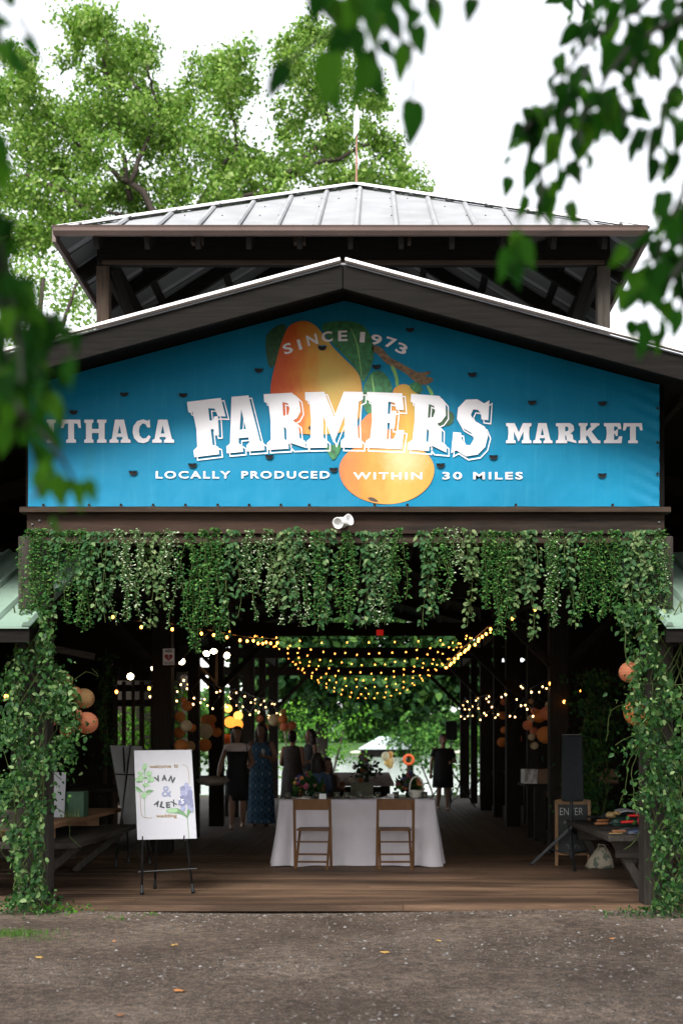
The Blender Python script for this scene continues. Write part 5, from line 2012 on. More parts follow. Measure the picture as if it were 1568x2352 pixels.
# side counter on the right with the pale wrapped end
ct = empty('vendor_counter', (2.7, 16.9, 0), 'brown wooden market counter between the right hand posts', 'counter')
a, e = at(1203, 1767, 16.8), at(1420, 1800, 16.8)
mb = MB()
mb.span((a.x + .2, 16.8, e.z), (e.x, 17.6, a.z))
mb.build('counter_front', plain('amber_counter_wood', (.12, .06, .025), .6, 0, .25, 8), ct, bevel=.005)
mb = MB()
mb.span((a.x, 16.78, e.z - .04), (e.x, 17.62, e.z - .003))
mb.build('shelf_board', M['inX'], ct)
for x in (a.x + .24, e.x - .5):
    mb = MB()
    mb.span((x - .08, 16.85, 0), (x + .08, 17.0, e.z - .042))
    mb.build('leg', M['inZ'], ct)
mm_, n, l, b = newmat('birch_bark_wrap')
tc = n.new('ShaderNodeTexCoord').outputs['Object']
r1 = ramp(n, [(.45, (.45, .42, .39)), (.6, (.16, .14, .12))])
l.new(noise(n, l, tc, 16, 4, .6, (1, 1, .3)), r1.inputs[0])
l.new(r1.outputs[0], b.inputs['Base Color'])
mb = MB()
mb.span((a.x, 16.78, e.z), (a.x + .19, 17.2, a.z + .0))
tag(mb.build('crate', mm_, None, bevel=.004), 'pale whitewashed crate on the near corner of the right counter', 'crate')
# stalls: plain dark trestles along both sides deeper in
for k, (x, yy) in enumerate(((3.1, 21.3), (3.1, 26.4), (-3.5, 16.6), (-3.4, 22.0))):
    lab = ['dark trestle table deep on the right behind the counter', 'dark trestle table at the far right by the lake end', 'dark trestle table behind the rear easel on the left', 'dark trestle table deep on the left behind the guests'][k]
    tt = empty('trestle_table', (x, yy, 0), lab, 'table', 'dark trestle tables in the side aisles')
    mb = MB()
    mb.span((x - .6, yy - .9, .74), (x + .6, yy + .9, .79))
    mb.build('tabletop', M['inX'], tt)
    for sx in (-.5, .5):
        for sy in (-.8, .8):
            mb = MB()
            mb.span((x + sx - .04, yy + sy - .04, 0), (x + sx + .04, yy + sy + .04, .74))
            mb.build('leg', M['inZ'], tt)
mb = MB()
for k, (px, py) in enumerate(((485, 1815), (500, 1820), (515, 1816))):
    p = at(px, py, 17.5)
p = at(490, 1795, 16.9)
cs = empty('cloth_bundle', (p.x, 16.9, .79), 'folded dark cream cloth bundle on the side table behind the woman in black', 'cloth')
mb = MB()
mb.ball((p.x, 16.85, .86), (.22, .2, .07), 20, 8, lambda d, i, j: 1 + .12 * math.sin(i * 1.9 + j * 2))
mb.build('folded_cloth', plain('dark_cream_cloth', (.2, .17, .13), .9, 0, .15, 20), cs, True)

# ================================================================== LANTERNS
lan_m = {}


def lantern(px, py, r, Y, colr, lit=0):
    c = at(px, py, Y)
    rad = r / F * Y
    key = (colr, lit)
    cols_ = {'orange': (.66, .25, .06), 'coral': (.70, .26, .13), 'tan': (.52, .31, .13), 'cream': (.64, .54, .34), 'yellow': (.62, .36, .08)}
    if key not in lan_m:
        m_, n, l, b = newmat('%s_paper_lantern_%d' % (colr, lit))
        cc = cols_[colr]
        tc = n.new('ShaderNodeTexCoord').outputs['Object']
        w = n.new('ShaderNodeTexWave')
        w.bands_direction = 'Z'
        w.inputs['Scale'].default_value = 14
        w.inputs['Distortion'].default_value = .3
        l.new(tc, w.inputs[0])
        l.new(mix(n, l, noise(n, l, tc, 5, 3), [q * .8 for q in cc], [min(1, q * 1.15) for q in cc]), b.inputs['Base Color'])
        bump(n, l, w.outputs['Fac'], b, .35, .006)
        b.inputs['Roughness'].default_value = .75
        if lit:
            b.inputs['Emission Color'].default_value = {'yellow': (1, .5, .1, 1), 'orange': (1, .25, .03, 1)}[colr]
            b.inputs['Emission Strength'].default_value = .35
        else:
            t = n.new('ShaderNodeBsdfTranslucent')
            t.inputs[0].default_value = (*cc, 1)
            ms = n.new('ShaderNodeMixShader')
            ms.inputs[0].default_value = .4
            l.new(b.outputs[0], ms.inputs[1])
            l.new(t.outputs[0], ms.inputs[2])
            l.new(ms.outputs[0], n['Material Output'].inputs[0])
        lan_m[key] = m_
    o = empty('paper_lantern', c, None, 'lantern')
    mb = MB()
    mb.ball(c, (rad, rad, rad * .95), 28, 22, lambda d, i, j: 1 + (.012 if j % 2 else -.006))
    mb.build('paper_shade', lan_m[key], o, True)
    mb = MB()
    mb.lathe([(rad * .22, rad * .93), (rad * .24, rad * .96), (rad * .2, rad * .97)], c, 14)
    mb.build('ring', M['twig'], o)
    return o


A1 = lambda x, y: (376.3 + .24 * x, 1442.6 + .24 * y)
A5 = lambda x, y: (.6272 * (1800 + x / 2.24), .6272 * (2350 + y / 2.24))
A6 = lambda x, y: (.6272 * x / 2.24, .6272 * (2350 + y / 2.24))
clusters = [
    ('by the left front vine', 10.45, A6, .28, [(540, 320, 60, 'tan'), (690, 465, 86, 'tan'), (620, 420, 55, 'coral'), (712, 665, 94, 'coral'), (555, 722, 64, 'orange'), (395, 640, 72, 'coral'), (630, 590, 45, 'coral')]),
    ('on the post under the heart sign', 15.2, A1, .24, [(190, 690, 30, 'orange'), (222, 745, 52, 'orange'), (155, 848, 52, 'orange'), (215, 935, 58, 'cream'), (150, 1000, 56, 'orange'), (268, 955, 42, 'orange'), (165, 1125, 66, 'orange'), (248, 1130, 54, 'tan')]),
    ('on the second post of the left row', 19.0, A1, .24, [(408, 885, 58, 'orange'), (455, 875, 48, 'orange'), (392, 985, 78, 'cream'), (462, 940, 30, 'coral'), (508, 998, 48, 'orange'), (390, 1120, 66, 'orange')]),
    ('in the glowing cluster over the guests', 20.8, A1, .24, [(615, 770, 40, 'yellow', 1), (712, 838, 44, 'yellow', 1), (636, 900, 56, 'orange', 1), (706, 922, 52, 'orange', 1), (605, 1062, 52, 'orange')]),
    ('on the far posts of the left row', 25.0, A1, .24, [(790, 870, 26, 'cream'), (792, 960, 38, 'orange'), (915, 868, 38, 'coral'), (962, 955, 44, 'orange'), (1055, 882, 58, 'cream'), (1140, 872, 46, 'orange'), (1142, 800, 30, 'tan'), (1150, 945, 44, 'coral'), (1225, 935, 44, 'coral'), (1215, 1005, 34, 'tan')]),
    ('on the far posts of the right row', 21.5, A5, .28, [(95, 495, 26, 'coral'), (90, 605, 34, 'orange'), (165, 625, 41, 'tan'), (215, 620, 26, 'orange'), (185, 692, 48, 'cream'), (100, 725, 30, 'orange'), (205, 797, 43, 'coral'), (85, 825, 43, 'orange')]),
    ('on the nearest inner right post', 16.2, A5, .28, [(320, 490, 22, 'tan'), (470, 520, 36, 'cream'), (345, 568, 28, 'coral'), (385, 610, 58, 'orange'), (455, 588, 60, 'coral'), (322, 632, 34, 'cream'), (292, 686, 42, 'coral'), (345, 735, 36, 'coral'), (325, 782, 30, 'cream'), (440, 765, 74, 'orange'), (348, 852, 33, 'cream'), (600, 690, 36, 'orange')]),
    ('in the right front vine', 10.08, A5, .28, [(1130, 250, 90, 'coral'), (1195, 580, 116, 'orange'), (1245, 640, 62, 'orange'), (1175, 395, 26, 'coral')]),
]
for desc, Y, fn, sc_, lst in clusters:
    lst = sorted(lst, key=lambda q: q[1])
    for k, q in enumerate(lst):
        px, py = fn(q[0], q[1])
        o = lantern(px, py, q[2] * sc_, Y + .16 * ((k * 7) % 3 - 1) * (1 if Y > 12 else .4), q[3], q[4] if len(q) > 4 else 0)
        rank = 'topmost' if k == 0 else 'lowest' if k == len(lst) - 1 else ORD[k + 1] + ' from the top'
        tag(o, f"{'lit ' if len(q) > 4 else ''}{q[3]} paper lantern {desc}, {rank}", None, 'paper lanterns ' + desc)

# ================================================================== STRING LIGHTS AND SPOTS
bulb_w = glow('warm_bulb', (1.0, .32, .045), 2.4)
bulb_c = glow('pale_bulb', (1.0, .54, .19), 2.2)
wire_m = M['black']
unit_bulb = {}


def bulb_mesh(mat, r):
    key = (mat.name, r)
    if key not in unit_bulb:
        mb = MB()
        mb.ball((0, 0, 0), (r, r, r * 1.25), 10, 7)
        o = mb.build('bulb', mat, None, True)
        unit_bulb[key] = o.data
        bpy.data.objects.remove(o)
    return unit_bulb[key]


def light_string(pts, spacing, mat, r, label, group):
    s_ = empty('string_light', pts[0], label, 'string light', group)
    MB().tube(pts, .005, 5, False).build('wire', wire_m, s_)
    acc, nxt = 0, spacing * .5
    for a, e in zip(pts[:-1], pts[1:]):
        L = (e - a).length
        while acc + L > nxt:
            p = a.lerp(e, (nxt - acc) / L)
            o = bpy.data.objects.new('bulb', bulb_mesh(mat, r))
            COL.objects.link(o)
            o.parent = s_
            o.location = p - Vector(s_.location) + Vector((random.uniform(-.02, .02), 0, -.05 + random.uniform(-.02, .01)))
            nxt += spacing * random.uniform(.85, 1.15)
        acc += L


for k, (Y, yc, sag) in enumerate(((19, 1470, .22), (20.6, 1496, .5), (22, 1520, .75), (23.5, 1540, .9), (25, 1557, 1.05), (27, 1574, 1.15), (29, 1589, 1.25), (30.5, 1600, 1.35))):
    zc_ = at(0, yc, Y).z
    pts = []
    for i in range(25):
        t = i / 24
        pts.append(Vector((XL + .15 + (XR - XL - .3) * t, Y + random.uniform(-.03, .03), zc_ + sag * (2 * t - 1) ** 2)))
    light_string(pts, .40 if k < 1 else .215, bulb_w, .0095, f"warm string of bulbs sagging across the aisle, {['nearest', 'second', 'third', 'fourth', 'fifth', 'sixth', 'seventh', 'farthest'][k]} from the front", 'warm light strings across the aisle')
for sg, xx, nm in ((-1, XL, 'left'), (1, XR, 'right')):
    for k in range(2):
        pts = []
        Y = 14.8
        i = 0
        while Y < 30:
            zz = 2.12 + .1 * k + (Y - 15) * .012 + .2 * math.sin(i * 1.25 + k * 1.7)
            if sg > 0: zz = 1.98 + (Y - 15) * .022 + .24 * math.sin(i * 1.3 + k * 1.9) + .1 * k
            pts.append(Vector((xx + (-.2 + .4 * k) * sg + .1 * math.sin(i * 2.1), Y, zz)))
            Y += .35
            i += 1
        light_string(pts, .58, bulb_c, .0115, f"pale string of bulbs looped along the {nm} row of posts, {'inner' if k == 0 else 'outer'} of two", 'pale light strings along the posts')
pts = [at(70 + 30 * i, 1395 + 40 * math.sin(i * .9) + i * 1.0, 10.5) for i in range(36)]
pts = [at(500 + 22 * i, 1290 + 170 * math.sin(math.pi * min(1, i / 9)) ** .5 * .9 + 8 * math.sin(i), 12.5) for i in range(36)]
light_string([at(230, 1385, 11.6), at(300, 1425, 11.6), at(380, 1430, 11.8), at(470, 1445, 12), at(560, 1462, 13), at(640, 1468, 15)], .30, bulb_w, .014, 'short warm string of bulbs drooping behind the left garlands', 'warm light strings behind the garlands')
light_string([at(1260, 1375, 11.6), at(1200, 1400, 11.8), at(1120, 1440, 12.2), at(1060, 1490, 15), at(1020, 1530, 18)], .30, bulb_w, .014, 'short warm string of bulbs drooping behind the right garlands', 'warm light strings behind the garlands')
for px, py, Y in ((268, 1589, 14.5), (343, 1581, 14.5), (386, 1602, 14.9), (1460, 1560, 10.3), (1333, 1585, 15), (1263, 1570, 14.9), (15, 1600, 10.2), (1295, 1612, 14.8)):
    s_ = empty('bare_bulb', at(px, py, Y), 'single small warm bulb on a dark wire, at %s' % {268: 'the left of the slatted screen rail', 343: 'the middle of the slatted screen rail', 386: 'the post below the heart sign', 1460: 'the right column vine between lanterns', 1333: 'the dark vine behind the speaker', 1263: 'the first inner right post', 15: 'the far left vine edge', 1295: 'the counter above the speaker'}[px], 'bulb', 'single bulbs in the shade')
    mb = MB()
    mb.ball(at(px, py, Y), (.018, .018, .024), 10, 7)
    mb.build('glass', bulb_w, s_, True)
    mb = MB()
    mb.lathe([(.01, .02), (.012, .05), (.004, .06)], at(px, py, Y), 8)
    mb.tube([at(px, py, Y) + Vector((0, 0, .06)), at(px, py, Y) + Vector((.04, .02, .3))], .003, 5)
    mb.build('socket', M['black'], s_)
spot_em = glow('spot_lens', (1, .85, .55), 2.2)
for px, py, ax, lab in ((418, 1520, (.3, -.8, -.4), 'lit spotlight just right of the heart sign'), (474, 1502, (-.1, -.8, -.5), 'lit spotlight left of the bracket arm'), (491, 1497, (.1, -.7, -.6), 'lit spotlight on the top of the bracket arm'), (522, 1506, (.5, -.8, -.2), 'lit spotlight right of the bracket arm'), (300, 1554, (.2, -.9, -.2), 'lit spotlight above the slatted screen, lowest and farthest left'), (355, 1536, (.4, -.9, -.2), 'lit spotlight between the screen and the heart sign')):
    p = at(px, py, 15.8)
    d = Vector(ax).normalized()
    s_ = empty('spotlight', p, lab, 'spotlight', 'spotlights under the left roof')
    mb = MB()
    mb.lathe([(.02, -.14), (.035, -.12), (.05, -.03), (.056, 0), (.05, .0), (.045, -.02)], p, 14, d)
    mb.tube([p - d * .12, p - d * .12 + Vector((0, .05, .25))], .01, 6)
    mb.build('housing', M['black'], s_, True)
    mb = MB()
    mb.lathe([(.0, -.012), (.044, -.012)], p, 14, d)
    mb.build('lens', spot_em, s_)
br_m = plain('orange_brown_timber', (.2, .1, .03), .6, 0, .2, 10)  # even orange brown wood colour for the bracket arm
ba = empty('lamp_bracket', at(498, 1500, 15.9), 'thin orange brown wooden bracket arm below the left spotlights', 'bracket')
mb = MB()
mb.bar(at(498, 1498, 15.9), at(497, 1575, 15.9), .03, .03)
mb.bar(at(459, 1530, 15.9), at(496, 1568, 15.9), .025, .03, up=(0, 1, 0))
mb.build('arm', br_m, ba)
# red exit lamp and mirror ball
ex = empty('exit_lamp', at(872, 1453, 17), 'small red lit box lamp under the cross beam', 'lamp')
mb = MB()
p = at(872, 1453, 17)
mb.box(p, (.10, .05, .08))
mb.build('lit_box', glow('red_lamp', (.35, .008, .005), .12), ex, bevel=.006)
mb = MB()
mb.tube([p + Vector((0, 0, .04)), p + Vector((0, 0, .2))], .008, 6)
mb.build('hanger', M['black'], ex)
mbm, n, l, b = newmat('mirror_tiles')
b.inputs['Metallic'].default_value = 1
b.inputs['Roughness'].default_value = .08
b.inputs['Base Color'].default_value = (.7, .72, .8, 1)
mbl = empty('mirror_ball', at(826, 1418, 12.5), 'silver mirror ball hanging behind the central garlands', 'mirror ball')
mb = MB()
mb.ball(at(826, 1418, 12.5), .08, 18, 12)
mb.build('tiled_sphere', mbm, mbl)
mb = MB()
mb.tube([at(826, 1418, 12.5) + Vector((0, 0, .08)), at(826, 1418, 12.5) + Vector((0, 0, .9))], .004, 5)
mb.build('cord', M['black'], mbl)

# AED sign
sg_ = empty('heart_sign', at(388, 1508, 14.85), 'small white metal sign with red heart fixed to a left post', 'sign')
Ys = 14.84
f = lambda px, py, k=0: at(px, py, Ys) + Vector((0, -.002 * k, 0))
mb = MB()
mb.slab([f(374.5, 1490), f(400.5, 1489.5), f(400.5, 1527), f(374.5, 1527.5)], (0, .01, 0))
mb.build('plate', M['card'], sg_)
redp = plain('sign_red', (.35, .02, .025), .5)
heart = [(387.5 + 9.6 * math.sin(t) ** 3, 1509.5 - (7.6 * math.cos(t) - 3 * math.cos(2 * t) - 1.2 * math.cos(3 * t) - .6 * math.cos(4 * t)) * .95) for t in [k / 40 * 6.283 for k in range(40)]]
fill_poly('heart', [[(p[0], -p[1]) for p in heart]], lambda x, y: f(x, -y, 1), redp, sg_)
fill_poly('lightning_bolt', [[(389, -1503), (384.5, -1510.5), (387.2, -1510.5), (385.8, -1516), (391, -1508.5), (388, -1508.5)]], lambda x, y: f(x, -y, 2), M['white'], sg_)
text_mesh('lettering', 'AED', lambda u, v: f(378.5 + u * 18, 1498.5 - v * 6.8, 1), ink, sg_, .03)
text_mesh('lettering', 'ON SITE', lambda u, v: f(376.5 + u * 22, 1525 - v * 4.6, 1), ink, sg_, .02)

# ================================================================== PEOPLE
skin_m = plain('skin', (.30, .17, .115), .55, 0, .06, 30)
eye_m = plain('eye_dark', (.02, .015, .012), .3)
lip_m = plain('lips', (.25, .07, .06), .5)


def fuse(name, mb, voxel, mats, parent, smooth_it=4):
    o = mb.build(name, None, None, True)
    r_ = o.modifiers.new('fuse', 'REMESH')
    r_.mode = 'VOXEL'
    r_.voxel_size = voxel
    r_.use_smooth_shade = True
    s_ = o.modifiers.new('smooth', 'SMOOTH')
    s_.iterations = smooth_it
    s_.factor = .5
    dg = bpy.context.evaluated_depsgraph_get()
    me = bpy.data.meshes.new_from_object(o.evaluated_get(dg))
    bpy.data.objects.remove(o)
    me.name = name
    me.materials.clear()
    for m_ in mats: me.materials.append(m_)
    me.polygons.foreach_set('use_smooth', [True] * len(me.polygons))
    return link_mesh(name, me, None, parent)


def person(loc, yaw, H, label, J=None, cloth=(), hair=None, skin=None, extra=None):
    """joints in a 1.65 m figure that faces -Y; J overrides joints"""
    j = dict(pelvis=(0, 0, .90), waist=(0, 0, 1.04), chest=(0, 0, 1.22), neck=(0, .01, 1.37), head=(0, -.01, 1.53),
             shL=(-.165, .01, 1.335), elL=(-.215, .03, 1.06), wrL=(-.23, -.03, .84), shR=(.165, .01, 1.335), elR=(.215, .03, 1.06), wrR=(.23, -.03, .84),
             hpL=(-.085, 0, .87), knL=(-.09, -.02, .48), anL=(-.095, .02, .08), hpR=(.085, 0, .87), knR=(.09, -.02, .48), anR=(.095, .02, .08))
    j.update(J or {})
    k = H / 1.65
    j = {a: Vector(p) for a, p in j.items()}
    g = empty('person', loc, label, 'person', None, yaw)
    mb = MB()

    def limb(a, e, r0, r1, bulge=0):
        a, e = j[a] if isinstance(a, str) else a, j[e] if isinstance(e, str) else e
        n_ = 5
        pts = [a.lerp(e, i / n_) for i in range(n_ + 1)]
        rr = [r0 + (r1 - r0) * i / n_ + bulge * math.sin(math.pi * min(1, i / n_ * 1.3)) for i in range(n_ + 1)]
        mb.tube(pts, rr, 12)
        mb.ball(a, r0, 12, 8)
        mb.ball(e, r1, 12, 8)
    # torso as stacked ellipses
    def ell(c, rx, ry):
        return [c + Vector((rx * math.cos(t * .3927), ry * math.sin(t * .3927), 0)) for t in range(16)]
    P_, W_, C_, N_ = j['pelvis'], j['waist'], j['chest'], j['neck']
    mb.rings([ell(P_ + Vector((0, 0, -.12)), .10, .09), ell(P_ + Vector((0, 0, -.03)), .165, .115), ell(P_ + Vector((0, 0, .05)), .15, .105), ell(W_, .125, .09), ell(C_ + Vector((0, 0, -.05)), .145, .11), ell(C_ + Vector((0, -.005, .03)), .155, .115), ell(C_ + Vector((0, 0, .1)), .15, .085), ell(N_ + Vector((0, 0, -.01)), .07, .06)])
    limb(N_, j['head'] - Vector((0, 0, .04)), .052, .05)
    h = j['head']
    mb.ball(h + Vector((0, .012, .03)), (.074, .092, .098), 18, 14)
    mb.ball(h + Vector((0, -.025, -.045)), (.054, .062, .062), 14, 10)
    mb.ball(h + Vector((0, -.094, -.012)), (.011, .018, .024), 8, 6)
    mb.ball(h + Vector((0, -.088, -.058)), (.022, .010, .009), 8, 6)
    for s_ in (-1, 1):
        mb.ball(h + Vector((s_ * .076, .008, -.005)), (.012, .02, .03), 8, 6)
    for s_ in 'LR':
        sg = -1 if s_ == 'L' else 1
        limb('sh' + s_, 'el' + s_, .05, .038)
        limb('el' + s_, 'wr' + s_, .038, .026, .004)
        d = (j['wr' + s_] - j['el' + s_]).normalized()
        side = d.cross(Vector((0, 1, 0)))
        side = side.normalized() if side.length > .1 else Vector((1, 0, 0))
        palm = j['wr' + s_] + d * .055
        nrm_ = d.cross(side).normalized()
        mb.tube([j['wr' + s_], palm, palm + d * .03], [.026, .034, .03], 10)
        for fi in range(4):
            b0_ = palm + d * .025 + side * ((fi - 1.5) * .018)
            L = (.062, .072, .068, .052)[fi]
            mb.tube([b0_, b0_ + d * L * .5 + nrm_ * .008, b0_ + d * L * .85 + nrm_ * .028], [.0095, .009, .0075], 7)
        tb0 = palm - d * .02 + side * (.03 * -sg)
        mb.tube([tb0, tb0 + d * .03 + side * (.022 * -sg), tb0 + d * .055 + side * (.024 * -sg) + nrm_ * .012], [.012, .011, .009], 7)
        limb('hp' + s_, 'kn' + s_, .085, .055)
        limb('kn' + s_, 'an' + s_, .053, .036, .01)
        mb.ball(j['an' + s_] + Vector((0, -.06, -.045)), (.042, .115, .034), 14, 8)
    for i, v in enumerate(mb.v): mb.v[i] = tuple(Vector(v) * k)
    body = fuse('body', mb, .011, [skin or skin_m, eye_m, lip_m], None)
    hk = h * k
    for p in body.data.polygons:
        c = p.center - hk
        if c.y < -.05:
            if min((c - Vector((-.03, -.09, .012)) * k).length, (c - Vector((.03, -.09, .012)) * k).length) < .014: p.material_index = 1
            elif abs(c.x) < .024 * k and abs(c.z + .058 * k) < .009: p.material_index = 2
    body.parent = g
    for (nm, rows, mat, kw) in cloth:
        mb = MB()
        n_ = 40
        R_ = []
        tot_ = len(rows)
        for q, (z, cx, cy, rx, ry) in enumerate(rows):
            f_ = kw.get('fold', 0) * max(0, q - kw.get('from', 2)) / max(1, tot_ - kw.get('from', 2))
            R_.append([Vector((cx + rx * math.cos(a) * (1 + f_ * math.sin(a * 9 + q * .3)), cy + ry * math.sin(a) * (1 + f_ * math.sin(a * 9 + q * .3)), z)) * k for a in [i / n_ * 6.283 for i in range(n_)]])
        mb.rings(R_, (False, False))
        o = mb.build(nm, mat, None, True)
        o.modifiers.new('thick', 'SOLIDIFY').thickness = .008
        o.parent = g
    for (nm, pts, rr, mat) in (extra or []):
        mb = MB()
        mb.tube([Vector(p) * k for p in pts], [q * k for q in rr], 12)
        o = mb.build(nm, mat, None, True)
        o.parent = g
    if hair:
        mb = MB()
        for c, r_ in hair[1]:
            mb.ball((Vector(c) + h) * k, tuple(q * k for q in r_), 16, 12)
        o = fuse('hair', mb, .012, [hair[0]], None, 3)
        bp = o.modifiers.new('strands', 'DISPLACE')
        tx = bpy.data.textures.new('hair_strands', 'CLOUDS')
        tx.noise_scale = .03
        bp.texture = tx
        bp.strength = .016
        o.parent = g
    return g


hair_br = plain('dark_brown_hair', (.02, .013, .009), .55, 0, .4, 30)
hair_bk = plain('black_hair', (.009, .007, .006), .5, 0, .4, 30)
hair_gr = plain('grey_brown_hair', (.05, .038, .03), .55, 0, .4, 30)
cap_ = [((0, .035, .05), (.086, .092, .088)), ((0, .02, .1), (.075, .08, .05))]
long_ = cap_ + [((-.075, .03, -.04), (.035, .06, .12)), ((.075, .03, -.04), (.035, .06, .12)), ((0, .075, -.06), (.085, .045, .15)), ((-.07, .02, -.14), (.04, .05, .08)), ((.07, .02, -.14), (.04, .05, .08))]
vlong = long_ + [((-.085, .02, -.22), (.05, .05, .12)), ((.085, .02, -.22), (.05, .05, .12)), ((0, .07, -.22), (.1, .05, .14))]
short_ = cap_ + [((0, .06, 0), (.084, .06, .08))]
curly = cap_ + [((s * .09, .03, z), (.06, .07, .07)) for s in (-1, 1) for z in (.02, -.08, -.17)] + [((0, .08, -.1), (.1, .06, .14))]

blackd = plain('black_dress_fabric', (.008, .010, .012), .8, 0, .2, 20)
blush = plain('blush_yoke_fabric', (.78, .68, .65), .8, 0, .05, 20)
ik, n, l, b = newmat('blue_ikat_fabric')
tc = n.new('ShaderNodeTexCoord').outputs['Object']
mp = n.new('ShaderNodeMapping')
mp.inputs['Scale'].default_value = (9, 0, 5)
l.new(tc, mp.inputs[0])
sp = n.new('ShaderNodeSeparateXYZ')
l.new(mp.outputs[0], sp.inputs[0])


def mnode(op, a, b_=None):
    q = n.new('ShaderNodeMath')
    q.operation = op
    for i, v in enumerate((a, b_)):
        if v is None: continue
        if isinstance(v, (int, float)): q.inputs[i].default_value = v
        else: l.new(v, q.inputs[i])
    return q.outputs[0]


fx = mnode('ABSOLUTE', mnode('SUBTRACT', mnode('FRACT', sp.outputs[0]), .5))
fz = mnode('ABSOLUTE', mnode('SUBTRACT', mnode('FRACT', sp.outputs[2]), .5))
dm = mnode('ADD', mnode('ADD', fx, fz), mnode('MULTIPLY', noise(n, l, tc, 30, 3), .2))
r1 = ramp(n, [(.25, (.16, .24, .30)), (.36, (.02, .07, .14)), (.62, (.025, .10, .19)), (.72, (.10, .18, .24)), (.85, (.015, .05, .10))])
l.new(dm, r1.inputs[0])
l.new(r1.outputs[0], b.inputs['Base Color'])
b.inputs['Roughness'].default_value = .85
patt = plain('dark_patterned_fabric', (.05, .045, .045), .85, 0, .8, 45)
bw, n, l, b = newmat('black_dress_with_pale_bands')
tc = n.new('ShaderNodeTexCoord').outputs['Object']
sp = n.new('ShaderNodeSeparateXYZ')
l.new(tc, sp.inputs[0])
wv = noise(n, l, tc, 40, 3)
r1 = ramp(n, [(0, (.012, .012, .014)), (.295, (.012, .012, .014)), (.30, (.16, .15, .15)), (.325, (.012, .012, .014)), (.80, (.012, .012, .014)), (.815, (.08, .075, .075)), (.84, (.02, .02, .02)), (1, (.012, .012, .014))])
l.new(mnode('ADD', mnode('MULTIPLY', sp.outputs[2], .6), mnode('MULTIPLY', wv, .03)), r1.inputs[0])
l.new(r1.outputs[0], b.inputs['Base Color'])
b.inputs['Roughness'].default_value = .85
denim = plain('denim_fabric', (.05, .09, .15), .85, 0, .2, 30)

# woman in black dress with blush yoke
Y = 19.2
person((at(545, 0, Y).x, Y, 0), R(8), 1.66, 'woman in a knee length black dress with pale yoke walking towards the entrance',
       dict(elL=(-.26, .05, 1.08), wrL=(-.31, -.05, .84), elR=(.25, .0, 1.08), wrR=(.20, -.17, 1.03), knL=(-.085, -.06, .48), anL=(-.09, -.02, .08), anR=(.09, .10, .10)),
       [('dress', [(1.275, 0, 0, .172, .122), (1.18, 0, -.005, .17, .13), (1.04, 0, 0, .152, .115), (.92, 0, 0, .178, .13), (.75, 0, 0, .185, .135), (.58, 0, 0, .18, .13), (.47, 0, 0, .176, .125)], blackd, dict(fold=.02)),
        ('dress_yoke', [(1.265, 0, 0, .178, .134), (1.31, 0, 0, .215, .122), (1.355, 0, 0, .215, .108), (1.385, 0, 0, .15, .09), (1.40, 0, 0, .10, .078)], blush, {})],
       (hair_br, long_), None,
       [('bag_strap', [(.14, -.06, 1.385), (.165, -.12, 1.25), (.19, -.13, 1.08)], [.008, .008, .008], blackd), ('sunglasses', [(-.065, -.075, 1.63), (0, -.088, 1.645), (.065, -.075, 1.63)], [.014, .01, .014], blackd)])
# woman in blue ikat maxi dress
Y = 19.8
person((at(600, 0, Y).x, Y, 0), R(-10), 1.72, 'long haired woman in a blue ikat maxi dress holding a drink',
       dict(elR=(.25, -.02, 1.08), wrR=(.12, -.2, 1.14), elL=(-.23, .04, 1.06), wrL=(-.16, -.17, 1.02)),
       [('dress', [(1.36, 0, 0, .13, .085), (1.28, 0, 0, .165, .118), (1.18, 0, -.005, .165, .128), (1.04, 0, 0, .15, .115), (.92, 0, 0, .185, .14), (.7, 0, 0, .2, .155), (.4, 0, 0, .215, .17), (.14, 0, .0, .225, .18), (.06, 0, 0, .23, .185)], ik, dict(fold=.05))],
       (hair_bk, vlong), plain('tan_skin', (.22, .12, .08), .55, 0, .06, 30),
       [('drink_cup', [(.10, -.25, 1.14), (.10, -.25, 1.25)], [.022, .03], plain('clear_cup', (.4, .45, .45), .2))])
# guests with their backs turned near the plank table
Y = 21.5
person((at(672, 0, Y).x, Y, 0), R(170), 1.62, 'dark haired woman in a patterned grey dress seen from behind',
       dict(wrL=(-.15, -.2, 1.0), wrR=(.15, -.2, 1.0)),
       [('dress', [(1.39, 0, 0, .1, .08), (1.33, 0, 0, .185, .10), (1.18, 0, 0, .185, .135), (1.04, 0, 0, .17, .125), (.9, 0, 0, .2, .145), (.6, 0, 0, .22, .16), (.4, 0, 0, .23, .17)], patt, dict(fold=.04))], (hair_bk, short_ + [((0, .1, .06), (.06, .05, .06))]))
Y = 22.0
person((at(712, 0, Y).x, Y, 0), R(-60), 1.66, 'woman with long curly hair in black standing beside the woman in grey',
       dict(wrL=(-.15, -.25, 1.05), wrR=(.15, -.25, 1.05)),
       [('top', [(1.39, 0, 0, .1, .08), (1.33, 0, 0, .19, .10), (1.18, 0, 0, .185, .135), (1.04, 0, 0, .17, .125), (.88, 0, 0, .19, .14)], blackd, dict(fold=.03)), ('skirt', [(1.0, 0, 0, .155, .12), (.85, 0, 0, .2, .15), (.5, 0, 0, .24, .18), (.3, 0, 0, .25, .19)], blackd, dict(fold=.06))], (hair_br, curly))
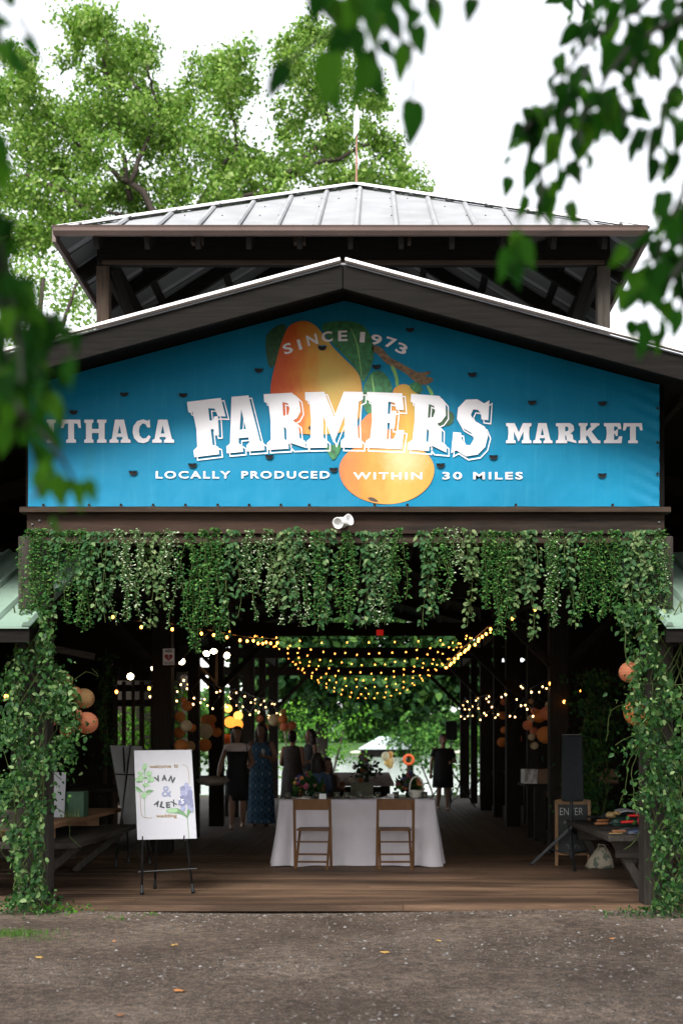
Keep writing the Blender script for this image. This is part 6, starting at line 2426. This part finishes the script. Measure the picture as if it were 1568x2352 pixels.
# seated guest in denim
Y = 18.3
person((at(728, 0, Y).x, Y, 0), R(200), 1.6, 'seated guest in a denim jacket at the plank table behind the left bouquet',
       dict(pelvis=(0, 0, .52), waist=(0, 0, .66), chest=(0, 0, .84), neck=(0, .01, .99), head=(0, -.01, 1.15), shL=(-.165, .01, .955), elL=(-.22, -.02, .7), wrL=(-.15, -.25, .74), shR=(.165, .01, .955), elR=(.22, -.02, .7), wrR=(.15, -.25, .74),
            hpL=(-.09, 0, .5), knL=(-.11, -.42, .5), anL=(-.11, -.4, .08), hpR=(.09, 0, .5), knR=(.11, -.42, .5), anR=(.11, -.4, .08)),
       [('jacket', [(1.0, 0, 0, .09, .075), (.95, 0, 0, .19, .1), (.84, 0, 0, .19, .135), (.66, 0, 0, .17, .125), (.46, 0, 0, .19, .15)], denim, dict(fold=.03))], (hair_br, long_), None,
       [('sleeve', [(-.165, .01, .955), (-.22, -.02, .7), (-.17, -.19, .73)], [.062, .052, .042], denim), ('sleeve', [(.165, .01, .955), (.22, -.02, .7), (.17, -.19, .73)], [.062, .052, .042], denim), ('trousers', [(-.09, 0, .5), (-.11, -.42, .5), (-.11, -.4, .1)], [.098, .068, .055], blackd), ('trousers', [(.09, 0, .5), (.11, -.42, .5), (.11, -.4, .1)], [.098, .068, .055], blackd)])
c = copy_tree(ch0)
c.location = (at(728, 0, Y).x - .06, Y - .22, 0)
c.rotation_euler = (0, 0, R(20))
c['label'] = 'dark folding chair under the guest in denim'
c['group'] = 'folding chairs along the plank table'
Y = 19.0
person((at(752, 0, Y).x, Y, 0), R(30), 1.5, 'seated girl with long dark hair facing the entrance beside the guest in denim',
       dict(pelvis=(0, 0, .52), waist=(0, 0, .66), chest=(0, 0, .84), neck=(0, .01, .99), head=(0, -.01, 1.15), shL=(-.165, .01, .955), elL=(-.22, -.02, .7), wrL=(-.15, -.25, .74), shR=(.165, .01, .955), elR=(.22, -.02, .7), wrR=(.15, -.25, .74),
            hpL=(-.09, 0, .5), knL=(-.11, -.42, .5), anL=(-.11, -.4, .08), hpR=(.09, 0, .5), knR=(.11, -.42, .5), anR=(.11, -.4, .08)),
       [('dress', [(1.0, 0, 0, .09, .075), (.95, 0, 0, .18, .1), (.84, 0, 0, .185, .13), (.66, 0, 0, .165, .12), (.5, 0, -.05, .19, .2), (.42, 0, -.2, .2, .3), (.3, 0, -.24, .2, .3)], patt, dict(fold=.03))], (hair_br, long_))
c = copy_tree(ch0)
c.location = (at(752, 0, Y).x + .08, Y + .2, 0)
c.rotation_euler = (0, 0, R(210))
c['label'] = 'dark folding chair under the seated girl'
c['group'] = 'folding chairs along the plank table'
# woman at the right
Y = 24.8
person((at(1017, 0, Y).x, Y, 0), R(12), 1.6, 'short haired woman in a black dress with pale bands walking in from the lake',
       dict(elL=(-.25, .03, 1.06), wrL=(-.28, -.02, .82), elR=(.28, .02, 1.08), wrR=(.13, -.18, 1.05), anL=(-.09, .1, .10), anR=(.09, -.03, .08)),
       [('dress', [(1.36, 0, 0, .14, .09), (1.31, 0, 0, .2, .115), (1.18, 0, -.005, .21, .15), (1.04, 0, 0, .2, .15), (.9, 0, 0, .215, .16), (.7, 0, 0, .225, .17), (.5, 0, 0, .235, .18)], bw, dict(fold=.05))],
       (hair_gr, short_), None,
       [('sleeve', [(-.165, .01, 1.335), (-.22, .02, 1.17)], [.07, .075], blackd), ('sleeve', [(.165, .01, 1.335), (.235, .015, 1.17)], [.07, .075], blackd)])
# seated person mostly hidden behind the speaker
Y = 18.5
person((at(1290, 0, Y).x, Y, 0), R(-35), 1.68, 'seated person in dark clothes and pale shoes behind the tall speaker',
       dict(pelvis=(0, 0, .52), waist=(0, 0, .66), chest=(0, 0, .84), neck=(0, .01, .99), head=(0, -.01, 1.15), shL=(-.165, .01, .955), elL=(-.22, -.02, .7), wrL=(-.12, -.3, .6), shR=(.165, .01, .955), elR=(.22, -.02, .7), wrR=(.12, -.3, .6),
            hpL=(-.09, 0, .5), knL=(-.11, -.42, .5), anL=(-.11, -.44, .08), hpR=(.09, 0, .5), knR=(.11, -.42, .5), anR=(.11, -.44, .08)),
       [('top', [(1.0, 0, 0, .09, .075), (.95, 0, 0, .19, .1), (.84, 0, 0, .19, .135), (.66, 0, 0, .17, .125), (.46, 0, 0, .19, .15)], blackd, dict(fold=.03))], (hair_bk, short_), None,
       [('sleeve', [(-.165, .01, .955), (-.22, -.02, .7), (-.14, -.24, .62)], [.062, .052, .042], blackd), ('sleeve', [(.165, .01, .955), (.22, -.02, .7), (.14, -.24, .62)], [.062, .052, .042], blackd), ('trousers', [(-.09, 0, .5), (-.11, -.42, .5), (-.11, -.44, .1)], [.1, .07, .06], blackd), ('trousers', [(.09, 0, .5), (.11, -.42, .5), (.11, -.44, .1)], [.1, .07, .06], blackd),
        ('shoe', [(-.11, -.38, .035), (-.11, -.50, .04), (-.11, -.62, .028)], [.045, .05, .03], plain('pale_shoe_canvas', (.42, .38, .33), .8)), ('shoe', [(.11, -.38, .035), (.11, -.50, .04), (.11, -.62, .028)], [.045, .05, .03], plain('pale_shoe_canvas_pair', (.42, .38, .33), .8))])
st_ = empty('stool', (at(1290, 0, 18.5).x, 18.5, 0), 'dark wooden stool under the seated person behind the speaker', 'stool')
mb = MB()
x, y = st_.location.x, 18.5
mb.lathe([(.17, .37), (.18, .39), (.17, .405)], (x, y, 0), 20)
mb.build('seat', M['inX'], st_)
for k in range(4):
    mb = MB()
    a = k * 1.571 + .78
    mb.tube([(x + .1 * math.cos(a), y + .1 * math.sin(a), .37), (x + .17 * math.cos(a), y + .17 * math.sin(a), 0)], .018, 8)
    mb.build('leg', M['inZ'], st_)

# ================================================================== LAKE SIDE
pv = empty('dock_shelter', (at(890, 0, 60).x, 60, -1.3), 'small dock shelter with pale metal hip roof by the lake', 'shelter')
Yd = 60
ze = at(0, 1719, Yd).z
xl, xr = at(823, 0, Yd).x, at(957, 0, Yd).x
xm, zt = at(893, 0, Yd).x, at(0, 1692, Yd + 1.5).z
mb = MB()
p1, p2, p3, p4 = Vector((xl, Yd, ze)), Vector((xr, Yd, ze)), Vector((xr, Yd + 3, ze)), Vector((xl, Yd + 3, ze))
a1, a2 = Vector((xm - .5, Yd + 1.5, zt)), Vector((xm + .5, Yd + 1.5, zt))
for poly in ([p1, p2, a2, a1], [p2, p3, a2], [p3, p4, a1, a2], [p4, p1, a1]):
    mb.slab(poly, (0, 0, -.05))
mb.build('roof', plain('pale_blue_roof_metal', (.62, .72, .74), .35, .1, .05, 2), pv)
mb = MB()
mb.span((xl + .1, Yd + .1, ze - .45), (xr - .1, Yd + .2, ze - .06))
mb.span((xl + .1, Yd + 2.7, ze - .45), (xr - .1, Yd + 2.8, ze - .06))
mb.build('eave_beam', M['oldX'], pv)
for x in (xl + .2, xr - .25):
    for yy in (Yd + .15, Yd + 2.75):
        mb = MB()
        mb.span((x - .08, yy - .08, -2.3), (x + .08, yy + .08, ze - .46))
        mb.build('post', M['oldZ'], pv)
mb = MB()
for k in range(30):
    mb.span((xl - 2, 37.5 + k * .86, -1.28), (xr + .6, 37.5 + k * .86 + .83, -1.22))
o = mb.build('dock', M['greyX'])
tag(o, 'grey plank dock leading out to the shelter on the lake', 'dock')
lr = empty('life_ring', at(938, 1745, 55), 'bright orange life ring hanging on a dock post', 'life ring')
mb = MB()
c = at(938, 1745, 55)
vs, fs = [], []
R0, r0 = .21, .06
for i in range(32):
    for k in range(10):
        a, t = i / 32 * 6.283, k / 10 * 6.283
        vs.append(c + Vector(((R0 + r0 * math.cos(t)) * math.cos(a), r0 * math.sin(t), (R0 + r0 * math.cos(t)) * math.sin(a))))
for i in range(32):
    for k in range(10):
        fs.append((i * 10 + k, ((i + 1) % 32) * 10 + k, ((i + 1) % 32) * 10 + (k + 1) % 10, i * 10 + (k + 1) % 10))
mb.add(vs, fs)
mb.build('ring', plain('orange_ring_foam', (.8, .12, .02), .5, 0, .05, 5), lr, True)
po = MB()
po.span((c.x - .09, 55.1, -2.3), (c.x + .06, 55.25, c.z + .3))
tag(po.build('dock_post', M['brownZ']), 'brown timber post carrying the orange life ring', 'post')
bal = [(885, 1737, 9, (.75, .66, .42), 'cream'), (896, 1733, 7, (.8, .4, .1), 'orange'), (890, 1750, 9, (.78, .5, .12), 'golden yellow'), (899, 1747, 7, (.8, .66, .4), 'pale peach'), (895, 1757, 8, (.75, .5, .12), 'deep yellow')]
for k, (px, py, r_, cc, cn) in enumerate(bal):
    c = at(px, py, 46 + .1 * k)
    o = empty('balloon', c, f'{cn} balloon in the small cluster on the dock', 'balloon', 'balloons on the dock')
    rad = r_ / F * 46
    mb = MB()
    mb.ball(c, (rad, rad, rad * 1.15), 18, 12)
    mb.build('skin', plain('balloon_%d' % k, cc, .4, 0, .08, 5), o, True)
    mb = MB()
    mb.tube([c - Vector((0, 0, rad * 1.12)), at(891, 1790, 46)], .006, 5)
    mb.build('string', M['card'], o)

def blobs_px(lst, Y, dy=.6, extra=0, edy=2.5):
    out = []
    for px, py, r in lst:
        p = at(px, py, Y + random.uniform(-dy, dy))
        out.append((p.x, p.y, p.z, r / F * Y))
        for _ in range(extra):
            q = at(px + random.uniform(-30, 30), py + random.uniform(-15, 40), Y + random.uniform(.5, edy))
            out.append((q.x, q.y, q.z, r / F * Y * random.uniform(.8, 1.1)))
    return out


# big cottonwood behind the roof
big = [(190, 45, 50), (250, 70, 58), (322, 92, 46), (165, 90, 36), (275, 140, 58), (345, 140, 26), (222, 165, 34), (30, 135, 38), (62, 180, 48), (20, 235, 60), (105, 260, 62), (185, 275, 66), (250, 235, 62), (325, 225, 56), (385, 235, 55), (440, 190, 45), (490, 135, 46), (545, 122, 36), (562, 185, 52), (505, 225, 62), (420, 300, 66),
       (330, 320, 62), (235, 355, 66), (140, 365, 66), (60, 335, 62), (25, 430, 56), (118, 455, 66), (212, 455, 56), (300, 430, 64), (400, 410, 66), (500, 330, 70), (480, 440, 62), (575, 430, 56), (655, 95, 40), (705, 68, 38), (755, 85, 40), (690, 150, 50), (785, 150, 52), (835, 195, 44), (862, 235, 28), (720, 225, 50),
       (660, 265, 50), (805, 280, 50), (862, 312, 44), (742, 340, 62), (662, 372, 52), (822, 385, 54), (902, 362, 36), (932, 402, 38), (972, 432, 24), (880, 435, 44), (650, 445, 46), (760, 440, 54), (600, 380, 40), (540, 390, 50), (90, 540, 60), (30, 540, 60), (170, 520, 50), (370, 490, 50)]
Yt = 36
tb0 = Vector((at(430, 0, Yt).x, Yt, -.1))
fork = at(430, 560, Yt)
limbs = [([tb0, Vector((tb0.x + .1, Yt, 6)), fork], .42, .2)]
for tx, ty, vx, vy in ((300, 420, 365, 265), (365, 265, 340, 150), (365, 265, 300, 180), (300, 420, 200, 350), (200, 350, 95, 255), (430, 500, 545, 340), (545, 340, 520, 180), (545, 340, 460, 290), (430, 520, 640, 420), (640, 420, 760, 300), (760, 300, 720, 120), (640, 420, 850, 330), (430, 540, 200, 480), (200, 480, 60, 400), (300, 460, 250, 200), (250, 200, 240, 70), (760, 420, 900, 400), (430, 540, 760, 420)):
    a, e = at(tx, ty, Yt + random.uniform(-.2, .6)), at(vx, vy, Yt + random.uniform(-.3, .5))
    big_r = .09 if ty > 380 else .055
    limbs.append((curve(a, e, 6, .12), big_r, big_r * .5))
limbs.append((curve(fork, at(300, 420, Yt), 5, .15), .17, .09))
limbs.append((curve(fork, at(430, 500, Yt), 3, .05), .2, .12))
make_tree('cottonwood_tree', 'tall light green leafy tree rising behind the cupola on the left', 'tree', tb0, blobs_px(big, Yt, .9, 2, 3.6), limbs, 820, .135, M['tree'])
# smaller trees at the left behind the eave
left = [(30, 640, 60), (110, 620, 55), (180, 600, 45), (60, 740, 60), (150, 700, 50), (200, 660, 40), (40, 850, 70), (130, 800, 60), (190, 740, 40), (20, 960, 60), (90, 920, 60), (200, 800, 40)]
Yl = 33
base = Vector((at(60, 0, Yl).x, Yl, -.1))
make_tree('young_tree', 'bright green smaller tree behind the left eave of the roof', 'tree', base, blobs_px(left, Yl, .6, 1), [([base, at(70, 900, Yl), at(100, 640, Yl)], .2, .06), (curve(at(70, 900, Yl), at(180, 640, Yl), 5, .1), .1, .04), (curve(at(75, 860, Yl), at(20, 700, Yl), 5, .1), .1, .04)], 480, .12, M['tree'])
# trees seen through the open gable and the aisle
sh = []
for px in range(640, 1110, 38):
    for py in range(1400, 1690, 36):
        lim = 1700 - 40 * abs(math.sin(px * .021 + 1)) - (30 if 820 < px < 960 else 0)
        if py < lim and random.random() < .88:
            sh.append((px + random.uniform(-15, 15), py + random.uniform(-12, 12), random.uniform(26, 42)))
Ys_ = 43
B = blobs_px(sh, Ys_, 1.2, 0)
up = []
for k in range(130):
    q = at(random.uniform(560, 1180), random.uniform(1080, 1600), Ys_ + random.uniform(-2.5, 3))
    up.append((q.x, q.y, q.z, random.uniform(1.0, 1.6)))
base = Vector((at(735, 0, 44).x, 44, -1.0))
make_tree('shade_tree', 'dark spreading tree with low hanging leaves framing the lake view', 'tree', base, B, [([base, at(740, 1600, 44), at(800, 1400, 44)], .28, .18), (curve(at(745, 1580, 44), at(1000, 1500, 43), 6, .2), .14, .05), (curve(at(740, 1600, 44), at(680, 1480, 43), 6, .2), .12, .05)], 560, .15, M['shade_tree'])
make_tree('tall_shade_tree', 'large dark tree crown above the lake bank seen between the rafters', 'tree', base + Vector((6.6, 1.5, 0)), up, [([base + Vector((6.6, 1.5, 0)), at(1130, 1500, 45.5), at(1000, 1250, 45)], .3, .2), (curve(at(1128, 1490, 45.3), at(1180, 1250, 44), 6, .2), .15, .06), (curve(at(1120, 1470, 45.3), at(700, 1250, 44), 6, .2), .15, .06)], 170, .30, M['shade_tree'])
# bushes along the bank and beside the hall
for k, (px, py, Y, w, h, mat, lab) in enumerate(((1058, 1785, 34.5, 1.0, .8, 'bush', 'bright green shrub on the bank right of the aisle end'), (720, 1680, 38, 1.6, 1.6, 'bush', 'pale green bush left of the aisle end behind the guests'), (1110, 1760, 36, 1.2, 1.0, 'bush', 'green shrub behind the right row of posts'),
                                             (230, 1670, 25, 1.6, 1.6, 'bush', 'sunlit bush behind the left part of the slatted screen'), (330, 1690, 26, 1.8, 1.5, 'bush', 'sunlit bush behind the right part of the slatted screen'), (1020, 1700, 60, 2.6, 1.6, 'far', 'soft green willow on the far right bank'), (40, 1235, 30, 2.2, 1.6, 'tree', 'tree crown seen between porch and gable at the left'), (1556, 1225, 30, 1.8, 1.2, 'tree', 'tree crown seen between porch and gable at the right'), (1330, 1380, 26, 1.4, 1.6, 'bush', 'bright foliage behind the garlands at the right'))):
    c = at(px, py, Y)
    bl2 = []
    for i in range(14):
        bl2.append((c.x + random.uniform(-w, w), c.y + random.uniform(-.5, .5), c.z + random.uniform(-h, h) * .6, random.uniform(.3, .5) * max(w, h) * .75))
    zb_ = ground_z(c.x, Y)
    limbs_ = [(curve((c.x + d * .2, Y, zb_), (c.x + d * w * .6, Y, c.z), 5, .08), .06, .025) for d in (-1, 0, 1)]
    make_tree('shrub' if 'crown' not in lab else 'small_tree', lab, 'shrub' if 'crown' not in lab else 'tree', (c.x, Y, zb_), bl2, limbs_, 260, .11 if Y < 50 else .2, M[mat])
# far shore woods
fb = []
for k in range(620):
    x = random.uniform(-150, 150)
    fb.append((x, random.uniform(432, 470), random.choice([4, 4, 8, 14]) + random.uniform(-2, 9), random.uniform(3, 5.5)))
o = leaf_mesh('far_woods', *blob_leaves(fb, 8, 1.5, 6), M['far'], LEAF)
tag(o, 'band of soft green woods along the far shore', kind='stuff')
mb = MB()
for k in range(14):
    x = random.uniform(-55, 30)
    mb.ball((x, 404, -.9), (random.uniform(1.5, 4), 1.2, random.uniform(.5, 1.1)), 10, 6)
o = mb.build('shore_rocks', plain('pale_shore_rock', (.3, .27, .24), .9, 0, .3, .5), None, True)
tag(o, 'pale rocks along the far lake shore', kind='stuff')

# ================================================================== OVERHANGING TREES NEAR THE CAMERA
def hang_tree(label, base, trunk, branches, singles, dens, Yr, size, seed):
    """branches: twig polylines in frame pixels with depth; singles: hand placed leaves"""
    r_ = random.Random(seed)
    t = empty('overhanging_tree', base, label, 'tree')
    mb = MB()
    for pts, r0, r1 in trunk:
        mb.tube(pts, [r0 + (r1 - r0) * i / (len(pts) - 1) for i in range(len(pts))], 10)
    mb.build('trunk', M['bark'], t, True)
    for tw, Y, step, spread, sz in branches:
        st = MB()
        pts = [at(p[0], p[1], Y + r_.uniform(-.08, .08)) for p in tw]
        st.tube(pts, [.006 - .004 * i / (len(pts) - 1) for i in range(len(pts))], 6, False)
        P, D, N, S = [], [], [], []
        for a, e in zip(pts[:-1], pts[1:]):
            k = max(1, int((e - a).length / step))
            for i in range(k):
                p = a.lerp(e, (i + r_.random()) / k)
                s_ = sz * r_.uniform(.7, 1.25)
                off = Vector((r_.uniform(-1, 1) * spread, r_.uniform(-1.2, 1.2) * spread, r_.uniform(-.9, .6) * spread))
                d = Vector((off.x * 4 + r_.uniform(-.4, .4), r_.uniform(-.5, .5), -.8 + r_.uniform(-.4, .5)))
                q = p + off
                P.append(q)
                D.append(d)
                N.append((r_.uniform(-1.1, 1.1), -.7, r_.uniform(-.4, .9)))
                S.append(s_)
        for (px, py, ln, ang) in singles.get(id(tw), []) if isinstance(singles, dict) else []:
            pass
        br = st.build('branch', M['twig'], t)
        leaf_mesh('leaves', np.array(P), np.array(D), np.array(N), np.array(S), M['near'], HEART, br)
    return t


STALK = (np.array([(0, .018, 0), (1, .012, 0), (1, -.012, 0), (0, -.018, 0)]), [(0, 1, 2, 3)])


def single_leaves(t, lst, twigs, Yt_):
    P, D, N, S, Q = [], [], [], [], []
    for px, py, ln, ang, Y in lst:
        d = Vector((math.cos(R(ang)), 0, math.sin(R(ang))))
        L = ln / F * Y
        p = at(px, py, Y) - d * L * .5
        P.append(p)
        D.append((d.x, random.uniform(-.2, .2), d.z))
        N.append((random.uniform(-.6, .6), -1, random.uniform(-.2, .5)))
        S.append(L)
        Q.append((-d.x * .5 + random.uniform(-.3, .3), 0, 1))
    br = None
    for tw in twigs:
        mb = MB()
        mb.tube([at(q[0], q[1], Yt_) for q in tw], .0022, 5, False)
        br = mb.build('branch', M['twig'], t)
    leaf_mesh('leaves', np.array(P), np.array(D), np.array(N), np.array(S), M['near'], HEART, br)
    leaf_mesh('leaves', np.array(P), np.array(Q), np.array(N), np.full(len(P), .045), M['near'], STALK, br)  # thin leaf stalks, not leaves, despite the object name


def unseen_shade_crown(t, spec):  # unseen foliage overhead and behind, added to shade drive, deck and board
    bl = [(random.uniform(*a), random.uniform(*c), random.uniform(*d), random.uniform(.9, 1.5)) for a, c, d, k in spec for _ in range(k)]
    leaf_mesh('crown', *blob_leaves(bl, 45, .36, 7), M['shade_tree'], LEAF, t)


lb = (-1.9, 1.2, -.05)
ltree = hang_tree('dark leafy tree overhanging the left edge and top of the view', lb,
                  [([lb, (-1.95, 1.2, 1.8), (-1.85, 1.3, 3.6), (-1.2, 1.6, 4.4)], .16, .06), ([(-1.85, 1.3, 3.4), (-1.2, 1.7, 3.7), (-.5, 1.9, 3.8)], .05, .02)],
                  [([(-80, 230), (-35, 380), (-5, 540), (20, 660), (45, 780), (50, 880)], 1.6, .010, .035, .044),
                   ([(-90, 450), (-20, 600), (40, 700), (85, 780), (95, 880), (80, 960)], 1.7, .013, .034, .042),
                   ([(-80, 640), (-15, 760), (40, 860), (45, 950), (80, 1040), (95, 1110), (75, 1150)], 1.75, .016, .03, .04),
                   ([(-90, 330), (-30, 500), (10, 640), (30, 760)], 1.6, .010, .035, .044),
                   ([(-60, 560), (0, 700), (50, 800), (110, 860)], 1.65, .013, .034, .042),
                   ([(10, 900), (90, 980), (140, 1050), (180, 1120)], 1.75, .026, .026, .04),
                   ([(-60, 620), (60, 690), (125, 735), (170, 765)], 1.75, .016, .022, .042),
                   ([(-20, -20), (-4, 60), (2, 110), (5, 160)], 1.8, .02, .02, .045)], {}, 1, 1.5, .05, 3)
single_leaves(ltree, [(74, 110, 58, -55, 1.7), (15, 125, 60, -80, 1.7), (10, 55, 50, -20, 1.7), (160, 860, 70, -100, 1.5), (210, 1130, 60, -70, 1.5), (100, 1090, 60, -100, 1.5)], [[(40, 40), (66, 70), (78, 85)]], 1.7)
mid = [(945, 282, 100, -92, 2.0), (923, 142, 82, -105, 2.0), (963, 95, 72, -80, 2.0), (862, 195, 95, -65, 1.9), (832, 185, 100, -110, 1.8), (752, 185, 125, -100, 1.7), (800, 55, 120, -80, 1.8), (1000, 32, 68, -75, 2.0), (1079, 26, 62, -105, 2.0), (635, 183, 85, -130, 1.7), (722, 18, 70, -100, 1.8), (890, 118, 55, -60, 1.9), (882, 20, 85, -95, 1.9), (842, 30, 100, -70, 1.8), (930, 12, 75, -60, 2.0),
       (770, 110, 90, -120, 1.75), (860, 70, 80, -90, 1.85), (905, 60, 75, -60, 1.95), (765, 20, 80, -60, 1.8), (945, 50, 60, -120, 2.0), (770, 230, 80, -80, 1.75), (990, 8, 40, -90, 2.0), (820, 105, 80, -85, 1.8), (850, 150, 70, -80, 1.85)]
single_leaves(ltree, mid, [[(640, -40), (720, 0), (770, 60), (760, 140)], [(800, -50), (850, 20), (900, 80), (950, 110)], [(860, 30), (860, 120), (850, 180)], [(945, 110), (946, 190), (945, 235)], [(960, -50), (995, 0), (1010, 20)], [(1070, -50), (1082, 0)], [(770, 60), (690, 120), (650, 150)]], 1.85)
unseen_shade_crown(ltree, [((-12, -2), (-13, -4), (2, 11), 100), ((-3, 1), (-13, -6), (3, 11), 36), ((-9, 0), (-5, -.8), (8.5, 12.8), 60)])

rb = (2.1, 1.6, -.05)
rtree = hang_tree('dark leafy tree overhanging the upper right of the view', rb,
                  [([rb, (2.15, 1.6, 1.8), (2.0, 1.8, 3.6), (1.4, 2.1, 4.4)], .16, .06), ([(2.05, 1.75, 3.0), (1.5, 2.2, 3.3), (1.1, 2.4, 3.2)], .05, .02)],
                  [([(1440, -20), (1400, 60), (1340, 110), (1290, 180), (1250, 260)], 2.3, .015, .04, .048),
                   ([(1600, 20), (1520, 60), (1440, 110), (1390, 180), (1340, 260), (1320, 330)], 2.2, .0135, .045, .05),
                   ([(1350, 150), (1310, 230), (1270, 320), (1240, 400), (1240, 470)], 2.3, .015, .032, .046),
                   ([(1240, 250), (1210, 290), (1195, 310)], 2.3, .014, .02, .046),
                   ([(1600, 120), (1560, 180), (1530, 230), (1510, 300)], 2.2, .014, .042, .048),
                   ([(1480, 60), (1450, 160), (1440, 210), (1400, 240)], 2.25, .014, .042, .048),
                   ([(1600, 380), (1550, 480), (1520, 560), (1500, 620), (1470, 690)], 2.1, .016, .036, .048),
                   ([(1600, 560), (1540, 640), (1480, 700), (1480, 770)], 2.1, .013, .03, .05),
                   ([(1600, 260), (1560, 320), (1540, 400)], 2.1, .014, .03, .05),
                   ([(1600, 500), (1560, 560), (1500, 590), (1420, 620)], 2.1, .02, .03, .05),
                   ([(1310, -30), (1330, 10), (1360, 40), (1400, 60)], 3.4, .011, .05, .05),
                   ([(1500, -20), (1460, 30), (1420, 40)], 2.3, .014, .042, .048),
                   ([(1590, -10), (1540, 20), (1500, 60), (1480, 120)], 2.2, .011, .045, .05)], {}, 1, 2.2, .05, 9)
single_leaves(rtree, [(1163, 432, 52, -100, 2.3), (1172, 335, 30, -120, 2.3), (1163, 372, 28, -120, 2.3), (1223, 343, 20, -90, 2.3), (1260, 470, 80, -85, 2.3), (1238, 490, 40, -110, 2.3), (1336, 330, 90, -100, 2.2), (1315, 490, 55, -70, 2.2), (1433, 310, 48, -100, 2.2), (1495, 392, 62, -100, 2.1), (1546, 380, 55, -100, 2.1), (1320, 400, 60, -60, 2.2), (1290, 415, 50, -100, 2.2),
                      (1208, 585, 78, -62, 2.0), (1160, 612, 80, -112, 2.0), (1186, 632, 66, -85, 2.0), (1182, 560, 55, -100, 2.0), (1476, 785, 80, -95, 1.9), (1500, 690, 70, -60, 1.9), (1550, 745, 70, -95, 1.9), (1455, 660, 60, -140, 1.9), (1510, 640, 80, -100, 1.9), (1520, 480, 80, -95, 2.0), (1545, 540, 80, -80, 2.0), (1420, 590, 60, -130, 1.9)],
              [[(1340, 380), (1290, 520), (1230, 550), (1190, 560)], [(1330, 300), (1335, 330)], [(1430, 240), (1434, 290)], [(1500, 330), (1496, 360)], [(1545, 300), (1548, 350)], [(1240, 400), (1255, 440)], [(1480, 700), (1478, 750)], [(1600, 660), (1552, 720)]], 2.1)
unseen_shade_crown(rtree, [((2, 12), (-13, -4), (2, 11), 100), ((-1, 3), (-13, -6), (3, 11), 36), ((0, 9), (-5, -.8), (8.5, 12.8), 60)])
